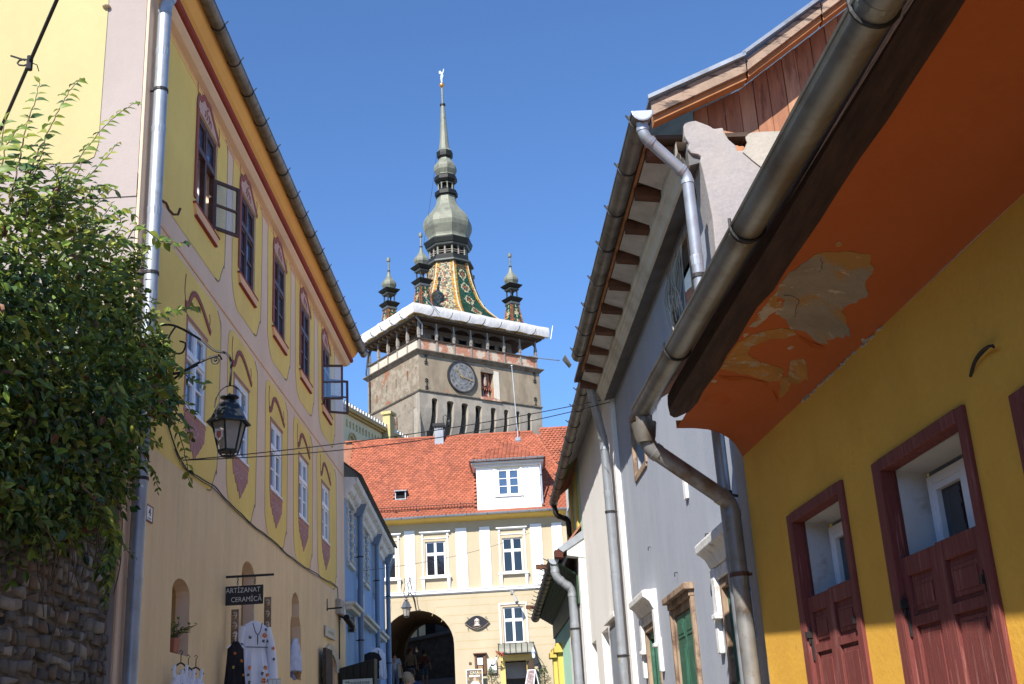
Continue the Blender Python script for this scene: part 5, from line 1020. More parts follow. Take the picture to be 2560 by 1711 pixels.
# ------------------------------------------------------------------ red roofed house behind on the right
rh = thing('red_roof_house', 'house with a plain red tiled roof between the tower and the right-hand gutters', 'house', (4.5, 62, 4))
m = MB(); m.wbox(1.6, 12, 62.5, 70, 2, 12.5); m.build('wall', M_cren, rh)
m = MB(); m.hexa([(1.35, 61.9, 12.0), (12, 61.9, 12.0), (12, 66.2, 17.4), (1.3, 66.2, 17.4), (1.35, 61.9, 12.1), (12, 61.9, 12.1), (12, 66.2, 17.5), (1.3, 66.2, 17.5)]); m.build('roof', M_tile, rh)
tv = MB(); A_, B_, C_, D_ = Vector((1.32, 61.88, 12.1)), Vector((6, 61.88, 12.1)), Vector((6, 66.2, 17.5)), Vector((1.3, 66.2, 17.5))
tilefield(A_, B_, C_, rh, D=D_, rowh=.2, wd=.22)
for x in (2.1, 2.9): m = MB(); q = Vector((x, 65.2, 16.2)); m.lathe([(.11, 0), (.09, .09), (.001, .12)], q, 8); m.build('roof_vent', M_tile, rh)
# ------------------------------------------------------------------ the clock tower
C0 = Vector((-6.774, 80, 0)); RA = 53.5
TR_ = Fac(C0.x, C0.y, RA, 1)                       # right-hand face, s from the near corner
TL_ = Fac(C0.x, C0.y, RA-90, 1); TL_.n = -TL_.n; TL_.side = -1
WR, WLn = 10.85, 7.45
TC = C0 + TR_.d*WR/2 + TL_.d*WLn/2
tw = thing('clock_tower', 'medieval clock tower with a patterned tile roof, corner turrets and onion spire', 'tower', Vector((TC.x, TC.y, 4)))
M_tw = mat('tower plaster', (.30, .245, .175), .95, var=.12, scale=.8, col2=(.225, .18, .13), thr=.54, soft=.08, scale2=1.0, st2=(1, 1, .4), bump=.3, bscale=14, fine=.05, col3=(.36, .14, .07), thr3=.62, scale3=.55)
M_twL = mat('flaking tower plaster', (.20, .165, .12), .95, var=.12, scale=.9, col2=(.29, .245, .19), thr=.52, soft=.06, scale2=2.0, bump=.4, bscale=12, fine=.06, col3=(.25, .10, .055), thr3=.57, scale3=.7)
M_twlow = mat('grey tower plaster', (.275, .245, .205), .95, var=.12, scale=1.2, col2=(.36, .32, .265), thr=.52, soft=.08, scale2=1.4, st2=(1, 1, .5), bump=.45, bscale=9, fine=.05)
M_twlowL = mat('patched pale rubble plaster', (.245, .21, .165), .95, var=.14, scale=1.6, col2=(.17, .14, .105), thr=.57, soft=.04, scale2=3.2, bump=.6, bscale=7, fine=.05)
M_brick = mat('worn brick parapet', (.40, .19, .125), .95, var=.25, scale=5, st=(1, 1, 3), col2=(.50, .42, .33), thr=.53, soft=.03, scale2=1.3, bump=.4, bscale=14)
M_stone = mat('weathered stone moulding', (.19, .16, .125), .95, var=.25, scale=3, col2=(.12, .095, .07), thr=.58, scale2=2, bump=.3)
M_copper = mat('weathered zinc sheet', (.18, .19, .15), .6, .1, var=.2, scale=1.2, st=(1, 1, .5), col2=(.115, .12, .10), thr=.60, soft=.08, scale2=1.6, bump=.2, bscale=3, fine=.04)
M_darkzinc = mat('dark turret sheet', (.012, .014, .013), .55, .1, var=.25, scale=3)
M_oldgrey = mat('silvered gallery timber', (.25, .225, .20), .9, var=.25, scale=4, st=(3, 3, .6))
ZB = 3.0
m = MB(); m.wall(TR_, rect(0, WR, 24.45, 27.3), [rect(5.36, 6.50, 24.55, 26.75)], 0, .75, 0); m.build('wall', M_tw, tw)
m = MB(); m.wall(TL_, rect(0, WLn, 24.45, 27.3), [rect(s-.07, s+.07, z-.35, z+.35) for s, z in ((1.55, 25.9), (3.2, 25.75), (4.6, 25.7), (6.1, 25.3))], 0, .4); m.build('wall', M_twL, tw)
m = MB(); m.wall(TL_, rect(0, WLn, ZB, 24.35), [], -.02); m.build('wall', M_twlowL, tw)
core = MB(); core.hexa([TR_.w(.3, ZB, -.9) + TL_.d*0, TR_.w(WR-.1, ZB, -.9), TR_.w(WR-.1, ZB, -7.3), TR_.w(.3, ZB, -7.3), TR_.w(.3, 27.3, -.9), TR_.w(WR-.1, 27.3, -.9), TR_.w(WR-.1, 27.3, -7.3), TR_.w(.3, 27.3, -7.3)]); core.build('tower_core', M_twlow, tw)
m = MB(); m.hexa([TR_.w(WR-.02, ZB, 0), TR_.w(WR, ZB, 0), TR_.w(WR, ZB, -7.4), TR_.w(WR-.02, ZB, -7.4), TR_.w(WR-.02, 27.3, 0), TR_.w(WR, 27.3, 0), TR_.w(WR, 27.3, -7.4), TR_.w(WR-.02, 27.3, -7.4)]); m.build('side_wall', M_tw, tw)
# corbelled buttresses with tall arched openings between them
ops = [(1.02, 1.52, 23.95), (2.30, 2.90, 23.90), (3.55, 4.13, 23.88), (4.76, 5.33, 23.85), (6.13, 6.60, 23.85), (7.32, 7.74, 23.84), (8.40, 8.78, 23.84), (9.47, 9.87, 23.85)]
m = MB()
outer = [(0, 23.2)]
for a, b, zt in ops:
    outer += [(a, 23.2), (a, zt-.12)] + [(lerp(a, b, .5-.5*math.cos(math.pi*k/5)), zt-.12+.14*math.sin(math.pi*k/5)) for k in range(1, 5)] + [(b, zt-.12), (b, 23.2)]
outer += [(WR, 23.2), (WR, 24.36), (0, 24.36)]
m.fprism(TR_, outer, -.5, .0); m.build('arcade_wall', M_twlow, tw)
m = MB(); m.fbox(TR_, .0, WR, ZB, 24.3, -1.0, -.88); m.build('recessed_wall', mat('dark recess plaster', (.20, .175, .15), .95, var=.2, scale=1.5), tw)
edges = [0.] + [x for a, b, _ in ops for x in (a, b)] + [WR]
for k in range(9):
    a, b = edges[2*k], edges[2*k+1]; sh = -.16
    P = [(23.205, 0, 0), (22.7, -.04, -.02), (22.2, -.14, -.06), (21.6, -.30, -.14), (21.0, -.42, -.20), (20.2, -.5, -.24), (ZB, -.5, -.24)]
    mm = MB(); vs = []
    for z, o, ds in P: vs += [TR_.w(a+ds*(0 if k == 0 else 1), z, o), TR_.w(b+ds, z, o), TR_.w(b+ds, z, -.95), TR_.w(a+ds*(0 if k == 0 else 1), z, -.95)]
    fs = [(i*4+j, i*4+(j+1) % 4, (i+1)*4+(j+1) % 4, (i+1)*4+j) for i in range(len(P)-1) for j in range(4)]
    mm.add(vs, fs); mm.build('buttress', M_twlow, tw, smooth=True)
for s, z0, z1 in ((.72, 20.5, 21.9), (3.4, 20.6, 21.5)): m = MB(); m.fbox(TR_, s, s+.22, z0, z1, -.9, -.3); m.build('loophole', M_dark, tw)
def around(prof, name, m_, lo=0., ro=0.):
    """moulding carried round the two visible faces; prof = (out, z)"""
    m = MB(); n = len(prof); vs = []
    for o, z in prof:
        vs += [TL_.w(WLn+o, z, o), C0 + TR_.n*o + TL_.n*o + Vector((0, 0, z)), TR_.w(WR+o, z, o), TR_.w(WR+o, z, -7.4)]
    m.add(vs, [(i*4+j, i*4+j+1, (i+1)*4+j+1, (i+1)*4+j) for i in range(n-1) for j in range(3)]); return m.build(name, m_, tw)
around([(-.02, 24.30), (.05, 24.33), (.10, 24.40), (.10, 24.47), (0, 24.50), (-.02, 24.51)], 'string_course', M_stone)
around([(-.02, 27.10), (.06, 27.14), (.14, 27.24), (.26, 27.34), (.30, 27.38), (.30, 27.44), (.0, 27.52), (-.05, 27.53)], 'cornice', M_stone)
# brick parapet in panels between the gallery posts, rail, posts with arched braces
GP = .16
for F, Wd, n, mt in ((TR_, WR, 7, M_brick), (TL_, WLn, 5, mat('plastered parapet', (.52, .46, .37), .95, var=.1, scale=1, col2=(.40, .21, .14), thr=.64, soft=.03, scale2=.9, bump=.3))):
    for k in range(n):
        a, b = GP+(Wd-2*GP)*k/n, GP+(Wd-2*GP)*(k+1)/n
        m = MB(); m.fbox(F, a+.09, b-.09, 27.45, 28.30, -.28, -.08+rnd(-.015, .015)); m.build('parapet_panel', mt, tw)
    m = MB(); m.fbox(F, 0, Wd, 28.30, 28.40, -.32, .0); m.build('rail', M_wood_old, tw)
    for k in range(n+1):
        s = GP+(Wd-2*GP)*k/n
        if F is TL_ and k == 0: continue
        m = MB(); h = .07
        for z0, z1, hh in ((27.47, 28.30, .075), (28.40, 28.62, .08), (28.62, 29.05, .10), (29.05, 29.2, .085), (29.2, 29.72, .065)): m.fbox(F, s-hh, s+hh, z0, z1, -.10-hh, -.10+hh)
        m.build('gallery_post', M_oldgrey, tw, bevel=.012)
    for k in range(n):                              # pairs of curved braces forming shallow arches
        a, b = GP+(Wd-2*GP)*k/n+.06, GP+(Wd-2*GP)*(k+1)/n-.06; c = (a+b)/2
        outer = [(a, 29.15)] + [(lerp(a, b, .5-.5*math.cos(math.pi*j/12)), 29.15+.42*math.sin(math.pi*j/12)) for j in range(13)] + [(b, 29.74), (a, 29.74)]
        m = MB(); m.fprism(F, outer, -.15, -.06); m.build('brace_arch', M_wood_old, tw)
m = MB(); m.hexa([C0+TR_.d*1.5+TL_.d*1.5+Vector((0, 0, 27.4)), C0+TR_.d*(WR-1.4)+TL_.d*1.5+Vector((0, 0, 27.4)), C0+TR_.d*(WR-1.4)+TL_.d*(WLn-1.2)+Vector((0, 0, 27.4)), C0+TR_.d*1.5+TL_.d*(WLn-1.2)+Vector((0, 0, 27.4)), C0+TR_.d*1.5+TL_.d*1.5+Vector((0, 0, 29.9)), C0+TR_.d*(WR-1.4)+TL_.d*1.5+Vector((0, 0, 29.9)), C0+TR_.d*(WR-1.4)+TL_.d*(WLn-1.2)+Vector((0, 0, 29.9)), C0+TR_.d*1.5+TL_.d*(WLn-1.2)+Vector((0, 0, 29.9))]); m.build('gallery_inner_wall', mat('grey half timber plaster', (.24, .23, .22), .95, var=.15), tw)
for F, L, off in ((TR_, (2.2, 3.2, 4.6, 6.0, 7.2, 8.3), 1.5), (TL_, (2.4, 4.2, 5.4), 1.5)):
    for s in L: m = MB(); m.fbox(F, s, s+.55, 28.3, 29.35, -off-.05, -off+.03); m.build('gallery_window', M_glass_dark, tw); m = MB(); m.fbox(F, s-.08, s, 28.2, 29.4, -off-.02, -off+.05); m.fbox(F, s+.55, s+.63, 28.2, 29.4, -off-.02, -off+.05); m.build('timber_stud', M_wood_old, tw)
# eave slab and gutters
def corner_rect(o, z): return [C0 + TR_.d*a + TL_.d*b + Vector((0, 0, z)) for a, b in ((-o, -o), (WR+o, -o), (WR+o, WLn+o), (-o, WLn+o))]
m = MB(); m.add(corner_rect(.25, 29.78) + corner_rect(.32, 29.95) + corner_rect(.30, 30.05) + corner_rect(-1.2, 31.2), [(0, 1, 2, 3)] + [(4*i+j, 4*i+(j+1) % 4, 4*i+4+(j+1) % 4, 4*i+4+j) for i in range(3) for j in range(4)]); m.build('eave', M_wood_old, tw)
cr_ = corner_rect(.38, 29.95); gutter(tw, cr_[0], cr_[1], .10, (M_zinc_brown, M_iron), every=1.4, seam=3.4); gutter(tw, cr_[3], cr_[0], .10, (M_zinc_brown, M_iron), every=1.4, seam=3.4)
for k in range(12): m = MB(); s = .3+k*.62; m.fbox(TL_, s, s+.12, 29.62, 29.76, -1.4, .2); m.build('rafter_end', mat('tan rafter', (.25, .16, .09), .9) if k == 0 else bpy.data.materials['tan rafter'], tw)
downpipe(tw, [TL_.w(WLn+.1, 29.9, .35), TL_.w(WLn-.25, 29.4, .05), TL_.w(WLn-.3, 27.6, .3), TL_.w(WLn-.45, 27.0, .1), TL_.w(WLn-.45, 15, .1)], .06, (M_iron, M_iron), seams=9, brk=3)
downpipe(tw, [C0+TR_.n*.3+TL_.n*.3+Vector((0, 0, 29.85)), C0+TR_.d*.35+TR_.n*.10+Vector((0, 0, 29.4)), C0+TR_.d*.35+TR_.n*.06+Vector((0, 0, 28.6))], .06, (M_zinc, M_iron), seams=9, brk=3)
# clock
ck = MB(); c_s, c_z, c_r = 3.62, 25.86, 1.16
def disc(r, n=40): return [(c_s+r*math.cos(2*math.pi*i/n), c_z+r*math.sin(2*math.pi*i/n)) for i in range(n)]
ck.fprism(TR_, disc(c_r), .0, .10); clock = ck.build('clock_face', mat('worn grey dial', (.145, .15, .16), .8, var=.2, scale=3, col2=(.25, .25, .24), thr=.55, soft=.1, scale2=2.4), tw)
m = MB(); q = disc(c_r+.02); ribbon(m, TR_, q+[q[0]], .10, .0, .16); m.build('dial_rim', mat('dark dial rim', (.035, .03, .03), .6), clock)
m = MB(); q = disc(.62); ribbon(m, TR_, q+[q[0]], .02, .10, .105); m.build('chapter_ring', M_iron, clock)
NUM = ['XII', 'I', 'II', 'III', 'IIII', 'V', 'VI', 'VII', 'VIII', 'IX', 'X', 'XI']
for k, tx in enumerate(NUM):
    a = math.pi/2 - k*math.pi/6; xd = TR_.d*math.sin(a) - Vector((0, 0, 1))*math.cos(a); zd = TR_.d*math.cos(a) + Vector((0, 0, 1))*math.sin(a)
    text(tx, .27, TR_.w(c_s+.85*math.cos(a), c_z+.85*math.sin(a), .101), xd, zd, bpy.data.materials['dark dial rim'], clock, ext=.003, name='numeral', sp=.85)
def hand(ang, L, w_, m_):
    a = math.radians(90-ang); d_ = (math.cos(a), math.sin(a)); m = MB(); ribbon(m, TR_, [(c_s-d_[0]*.2, c_z-d_[1]*.2), (c_s, c_z), (c_s+d_[0]*L*.75, c_z+d_[1]*L*.75), (c_s+d_[0]*L*.76, c_z+d_[1]*L*.76), (c_s+d_[0]*L, c_z+d_[1]*L)], w_, .12, .15, ws=[w_, w_, w_*.7, w_*2.4, .01]); m.build('clock_hand', m_, clock)
M_gold = mat('dull gold leaf', (.42, .30, .14), .45, .5, var=.2)
hand(-42, .72, .085, M_gold); hand(103, .98, .07, M_gold); m = MB(); m.fprism(TR_, [(c_s+.09*math.cos(a), c_z+.09*math.sin(a)) for a in [k*.785 for k in range(8)]], .12, .17); m.build('hand_boss', M_gold, clock)
# figure niche beside the clock
M_redw = mat('red painted shrine', (.34, .13, .085), .85, var=.2, scale=6)
m = MB(); m.wall(TR_, rect(5.36, 6.50, 24.55, 26.75), [], -.72); m.build('niche_back', M_dark, tw)
m = MB(); m.fprism(TR_, arch(5.36, 6.50, 26.5, 26.68, 26.92, 8), -.05, .05); m.build('niche_hood', M_stone, tw)
m = MB(); m.fprism(TR_, [(5.44, 25.40), (6.32, 25.40), (6.32, 26.60), (5.88, 26.78), (5.44, 26.60)], -.65, -.30); m.build('shrine', M_redw, tw)
m = MB(); m.fbox(TR_, 5.70, 6.08, 25.55, 26.45, -.30, -.28); m.build('shrine_recess', M_dark, tw)
m = MB(); m.lathe([(.10, -.45), (.14, -.2), (.10, .05), (.13, .2), (.05, .28), (.085, .38), (.06, .48), (.001, .5)], TR_.w(5.89, 26.0, -.22), 8); m.build('carved_figure', mat('painted figure', (.28, .22, .18), .8, var=.4, scale=12), tw, smooth=True)
for k in range(6): m = MB(); s = 5.42+k*.18; m.fprism(TR_, [(s, 25.40), (s+.16, 25.40), (s+.08, 25.22)], -.35, -.28); m.build('shrine_tassel', M_redw, tw)
for k, s in enumerate((5.55, 5.82, 6.06, 6.28)): m = MB(); m.lathe([(.11, 0), (.12, .3), (.07, .42), (.08, .55), (.05, .66), (.001, .68)], TR_.w(s, 24.6, -.45), 8); m.build('carved_figure', bpy.data.materials['painted figure'] if k % 2 else mat('dark red figure', (.16, .04, .04), .8), tw, smooth=True)
m = MB(); m.fbox(TR_, 6.50, 7.00, 24.56, 26.72, -.02, .03); m.build('plaster_reveal', mat('pale new plaster', (.62, .57, .48), .9), tw)
m = MB(); m.fprism(TR_, [(5.2, 24.36), (7.1, 24.36), (6.9, 24.52), (6.5, 24.58), (5.3, 24.58)], -.3, .14); m.build('brick_ledge', M_brick, tw)
for s, z in ((.62, 26.85), (.62, 24.95), (10.35, 26.75), (10.30, 24.75)):      # wrought wall anchors
    m = MB(); m.tube([TR_.w(s, z-.42, .03), TR_.w(s, z+.42, .03)], .045, 5)
    for zz in (-.36, -.2, .2, .36): m.tube([TR_.w(s-.13, z+zz-.05, .04), TR_.w(s, z+zz+.04, .05), TR_.w(s+.13, z+zz-.05, .04)], .03, 5)
    m.build('wall_anchor', M_iron, tw)
m = MB()
for s in (2.55, 2.85): m.tube([TL_.w(s+.6, 20.2, .06), TL_.w(s+.6, 23.2, .06)], .03, 5)
for z in (20.5, 21.2, 22.0, 22.8): m.tube([TL_.w(3.1, z, .07), TL_.w(3.5, z+.05, .07)], .025, 5)
m.build('iron_ladder', M_rust, tw)
# ---- tiled octagonal roof, one small glazed tile per face of the grid, in the pattern of the photograph
RB = 30.75
glz = [mat('glazed green tile', (.018, .075, .05), .28, var=.3, scale=8, island=.5, spec=.5), mat('glazed yellow tile', (.44, .235, .03), .4, var=.15, scale=8, island=.25), mat('glazed white tile', (.42, .37, .24), .45, var=.1, scale=8, island=.2), mat('unglazed red tile', (.27, .09, .05), .7, var=.2, scale=8, island=.35), mat('dark brown tile', (.09, .05, .03), .5, var=.3, scale=8, island=.5), mat('washed out grey green tile', (.15, .165, .125), .6, var=.3, scale=8, island=.5)]
RP_ = [(30.7, 4.35), (31.5, 3.5), (32.2, 2.92), (33.03, 2.48), (34.42, 2.0), (35.4, 1.78), (36.25, 1.64)]
def ring(z):
    for (za, ra), (zb, rb) in zip(RP_, RP_[1:]):
        if za <= z <= zb: r = lerp(ra, rb, (z-za)/(zb-za)); break
    return [TC + Vector((r*1.04*math.cos(a), r*1.04*math.sin(a), z)) for a in [math.radians(90-RA)+math.pi/8*(2*j+1) for j in range(8)]]
NR = 56; tm = MB(); rgt_ = random.Random(8)
for i in range(NR):
    z0, z1 = lerp(RB, 36.25, i/NR), lerp(RB, 36.25, (i+1)/NR); A_, B_ = ring(z0), ring(z1)
    for j in range(8):
        a, b, c, d = A_[j], A_[(j+1) % 8], B_[(j+1) % 8], B_[j]; wid = ((b-a).length+(c-d).length)/2; n = max(3, int(round(wid/.12))); nrm = (b-a).cross(d-a).normalized()
        if nrm.dot(a-TC-Vector((0, 0, a.z))) < 0: nrm = -nrm
        for q in range(n):
            f0, f1 = q/n, (q+1)/n; x = (q+.5)/n; dist = min(x, 1-x)*wid; u_c = (x-.5)*wid; vv = i*.098
            if dist < .06: k = 2
            elif dist < .24: k = 1 if rgt_.random() < .8 else 3
            else:
                per = 1.22; ph = (vv % per)/per-.5; dd = abs(u_c)/.46 + abs(ph)*2*1.05
                side_light = j in (0, 6, 7, 3)
                if .66 < dd < .98: k = 2
                elif dd < .40: k = 3
                else: k = 0
                if i > NR-8: k = 4 if rgt_.random() < .6 else 0
                if rgt_.random() < .05: k = 4
                if nrm.x < .25 and nrm.y < 0:         # the faces that have weathered to white and brick red
                    k = rgt_.choice((2, 2, 3, 5, 2, 5, 5) if dd > .5 else (3, 3, 5, 5, 2))
            lo, hi = .035, .005; e0, e1 = a.lerp(b, f0+.04/n), a.lerp(b, f1-.04/n); g0, g1 = d.lerp(c, f0+.04/n), d.lerp(c, f1-.04/n)
            drop = (a-d)*.25
            tm.add([e0+nrm*lo+drop, e1+nrm*lo+drop, (g1+nrm*hi), (g0+nrm*hi), e0+drop+nrm*.005, e1+drop+nrm*.005], [(0, 1, 2, 3), (0, 1, 5, 4)], k)
tr = MB(); A_ = [ring(lerp(RB, 36.25, i/12)) for i in range(13)]
tr.add([q for r_ in A_ for q in r_], [(i*8+j, i*8+(j+1) % 8, (i+1)*8+(j+1) % 8, (i+1)*8+j) for i in range(12) for j in range(8)])
trf = tr.build('roof', glz[4], tw); o = tm.build('glazed_tiles', glz, trf); o['kind'] = 'stuff'
for j in range(8):
    pts = [A_[i][j] for i in range(13)]; m = MB(); m.tube(pts, .055, 6); m.build('hip_ridge', glz[2], trf)
# ---- octagonal lantern, onion domes and spire (eight-sided, turned to match the tower)
PH = math.radians(90-RA)+math.pi/8
def oc(prof, name, m_, parent=tw, n=8, c=None, ph=PH, k=1.03): mm = MB(); mm.lathe([(r*k, z) for r, z in prof], Vector((TC.x, TC.y, 0)) if c is None else c, n, ph=ph); return mm.build(name, m_, parent)
oc([(1.60, 36.0), (1.64, 36.2), (1.58, 36.2), (1.60, 36.28)], 'roof_collar', glz[3])
oc([(1.55, 36.15), (1.72, 36.2), (1.90, 36.30), (1.62, 36.85), (1.60, 36.9), (1.4, 36.92)], 'lantern_skirt', M_darkzinc)
oc([(1.70, 36.20), (1.93, 36.24), (1.93, 36.36), (1.78, 36.42)], 'lantern_edge', mat('grey sheet edge', (.09, .10, .10), .5, .2))
oc([(.9, 36.8), (.9, 37.7)], 'lantern_core', M_dark)
for j in range(8):
    for off in (0, .5):
        a = PH+math.pi/4*(j+off); R = 1.50*(1 if off == 0 else math.cos(math.pi/8)); p = Vector((TC.x+R*math.cos(a), TC.y+R*math.sin(a), 0)); m = MB(); m.lathe([(.11, 36.86), (.085, 37.0), (.075, 37.6), (.11, 37.72)], p, 6); m.build('lantern_post', M_oldgrey if off == .5 else M_copper, tw)
for z in (37.08, 37.25): oc([(1.48, z), (1.52, z), (1.52, z+.035), (1.48, z+.035)], 'lantern_rail', M_oldgrey)
oc([(1.5, 37.66), (1.62, 37.70), (1.80, 37.85), (1.92, 38.22), (1.92, 38.30), (1.7, 38.42)], 'lantern_eave', M_darkzinc)
oc([(1.62, 37.64), (1.68, 37.68), (1.74, 37.80), (1.70, 37.82)], 'lantern_edge', bpy.data.materials['grey sheet edge'])
oc([(1.66, 38.40), (1.60, 38.6), (1.62, 38.75), (1.74, 39.05), (1.88, 39.40), (1.95, 39.75), (1.90, 40.1), (1.76, 40.45), (1.50, 40.8), (1.20, 41.15), (.97, 41.5), (.82, 41.9), (.74, 42.3), (.72, 42.45)], 'onion_dome', M_copper)
oc([(.72, 42.42), (.92, 42.5), (.92, 42.82), (.70, 43.0), (.66, 43.0)], 'upper_gallery_skirt', M_darkzinc)
for j in range(8):
    for off in (0,): a = PH+math.pi/4*j; p = Vector((TC.x+.62*math.cos(a), TC.y+.62*math.sin(a), 0)); m = MB(); m.lathe([(.085, 42.95), (.06, 43.1), (.06, 43.5), (.09, 43.66)], p, 6); m.build('upper_post', M_copper, tw)
oc([(.38, 42.9), (.38, 43.7)], 'upper_core', M_dark)
for j in range(8):
    a0, a1 = PH+math.pi/4*j, PH+math.pi/4*(j+1); p0, p1 = [Vector((TC.x+.66*math.cos(a), TC.y+.66*math.sin(a), 43.42)) for a in (a0, a1)]; m = MB(); q = [p0.lerp(p1, .5-.5*math.cos(math.pi*i/6)) + Vector((0, 0, .14*math.sin(math.pi*i/6))) for i in range(7)]; m.prism(q+[p1+Vector((0, 0, .24)), p0+Vector((0, 0, .24))], (p0-Vector((TC.x, TC.y, 43.42)))*-.06); m.build('upper_arch', M_copper, tw)
oc([(.68, 43.62), (.78, 43.68), (.92, 43.85), (.92, 44.15), (.80, 44.3), (.74, 44.32)], 'upper_eave', M_darkzinc)
oc([(.76, 44.28), (.72, 44.4), (.80, 44.55), (.90, 44.75), (.93, 45.05), (.84, 45.3), (.66, 45.55), (.52, 45.72), (.48, 45.9)], 'upper_onion', M_copper)
oc([(.48, 45.88), (.64, 46.05), (.66, 46.3), (.66, 46.5), (.54, 46.6)], 'spire_collar', M_darkzinc)
oc([(.60, 46.55), (.44, 46.8), (.36, 47.4), (.30, 48.4), (.24, 49.5), (.18, 50.6), (.16, 50.9)], 'spire', M_copper)
oc([(.16, 50.85), (.23, 50.9), (.23, 51.05), (.10, 51.12)], 'spire_ring', M_darkzinc)
oc([(.085, 51.1), (.075, 52.55)], 'finial_rod', M_copper)
m = MB(); m.ball((TC.x, TC.y, 52.88), .23, 14); m.build('gilded_ball', mat('gilded copper', (.70, .38, .14), .3, .8), tw, smooth=True)
m = MB(); m.prism([(TC.x+x, TC.y, z) for x, z in ((-.05, 53.1), (.05, 53.1), (.06, 53.5), (.16, 53.8), (.10, 54.0), (-.08, 53.85), (-.10, 53.5))], (0, .04, 0)); m.prism([(TC.x+x, TC.y, z) for x, z in ((-.20, 54.0), (.0, 53.92), (.16, 54.05), (.24, 54.35), (.18, 54.5), (.12, 54.2), (.02, 54.12), (-.10, 54.3), (-.22, 54.2))], (0, .04, 0)); m.build('weathercock', mat('verdigris vane', (.24, .30, .28), .5, .4), tw)
for ax_, ang in ((.0, 0),): pass
# ---- corner turrets
def turret(a, b, base):
    c = C0 + TR_.d*a + TL_.d*b; c = Vector((c.x, c.y, 0)); ph = math.radians(90-RA)+math.pi/4
    t = MB(); t.lathe([(.95, base), (.74, base+.75), (.50, 32.90)], c, 4, ph=ph); tt = t.build('turret', glz[4], tw)
    tl = MB(); N_ = 17; rr_ = random.Random(int(a*10+b))
    for i in range(N_):
        z0, z1 = lerp(base, 32.90, i/N_), lerp(base, 32.90, (i+1)/N_); R0, R1 = [lerp(.95, .74, min(1, (z-base)/.75)) if z < base+.75 else lerp(.74, .50, (z-base-.75)/(32.90-base-.75)) for z in (z0, z1)]
        for j in range(4):
            P4 = [c+Vector((R*math.cos(ph+math.pi/2*(j+e)), R*math.sin(ph+math.pi/2*(j+e)), z)) for R, z, e in ((R0, z0, 0), (R0, z0, 1), (R1, z1, 1), (R1, z1, 0))]
            nrm = (P4[1]-P4[0]).cross(P4[3]-P4[0]).normalized(); nrm = nrm if nrm.dot(P4[0]-c-Vector((0, 0, P4[0].z))) > 0 else -nrm; n = 7
            for q in range(n):
                x = abs((q+.5)/n-.5); k = 3 if x > .42 else 1 if x > .30 else (2 if abs((i % 7)-3.5)*.1+x < .28 else 0)
                if rr_.random() < .15: k = rr_.choice((3, 4, 1))
                e0, e1, g1, g0 = P4[0].lerp(P4[1], q/n+.01), P4[0].lerp(P4[1], (q+1)/n-.01), P4[3].lerp(P4[2], (q+1)/n-.01), P4[3].lerp(P4[2], q/n+.01); dr_ = (P4[0]-P4[3])*.2
                tl.add([e0+nrm*.04+dr_, e1+nrm*.04+dr_, g1+nrm*.01, g0+nrm*.01], [(0, 1, 2, 3)], k)
    tl.build('glazed_tiles', glz, tt)['kind'] = 'stuff'
    def L(prof, name, m_, n=4, k=1.25): mm = MB(); mm.lathe([(r*k, z) for r, z in prof], c, n, ph=ph if n == 4 else ph+math.pi/8); mm.build(name, m_, tt)
    L([(.44, 32.83), (.52, 32.90), (.50, 33.08), (.40, 33.08)], 'turret_base_moulding', bpy.data.materials['grey sheet edge'], k=1.2); L([(.40, 33.06), (.52, 33.14), (.70, 33.38), (.66, 33.42), (.42, 33.56), (.38, 33.56)], 'turret_skirt', M_darkzinc)
    for j in range(4): a_ = ph+math.pi/2*j; p = c+Vector((.40*math.cos(a_), .40*math.sin(a_), 0)); mm = MB(); mm.lathe([(.085, 33.52), (.055, 33.68), (.055, 33.98), (.09, 34.12)], p, 6); mm.build('turret_post', M_darkzinc, tt)
    L([(.36, 34.08), (.46, 34.12), (.52, 34.22), (.44, 34.26), (.40, 34.26)], 'turret_moulding', bpy.data.materials['grey sheet edge'], k=1.2); L([(.40, 34.24), (.56, 34.33), (.72, 34.52), (.70, 34.56), (.44, 34.68)], 'turret_eave', M_darkzinc)
    L([(.42, 34.64), (.47, 34.76), (.56, 34.93), (.57, 35.10), (.50, 35.26), (.36, 35.44), (.24, 35.60), (.16, 35.78), (.11, 35.98), (.095, 36.14)], 'turret_bulb', M_copper, n=8, k=1.03)
    L([(.10, 36.12), (.115, 36.16), (.115, 36.23), (.07, 36.26)], 'turret_ring', M_darkzinc, n=8, k=1.); L([(.065, 36.23), (.06, 37.00)], 'turret_rod', M_copper, n=8, k=1.)
    mm = MB(); mm.lathe([(.05, 36.96), (.14, 37.02), (.15, 37.20), (.13, 37.32), (.02, 37.36)], c, 10); mm.build('turret_knob', M_copper, tt, smooth=True)
for a, b in ((1.25, 1.15), (1.45, 6.4), (WR-1.35, 1.1), (WR-1.4, 6.3)): turret(a, b, 30.75)
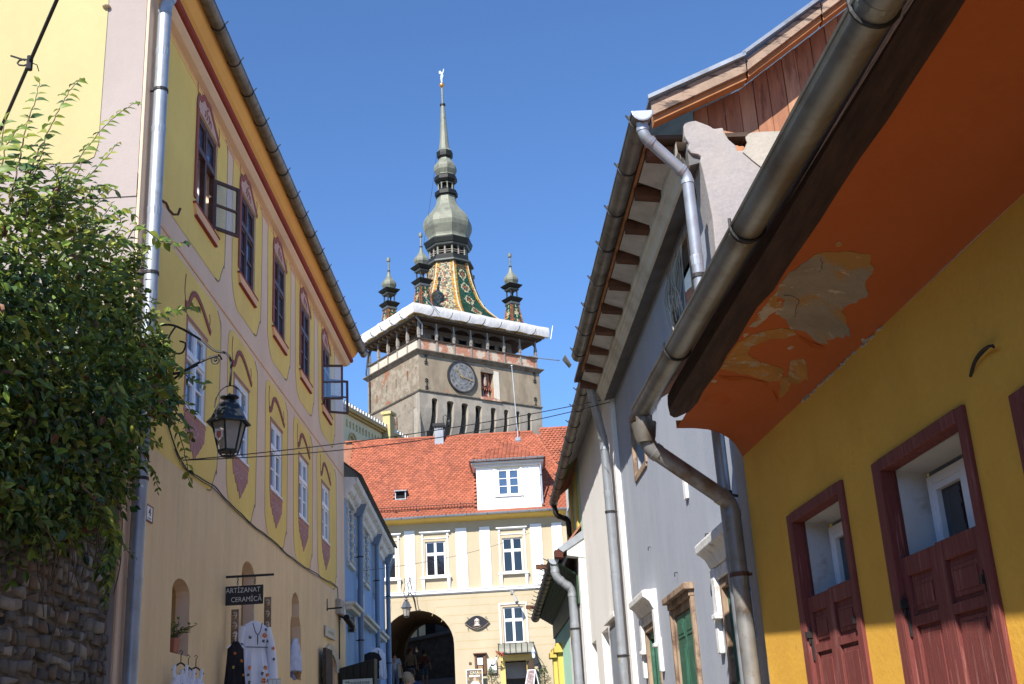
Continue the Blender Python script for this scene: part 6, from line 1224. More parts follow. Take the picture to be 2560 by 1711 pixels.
# ---- restorers' sheeting wrapped round the eaves, scaffold tubes
tp = thing('tarpaulin_wrap', 'white protective sheeting wrapped around the tower eaves below the tiled roof', 'tarpaulin', C0+Vector((0, 0, 29.9)))
def wrap(F, Wd, n):
    for k in range(n):
        a, b = lerp(-.7, Wd+.7, k/n), lerp(-.7, Wd+.7, (k+1)/n); N_ = 8; vs = []; prof = ((.45, 29.98), (.66, 29.99), (.70, 30.2), (.71, 30.45), (.70, 30.68), (.68, 30.76), (.2, 30.77))
        for o, z in prof:
            for i in range(N_+1):
                f = i/N_; s = lerp(a, b, f); bul = .012*math.sin(math.pi*f); sagz = -.02*math.sin(math.pi*f) if z > 30.3 else .03*math.sin(math.pi*f*2+k)
                nzv = noise.noise(Vector((s*1.1, z*2.2, k*3.1+Wd)))
                o2 = o + (bul+.018*nzv if 30.05 < z < 30.72 else 0); vs.append(F.w(min(max(s, -o2 if False else s), s), z+sagz+(.04 if z > 30.4 else .02)*nzv, o2))
        m = MB(); m.add(vs, [(r*(N_+1)+i, r*(N_+1)+i+1, (r+1)*(N_+1)+i+1, (r+1)*(N_+1)+i) for r in range(len(prof)-1) for i in range(N_)]); m.build('sheet', M_tarp, tp, smooth=True)
M_tarp = mat('white sheeting', (.60, .59, .59), .65, var=.06, scale=2, bump=.5, bscale=2.2, bst=(1, 1, .5), dist=.12)
wrap(TR_, WR, 6); wrap(TL_, WLn, 5)
m = MB()
for F, Wd in ((TR_, WR), (TL_, WLn)):
    m.fbox(F, -.5, Wd+.5, 29.97, 30.06, .1, .62)
m.build('scaffold_board', mat('yellow scaffold board', (.42, .27, .06), .8, var=.2), tp)
r_ = random.Random(12)
for F, Wd, n in ((TR_, WR, 7), (TL_, WLn, 5)):
    for k in range(n): s = Wd*(k+.5)/n+r_.uniform(-.2, .2); m = MB(); m.tube([F.w(s-.1, 29.9, .5), F.w(s+.05, 30.1, .85), F.w(s+.12, 30.4, .92)], .028, 5); m.build('scaffold_clamp', M_iron, tp)
for q in (((TR_.w(WR+.9, 29.9, .6)), (TR_.w(WR+1.1, 31.0, .7))), (TL_.w(WLn+.7, 29.9, .7), TL_.w(WLn+.9, 31.1, .8)), (TR_.w(1.4, 30.2, .9), TR_.w(.1, 31.4, .75))): m = MB(); m.tube(q, .03, 5); m.build('scaffold_tube', M_zinc, tp)
sp = thing('scaffold_pole', 'long thin scaffold tube sticking out to the right of the tower gallery', 'pole', TR_.w(WR, 28.2, .1)); m = MB(); m.tube([TR_.w(WR-1, 28.42, .1), TR_.w(WR+.2, 28.35, .15), Vector((3.62, 88, 28.6))], .045, 6); m.build('tube', M_zinc_new, sp)
lr = thing('lightning_wire', 'thin lightning conductor wire from the spire down to the tower roof', 'wire', Vector((TC.x, TC.y, 40))); m = MB(); cpt = Vector((TC.x, TC.y, 0)); m.tube(sag(cpt+Vector((-.68, 0, 46.2)), cpt+Vector((-1.9, -1, 37.9)), .2), .012, 4); m.build('wire', M_rope, lr)
tl_ = thing('wall_lantern', 'small black lantern on a thin pole at the foot of the tower buttresses', 'lamp', TR_.w(1.2, 20.5, 1.5)); m = MB(); q = TR_.w(1.15, 0, 1.2); m.tube([q+Vector((0, 0, 15)), q+Vector((0, 0, 22.3)), q+Vector((.15, 0, 22.4)), q+Vector((.4, 0, 22.1))], .03, 5); m.build('pole', M_iron, tl_); m = MB(); m.lathe([(.02, 0), (.13, -.08), (.15, -.2), (.10, -.45), (.03, -.5)], q+Vector((.4, 0, 22.05)), 6); m.build('lamp_head', M_black, tl_)
# ------------------------------------------------------------------ grey house on the right, with the boarded gable
def rfac(az_, per): a = math.radians(az_); return Fac(math.cos(a)*per, -math.sin(a)*per, az_, -1)
HF = rfac(-2.778, 2.33)                            # grey, white and pale green houses share this building line
M_grey = mat('blue grey plaster', (.315, .345, .405), .92, var=.05, scale=.9, col2=(.37, .395, .445), thr=.54, soft=.10, scale2=1.4, st2=(1, 1, .3), amt=.8, bump=.15, bscale=40, fine=.04)
M_grey_raw = mat('raw grey cement', (.29, .275, .275), .95, var=.12, scale=2, col2=(.36, .33, .30), thr=.54, soft=.12, scale2=1.6, bump=.35, bscale=18, fine=.08)
M_cream_cove = mat('dirty cream cove', (.56, .53, .45), .9, var=.08, scale=1.5, col2=(.40, .36, .29), thr=.58, soft=.1, scale2=2, bump=.2)
M_plank = mat('reddish gable board', (.30, .135, .075), .8, var=.2, scale=5, st=(4, 4, .5), col2=(.17, .07, .04), thr=.60, soft=.06, scale2=3, st2=(4, 4, .6), bump=.25, bscale=10, bst=(6, 6, .5), fine=.08)
M_plank2 = mat('paler gable board', (.38, .20, .115), .8, var=.2, scale=5, st=(4, 4, .5), col2=(.22, .105, .065), thr=.60, soft=.06, scale2=3, st2=(4, 4, .6), bump=.25, bscale=10, bst=(6, 6, .5), fine=.08)
M_barge = mat('weathered barge board', (.29, .21, .155), .85, var=.2, scale=4, col2=(.08, .06, .05), thr=.56, soft=.04, scale2=3.5, st2=(1, 1, 5), bump=.3, bscale=12, fine=.1)
M_barge_in = mat('orange brown rafter', (.32, .14, .055), .8, var=.2, scale=6)
M_green = mat('green window paint', (.035, .115, .075), .5, var=.2, scale=8, col2=(.06, .16, .11), thr=.6, scale2=9)
M_bare_wood = mat('bare window wood', (.30, .215, .15), .85, var=.25, scale=6, st=(4, 4, .6), col2=(.13, .08, .055), thr=.56, scale2=4)
M_raf = mat('dark rafter tail', (.11, .05, .03), .85, var=.3, scale=6)
gy = thing('grey_house', 'blue grey plastered house with a boarded gable, green windows and a broken cream cornice', 'house', HF.w(13, ground_z(13)-.3, -1))
win_g = [rect(14.93, 15.98, -.2, 1.40), rect(12.40, 13.62, -.3, 1.37), rect(9.95, 10.92, -.2, 1.34)]
att = [[(10.62, 4.03), (11.82, 4.12), (11.86, 4.80), (10.62, 4.76)], rect(14.55, 15.6, 3.34, 4.18), rect(12.7, 13.6, 3.9, 4.5)][:2]
w = MB(); w.wall(HF, [(9.45, -1.5), (17.05, -1.5), (17.05, 5.2), (9.45, 5.2)], win_g + att, 0, .16, 0, 0); w.build('wall', M_grey, gy)
m = MB(); m.fbox(HF, 9.6, 17.0, -1.5, 5.15, -4.5, -.6); m.build('dark_interior', M_dark, gy)
# gable wall: ragged cement face below, boards above
KF = Fac(*HF.w(9.45, 0, 0).xy, 87.222, 1)           # across the street front, s grows away from the street
m = MB()
# ragged edges: corner stub standing proud of the building line with the broken cornice profile
gab = [(-.02, -1.5), (-.02, 3.0), (-.045, 3.9), (-.035, 4.35), (-.055, 4.62), (-.07, 4.80), (-.085, 4.90), (-.07, 4.945), (-.10, 4.97), (-.155, 4.985), (-.185, 5.03), (-.165, 5.08), (-.185, 5.12), (-.20, 5.16), (-.20, 5.26), (-.185, 5.30), (-.08, 5.315), (.015, 5.27), (.055, 5.245), (.075, 5.225), (.16, 5.235), (.17, 5.18), (.20, 5.11), (.255, 5.05), (.27, 4.99), (.34, 5.0), (.36, 5.05), (.39, 5.13), (.46, 5.17), (3.5, 5.17), (3.5, -1.5)]
m.fprism(KF, gab, -.35, .03, 0); m.build('gable_wall', M_grey_raw, gy, bevel=.012)
m = MB(); m.fprism(KF, [(.31, 4.97), (.36, 5.06), (.35, 5.12), (.40, 5.16), (.50, 5.168), (2.6, 5.168), (2.6, 3.6), (.70, 4.5), (.57, 4.72), (.47, 4.80), (.39, 4.88)], .031, .045); m.build('plaster_patch', mat('pale lime plaster', (.36, .335, .285), .93, var=.1, scale=3, bump=.3, fine=.05), gy)
m = MB()
for i in range(7): m.fbox(KF, .13+.05*i+rnd(-.01, .01), .19+.05*i, 5.03-.012*i, 5.085-.01*i, -.2, .0)
m.build('broken_brick', mat('broken orange brick', (.42, .19, .10), .95, var=.3, scale=12, bump=.4), gy, bevel=.008)
# roof line: verge from the eave, kick, steeper above (s, z on the gable plane)
V = [(-.50, 5.45), (.41, 5.87), (1.19, 6.45), (2.6, 7.50)]
m = MB(); m.fprism(KF, [(-.25, 5.10), (3.4, 5.10), (3.4, 7.9), (2.6, 7.3), (1.19, 6.25), (.41, 5.67), (-.25, 5.38)], -.50, -.45); m.build('board_backing', M_raf, gy)
x = -.04; k = 0
def under(x):
    for (a, za), (b, zb) in zip(V, V[1:]):
        if a <= x <= b: return lerp(za, zb, (x-a)/(b-a))-.12
    return V[-1][1]
while x < 2.6:
    wd = rnd(.135, .175); z0 = 5.205 if x > .30 else 5.18
    m = MB(); lo = rnd(-.012, .012); sl_ = .02
    m.fprism(KF, [(x, z0+lo), (x+wd-.006, z0+lo), (x+wd-.006, max(z0+.05, under(x+wd))), (x, max(z0+.05, under(x)))], -.235, -.21+rnd(-.004, .004)); m.build('gable_board', M_plank if k % 3 else M_plank2, gy, bevel=.003); x += wd; k += 1
m = MB(); m.fprism(KF, [(.04, 5.29), (.36, 5.205), (.36, 5.18), (.04, 5.265)], -.20, -.06); m.build('loose_batten', M_plank2, gy)
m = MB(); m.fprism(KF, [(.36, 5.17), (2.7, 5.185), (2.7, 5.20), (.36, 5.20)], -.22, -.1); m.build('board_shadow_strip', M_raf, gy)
for i, (a, b) in enumerate(zip(V, V[1:])):
    m = MB(); g_ = .012 if i else 0; (s0, z0), (s1, z1) = a, b; t_ = .125 if i else .14
    m.fprism(KF, [(s0+g_, z0-t_), (s1, z1-t_*1.0), (s1, z1-.005), (s0+g_, z0-.005)], .13, .165); m.build('barge_board', M_barge, gy, bevel=.004)
    m = MB(); m.fprism(KF, [(s0+.02, z0-t_-.05), (s1, z1-t_-.06), (s1, z1-.03), (s0+.02, z0-.03)], .0, .125); m.build('verge_rafter', M_barge_in, gy)
    m = MB(); m.fprism(KF, [(s0-.02, z0), (s1, z1), (s1, z1+.035), (s0-.02, z0+.03)], -7.2, .19); m.build('roof', M_zinc, gy)
    m = MB(); m.fprism(KF, [(s0-.03, z0+.002), (s1, z1+.002), (s1, z1+.045), (s0-.03, z0+.04)], .19, .215); m.build('verge_flashing', M_zinc, gy)
# cream cove and cornice under the eaves, broken along its upper edge
m = MB(); prof = [(.17, 4.875), (.195, 4.885), (.215, 4.93), (.225, 4.96), (.245, 4.97), (.25, 5.0)]; n_ = 60; vs = []
for i in range(n_+1):
    s = lerp(9.46, 17.05, i/n_)
    for k, (o, z) in enumerate(prof): vs.append(HF.w(s, z, o))
    b = noise.noise(Vector((s*3.1, 2, 0))); vs += [HF.w(s, 5.02, .27), HF.w(s, 5.13+.09*b+.05*noise.noise(Vector((s*9, 0, 4))), .275), HF.w(s, 5.12+.09*b, .18)]
mu = MB(); mu.hexa([HF.w(9.46, 4.93, -.01), HF.w(17.05, 4.93, -.01), HF.w(17.05, 4.88, .18), HF.w(9.46, 4.88, .18), HF.w(9.46, 5.15, -.01), HF.w(17.05, 5.15, -.01), HF.w(17.05, 5.1, .18), HF.w(9.46, 5.1, .18)]); mu.build('cornice_underside', mat('shade darkened underside', (.12, .12, .12), .95, var=.3, scale=3, st=(1, 1, 1), bump=.3), gy)  # deep shade under the cornice is put into this dark grey
k_ = len(prof)+3; m.add(vs, [(i*k_+j, i*k_+j+1, (i+1)*k_+j+1, (i+1)*k_+j) for i in range(n_) for j in range(k_-1)]); m.build('cornice', M_cream_cove, gy)
m = MB(); m.fbox(HF, 9.5, 17.0, 5.18, 5.22, -.4, .60); m.build('eave_boards', M_wood_old, gy)
m = MB()
for k in range(9): s = 9.75+k*.82; m.hexa([HF.w(s, 5.06, .20), HF.w(s+.62, 5.06, .20), HF.w(s+.58, 5.165, .50), HF.w(s+.04, 5.165, .50), HF.w(s, 5.09, .20), HF.w(s+.62, 5.09, .20), HF.w(s+.58, 5.178, .50), HF.w(s+.04, 5.178, .50)])
m.build('whitewashed_eave_infill', mat('grey whitewash board', (.45, .44, .42), .9, var=.2, scale=5), gy)
for k in range(10):
    s = 9.62+k*.80; m = MB(); m.hexa([HF.w(s, 5.03, .16), HF.w(s+.13, 5.03, .16), HF.w(s+.13, 5.07, .52), HF.w(s, 5.07, .52), HF.w(s, 5.17, .16), HF.w(s+.13, 5.17, .16), HF.w(s+.13, 5.17, .52), HF.w(s, 5.17, .52)]); m.build('rafter_tail', M_raf, gy, bevel=.006)
m = MB(); m.fbox(HF, 9.45, 16.4, 5.16, 5.25, .515, .545); m.build('fascia_board', M_barge_in, gy)
gutter(gy, HF.w(9.06, 5.22, .63), HF.w(15.9, 5.24, .63), .088, (M_zinc_brown, M_iron), every=.95, seam=1.9, fx=-.03)
m = MB(); q = HF.w(9.05, 5.22, .63); m.tube([q+Vector((.09*math.cos(a), 0, .09*math.sin(a)-0)) for a in [math.pi+math.pi*i/8 for i in range(9)]], .01, 5); m.prism([q+Vector((.092*math.cos(a), 0, .092*math.sin(a))) for a in [math.pi+math.pi*i/10 for i in range(11)]], (0, -.006, 0)); m.build('gutter_end', M_zinc_new, gy)
m = MB(); m.hexa([HF.w(15.95, 5.13, .72), HF.w(16.1, 5.13, .74), HF.w(16.1, 5.26, .83), HF.w(15.95, 5.28, .8), HF.w(15.96, 5.13, .73), HF.w(16.11, 5.13, .75), HF.w(16.11, 5.26, .84), HF.w(15.96, 5.28, .81)]); m.build('gutter_flap', M_zinc_new, gy)
downpipe(gy, [HF.w(9.14, 5.16, .63), HF.w(9.15, 5.02, .62), HF.w(9.33, 4.72, .24), HF.w(9.36, -1.2, .21)], .052, (M_zinc_new, M_iron), seams=1.3, brk=1.9, wall=Vector((.12, .12, 0)))
# windows
def gwindow(s0, s1, z0, z1, kind, hood):
    fr = MB(); d_ = -.03
    o = sash_window(gy, HF, s0+.06, s1-.06, z0, z1-.06, d_, M_green, M_glass_dark, fw=.05, trans=1 if kind else .42, cols=2, rows=(2, 1), mull=.07, bar=.03, depth=.05)
    fr.fbox(HF, s0-.02, s0+.06, z0, z1+.02, -.14, .018); fr.fbox(HF, s1-.06, s1+.02, z0, z1+.02, -.14, .018); fr.fbox(HF, s0+.06, s1-.06, z1-.06, z1+.02, -.14, .018)
    fr.build('window_lining', M_bare_wood, o, bevel=.006)
    if kind == 1:                                    # closed green shutters with panels
        for a, b in ((s0+.07, (s0+s1)/2-.01), ((s0+s1)/2+.01, s1-.07)):
            m = MB(); m.fbox(HF, a, b, z0, z1-.07, -.028, -.004); c_ = m.build('shutter', M_green, gy, bevel=.005)
            for za, zb in ((z1-.32, z1-.12), (z0+.55, z1-.40), (z0+.25, z0+.48), (z0, z0+.18)): m = MB(); m.fbox(HF, a+.06, b-.06, za, zb, -.006, .004); m.fbox(HF, a+.10, b-.10, za+.04, zb-.04, .002, .010); m.build('shutter_panel', M_green, c_, bevel=.004)
    if hood:
        m = MB(); c = (s0+s1)/2; hw = (s1-s0)/2
        for sg in (-1, 1):
            x = c+sg*(hw+.10); m.fbox(HF, x-.08, x+.08, z1-.30, z1+.14, 0, .06); m.fbox(HF, x-.075, x+.075, z1-.32, z1-.27, .01, .09)
            m.fbox(HF, x-.06+sg*.10, x+.06+sg*.10, z1-.62, z1-.22, 0, .05)
        m.fbox(HF, c-hw-.02, c+hw+.02, z1+.03, z1+.14, 0, .04)
        P_ = [(c-hw-.22, z1+.14), (c+hw+.22, z1+.14)]
        pf = [(0, .142), (.06, .145), (.075, .18), (.10, .23), (.15, .275), (.175, .285), (.185, .36), (.17, .375), (0, .385)]
        m.add([HF.w(s, z1+z, o_) for s, sg in ((c-hw-.16, -1), (c+hw+.16, 1)) for o_, z in [(o_, z) for o_, z in pf]], [(i, i+1, len(pf)+i+1, len(pf)+i) for i in range(len(pf)-1)] + [tuple(range(len(pf))), tuple(range(len(pf), 2*len(pf)))])
        m.build('window_hood', mat('white stone hood', (.68, .68, .67), .9, var=.08, scale=5, col2=(.42, .40, .38), thr=.60, scale2=7, bump=.35, bscale=18) if 'white stone hood' not in bpy.data.materials else bpy.data.materials['white stone hood'], o, bevel=.014)
    else:
        m = MB(); m.fbox(HF, s0-.10, s1+.10, z1+.022, z1+.09, 0, .06); m.fbox(HF, s0-.14, s1+.14, z1+.09, z1+.16, 0, .11); m.fbox(HF, s0-.10, s0-.02, z0, z1+.02, 0, .045); m.fbox(HF, s1+.02, s1+.10, z0, z1+.02, 0, .045); m.build('window_architrave', M_bare_wood, o, bevel=.008)
gwindow(14.93, 15.98, -.2, 1.40, 0, True); gwindow(12.40, 13.62, -.3, 1.37, 1, False); gwindow(9.95, 10.92, -.2, 1.34, 0, True)
for h in att:
    m = MB(); n = len(h); pts = h+[h[0]]; ribbon(m, HF, pts, .09, -.03, .02); m.build('attic_frame', M_bare_wood, gy)
m = MB(); r_ = random.Random(21)
for k in range(26): a = HF.w(r_.uniform(10.9, 11.6), 4.75, .02); m.tube(smooth_pts([a, a+HF.n*r_.uniform(.02, .12)+Vector((0, r_.uniform(-.15, .05), -.35)), a+HF.n*r_.uniform(.02, .1)+Vector((0, r_.uniform(-.25, .1), -r_.uniform(.5, .85)))], 4), .006, 4)
m.build('loose_straw', mat('dry straw', (.42, .38, .30), .9, var=.2), gy)
bx = thing('small_wall_box', 'small white socket box high on the blue grey wall', 'socket', HF.w(12.1, 2.45, .005)); m = MB(); m.fbox(HF, 12.02, 12.16, 2.36, 2.62, 0, .03); m.build('housing', M_white, bx, bevel=.005)
for s, z in ((14.9, 2.32), (13.15, 1.75), (11.25, 1.85)): m = MB(); m.tube([HF.w(s, z, 0), HF.w(s, z, .03), HF.w(s, z-.045, .035)], .006, 5); m.build('wall_hook', M_iron, gy)
# ------------------------------------------------------------------ white house with its pipe
wh = thing('white_house', 'tall narrow white plastered house between the grey house and the pale green house', 'house', HF.w(20, ground_z(20)-.3, -1))
M_whp = mat('off white plaster', (.75, .74, .72), .92, var=.04, scale=.8, col2=(.60, .58, .55), thr=.56, soft=.14, scale2=1.1, st2=(1, 1, .45), amt=.5, bump=.15, bscale=40, fine=.03)
def niche_h(s0, s1, z0, z1): return rect(s0, s1, z0, z1)
w = MB(); w.wall(HF, [(17.05, -1), (23.0, -1), (23.0, 5.6), (17.05, 5.6)], [rect(20.05, 21.1, .3, 1.83), rect(22.15, 23.0-.01, .3, 1.80)], .03, .22); w.fbox(HF, 17.05, 23, -1, 5.3, -4, -.19); w.build('wall', M_whp, wh)
m = MB(); m.fbox(HF, 17.05, 17.26, -1, 5.0, .0, .075); m.build('corner_strip', M_whp, wh, bevel=.01)
m = MB(); m.fbox(HF, 18.55, 19.55, .0, 1.75, .031, .07); m.build('window_blind', mat('blue grey shutter', (.20, .23, .28), .8, var=.1), wh)
for s0, s1, z1 in ((18.45, 19.65, 1.80),): m = MB(); m.fbox(HF, s0-.12, s1+.12, z1+.02, z1+.10, .03, .13); m.build('window_hood', M_whp, wh, bevel=.01)
m = MB(); m.fprism(HF, [(17.05, 5.05), (26.7, 5.05), (26.7, 5.62), (17.05, 5.62)], -.1, .0); m.build('wall_head', M_whp, wh)
m = MB(); m.hexa([HF.w(17.0, 5.48, .0), HF.w(23, 5.48, .0), HF.w(23, 5.14, .40), HF.w(17.0, 5.34, .40), HF.w(17.0, 5.52, .0), HF.w(23, 5.52, .0), HF.w(23, 5.18, .40), HF.w(17.0, 5.38, .40)]); m.build('eave_soffit', mat('grey boarded soffit', (.27, .27, .27), .9, var=.15, scale=3, st=(6, 1, 1)), wh)
m = MB(); m.hexa([HF.w(17.0, 5.42, .36), HF.w(25.6, 5.10, .36), HF.w(25.6, 8.6, -4), HF.w(17.0, 8.6, -4), HF.w(17.0, 5.47, .36), HF.w(25.6, 5.15, .36), HF.w(25.6, 8.7, -4), HF.w(17.0, 8.7, -4)]); m.build('roof', M_tile_old, wh)
gutter(wh, HF.w(16.85, 5.38, .38), HF.w(25.6, 5.06, .38), .09, (M_zinc_brown, M_iron), every=.9, seam=1.6, fx=-.05)
downpipe(wh, [HF.w(17.0, 5.30, .38), HF.w(17.05, 5.0, .34), HF.w(17.5, 4.35, .16), HF.w(17.62, -1, .13)], .066, (M_zinc_new, M_iron), seams=1.25, brk=2.1, wall=HF.n*-.12)
for s, z, c in ((17.585, 1.12, (.62, .50, .22)), (17.6, 1.75, (.6, .65, .75)), (17.6, .62, (.62, .64, .64))):
    m = MB(); q = HF.w(s, z, .133); m.prism([q+Vector((-.060, -.030, 0))+Vector((0, .05*math.cos(a), .05*math.sin(a))) for a in [k*.63 for k in range(10)]], (-.004, -.002, 0)); m.build('sticker', mat('sticker', c, .5, var=.1), wh)
# ------------------------------------------------------------------ pale green house with yellow strips, and the low shop in front
pg = thing('pale_green_house', 'pale green house with yellow vertical strips next to the white house', 'house', HF.w(25, ground_z(25)-.3, -1))
M_pg = mat('pale green plaster', (.44, .60, .46), .9, var=.04, scale=1, fine=.02); M_ystrip = mat('yellow trim paint', (.56, .42, .10), .8, var=.06)
M_dkgreen = mat('dark green boards', (.025, .060, .032), .6, var=.25, scale=4, st=(6, 1, 1))
m = MB(); m.fbox(HF, 23.0, 25.9, -1, 5.6, -4, .02); m.build('wall', M_pg, pg)
for s in (23.75, 24.9): m = MB(); m.fbox(HF, s, s+.28, 3, 5.3, .022, .06); m.build('yellow_strip', M_ystrip, pg)
m = MB(); m.hexa([HF.w(23.01, 5.47, .02), HF.w(25.7, 5.47, .02), HF.w(25.7, 5.04, .40), HF.w(23.01, 5.14, .40), HF.w(23.01, 5.51, .02), HF.w(25.7, 5.51, .02), HF.w(25.7, 5.08, .40), HF.w(23.01, 5.18, .40)]); m.build('eave_soffit', mat('olive soffit boards', (.10, .12, .035), .8, var=.2, scale=4, st=(6, 1, 1)), pg)
downpipe(pg, [HF.w(25.5, 4.98, .38), HF.w(25.5, 4.76, .34), HF.w(25.65, 4.68, .08), HF.w(25.7, 4.0, .07)], .055, (M_iron, M_iron), seams=3, brk=3)
SFc = rfac(-2.778, 2.18)                          # front of the low shop
lo = thing('low_shop', 'low shop with a dark green boarded eave, mint wall and yellow pilasters', 'shop', SFc.w(27, ground_z(27)-.3, -.5))
m = MB(); m.fbox(SFc, 23.12, 26.6, -.5, 3.85, -3, .0); m.build('wall', M_whp, lo)
m = MB(); m.fbox(SFc, 26.61, 31.2, -.5, 3.10, -3, .0); m.build('mint_wall', mat('mint plaster', (.42, .70, .56), .9, var=.04), lo)
for s in (28.9, 30.6):
    m = MB(); m.fbox(SFc, s, s+.35, -.5, 2.10, .0, .12); m.build('pilaster', M_ystrip, lo); m = MB(); m.fbox(SFc, s-.1, s+.45, 2.10, 2.24, 0, .2); m.fbox(SFc, s-.05, s+.4, 2.24, 2.32, 0, .15); m.build('pilaster_cap', M_ystrip, lo, bevel=.01)
m = MB(); m.fprism(SFc, [(24.2, 1.9), (25.8, 1.9), (25.8, 2.35), (25.0, 2.55), (24.2, 2.35)], .0, .04); m.build('shop_fanlight', mat('yellow fanlight frame', (.55, .42, .10), .8), lo)
for k in range(7):
    o0, o1 = .01+k*.055, .03+(k+1)*.055; z = 3.18+k*.035-(.0 if k < 6 else 0)
    m = MB(); m.hexa([SFc.w(23.45, z, o0), SFc.w(31.4, z-.20, o0), SFc.w(31.4, z-.18, o1-.006), SFc.w(23.45, z+.02, o1-.006), SFc.w(23.45, z+.03, o0), SFc.w(31.4, z-.17, o0), SFc.w(31.4, z-.15, o1-.006), SFc.w(23.45, z+.05, o1-.006)]); m.build('eave_board', M_dkgreen, lo, bevel=.004)
m = MB(); m.fbox(SFc, 23.46, 31.3, 2.62, 3.20, -.1, .035); m.build('frieze_board', M_dkgreen, lo)
m = MB(); m.hexa([SFc.w(31.3, 3.16, .0), SFc.w(33.2, 3.0, -1.2), SFc.w(33.2, 3.05, -.9), SFc.w(31.4, 3.26, .42), SFc.w(31.3, 3.22, .0), SFc.w(33.2, 3.06, -1.2), SFc.w(33.2, 3.12, -.9), SFc.w(31.4, 3.32, .42)]); m.build('eave_return', M_dkgreen, lo)
m = MB(); m.hexa([SFc.w(23.4, 3.48, .44), SFc.w(31.5, 3.28, .44), SFc.w(31.0, 4.0, -.14), SFc.w(23.4, 4.15, -.14), SFc.w(23.4, 3.53, .44), SFc.w(31.5, 3.33, .44), SFc.w(31.0, 4.05, -.14), SFc.w(23.4, 4.20, -.14)]); m.build('roof', M_tile_old, lo)
gutter(lo, SFc.w(23.4, 3.50, .47), SFc.w(31.3, 3.18, .47), .10, (M_zinc_brown, M_iron), every=.55, seam=1.8, fx=-.10)
m = MB(); q = SFc.w(23.39, 3.50, .47); m.prism([q+Vector((.105*math.cos(a), 0, .105*math.sin(a))) for a in [math.pi+math.pi*i/10 for i in range(11)]], (0, -.008, 0)); m.build('gutter_end', M_zinc_new, lo)
for s, z in ((24.2, 3.42), (29.6, 3.22)): m = MB(); m.hexa([SFc.w(s, z, .45), SFc.w(s+.1, z, .45), SFc.w(s+.1, z+.02, .78), SFc.w(s, z+.02, .78), SFc.w(s, z+.09, .45), SFc.w(s+.1, z+.09, .45), SFc.w(s+.1, z+.11, .78), SFc.w(s, z+.11, .78)]); m.build('gutter_spout', M_raf, lo)
downpipe(lo, [SFc.w(23.5, 3.44, .46), SFc.w(23.5, 3.16, .44), SFc.w(23.6, 2.92, .13), SFc.w(23.65, -.4, .12)], .085, (M_zinc_new, M_iron), seams=1.1, brk=1.5, wall=SFc.n*-.12)
m = MB(); pp = [(-.24, 3.52), (.42, 3.40), (.42, 4.10), (-.05, 3.84), (-.24, 3.74)]
PFw = Fac(*SFc.w(23.1, 0, 0).xy, 87.222, 1); m.fprism(PFw, [(s+.02, z) for s, z in pp], -.3, 0); m.build('fire_wall', mat('rough white render', (.70, .69, .66), .95, var=.08, scale=4, bump=.7, bscale=12), lo)
m = MB(); m.fprism(PFw, [(-.40, 3.66), (-.30, 3.58), (.44, 4.02), (.44, 4.20)], -.32, .03); m.build('fire_wall_flashing', M_zinc_new, lo)
m = MB()
for k in range(4): m.fprism(PFw, [(-.46, 3.50+k*.035), (-.30, 3.48+k*.035), (-.30, 3.51+k*.035), (-.46, 3.53+k*.035)], -.3, .01)
m.build('tile_ends', mat('dark red tile ends', (.09, .028, .02), .8, var=.2), lo)
# ------------------------------------------------------------------ the orange and ochre house on the right
YF = rfac(-4.47, 2.5)
oh = thing('ochre_house', 'ochre yellow house with a peeling orange eave soffit and dark red window shutters', 'house', YF.w(6, ground_z(6), -1))
M_ochre = mat('ochre wall paint', (.69, .385, .055), .88, var=.07, scale=1.3, col2=(.61, .32, .042), thr=.58, soft=.12, scale2=1.4, amt=.7, bump=.2, bscale=28, fine=.03, col3=(.44, .23, .05), thr3=.70, scale3=4)
M_terr = mat('orange soffit paint', (.45, .115, .026), .88, var=.07, scale=1.1, col2=(.43, .105, .025), thr=.57, soft=.12, scale2=1.6, amt=.7, bump=.2, bscale=18, fine=.03)
M_maroon = mat('dark red shutter paint', (.165, .042, .036), .72, var=.16, scale=3, st=(4, 4, .4), col2=(.30, .135, .115), thr=.60, soft=.05, scale2=5, st2=(9, 9, .5), amt=.75, bump=.3, bscale=14, bst=(6, 6, .6), fine=.1, col3=(.36, .27, .23), thr3=.715, scale3=9)
M_reveal = mat('chalky white reveal', (.50, .50, .49), .92, var=.08, scale=3, col2=(.38, .33, .28), thr=.62, soft=.05, scale2=4, bump=.2)
wn3 = [(5.14, 6.36, 1.40), (6.88, 8.06, 1.43), (3.44, 4.70, 1.31)]
hl = [rect(a+.04, b-.06, -1.1, zt-.04) for a, b, zt in wn3]
w = MB(); w.wall(YF, [(-9, -2.6), (9.05, -2.6), (9.05, 2.10), (-9, 1.95)], hl, 0, .25, 0, 0); w.fbox(YF, 9.02, 9.05, -2.2, 2.0, -6, -.01); w.build('wall', M_ochre, oh)
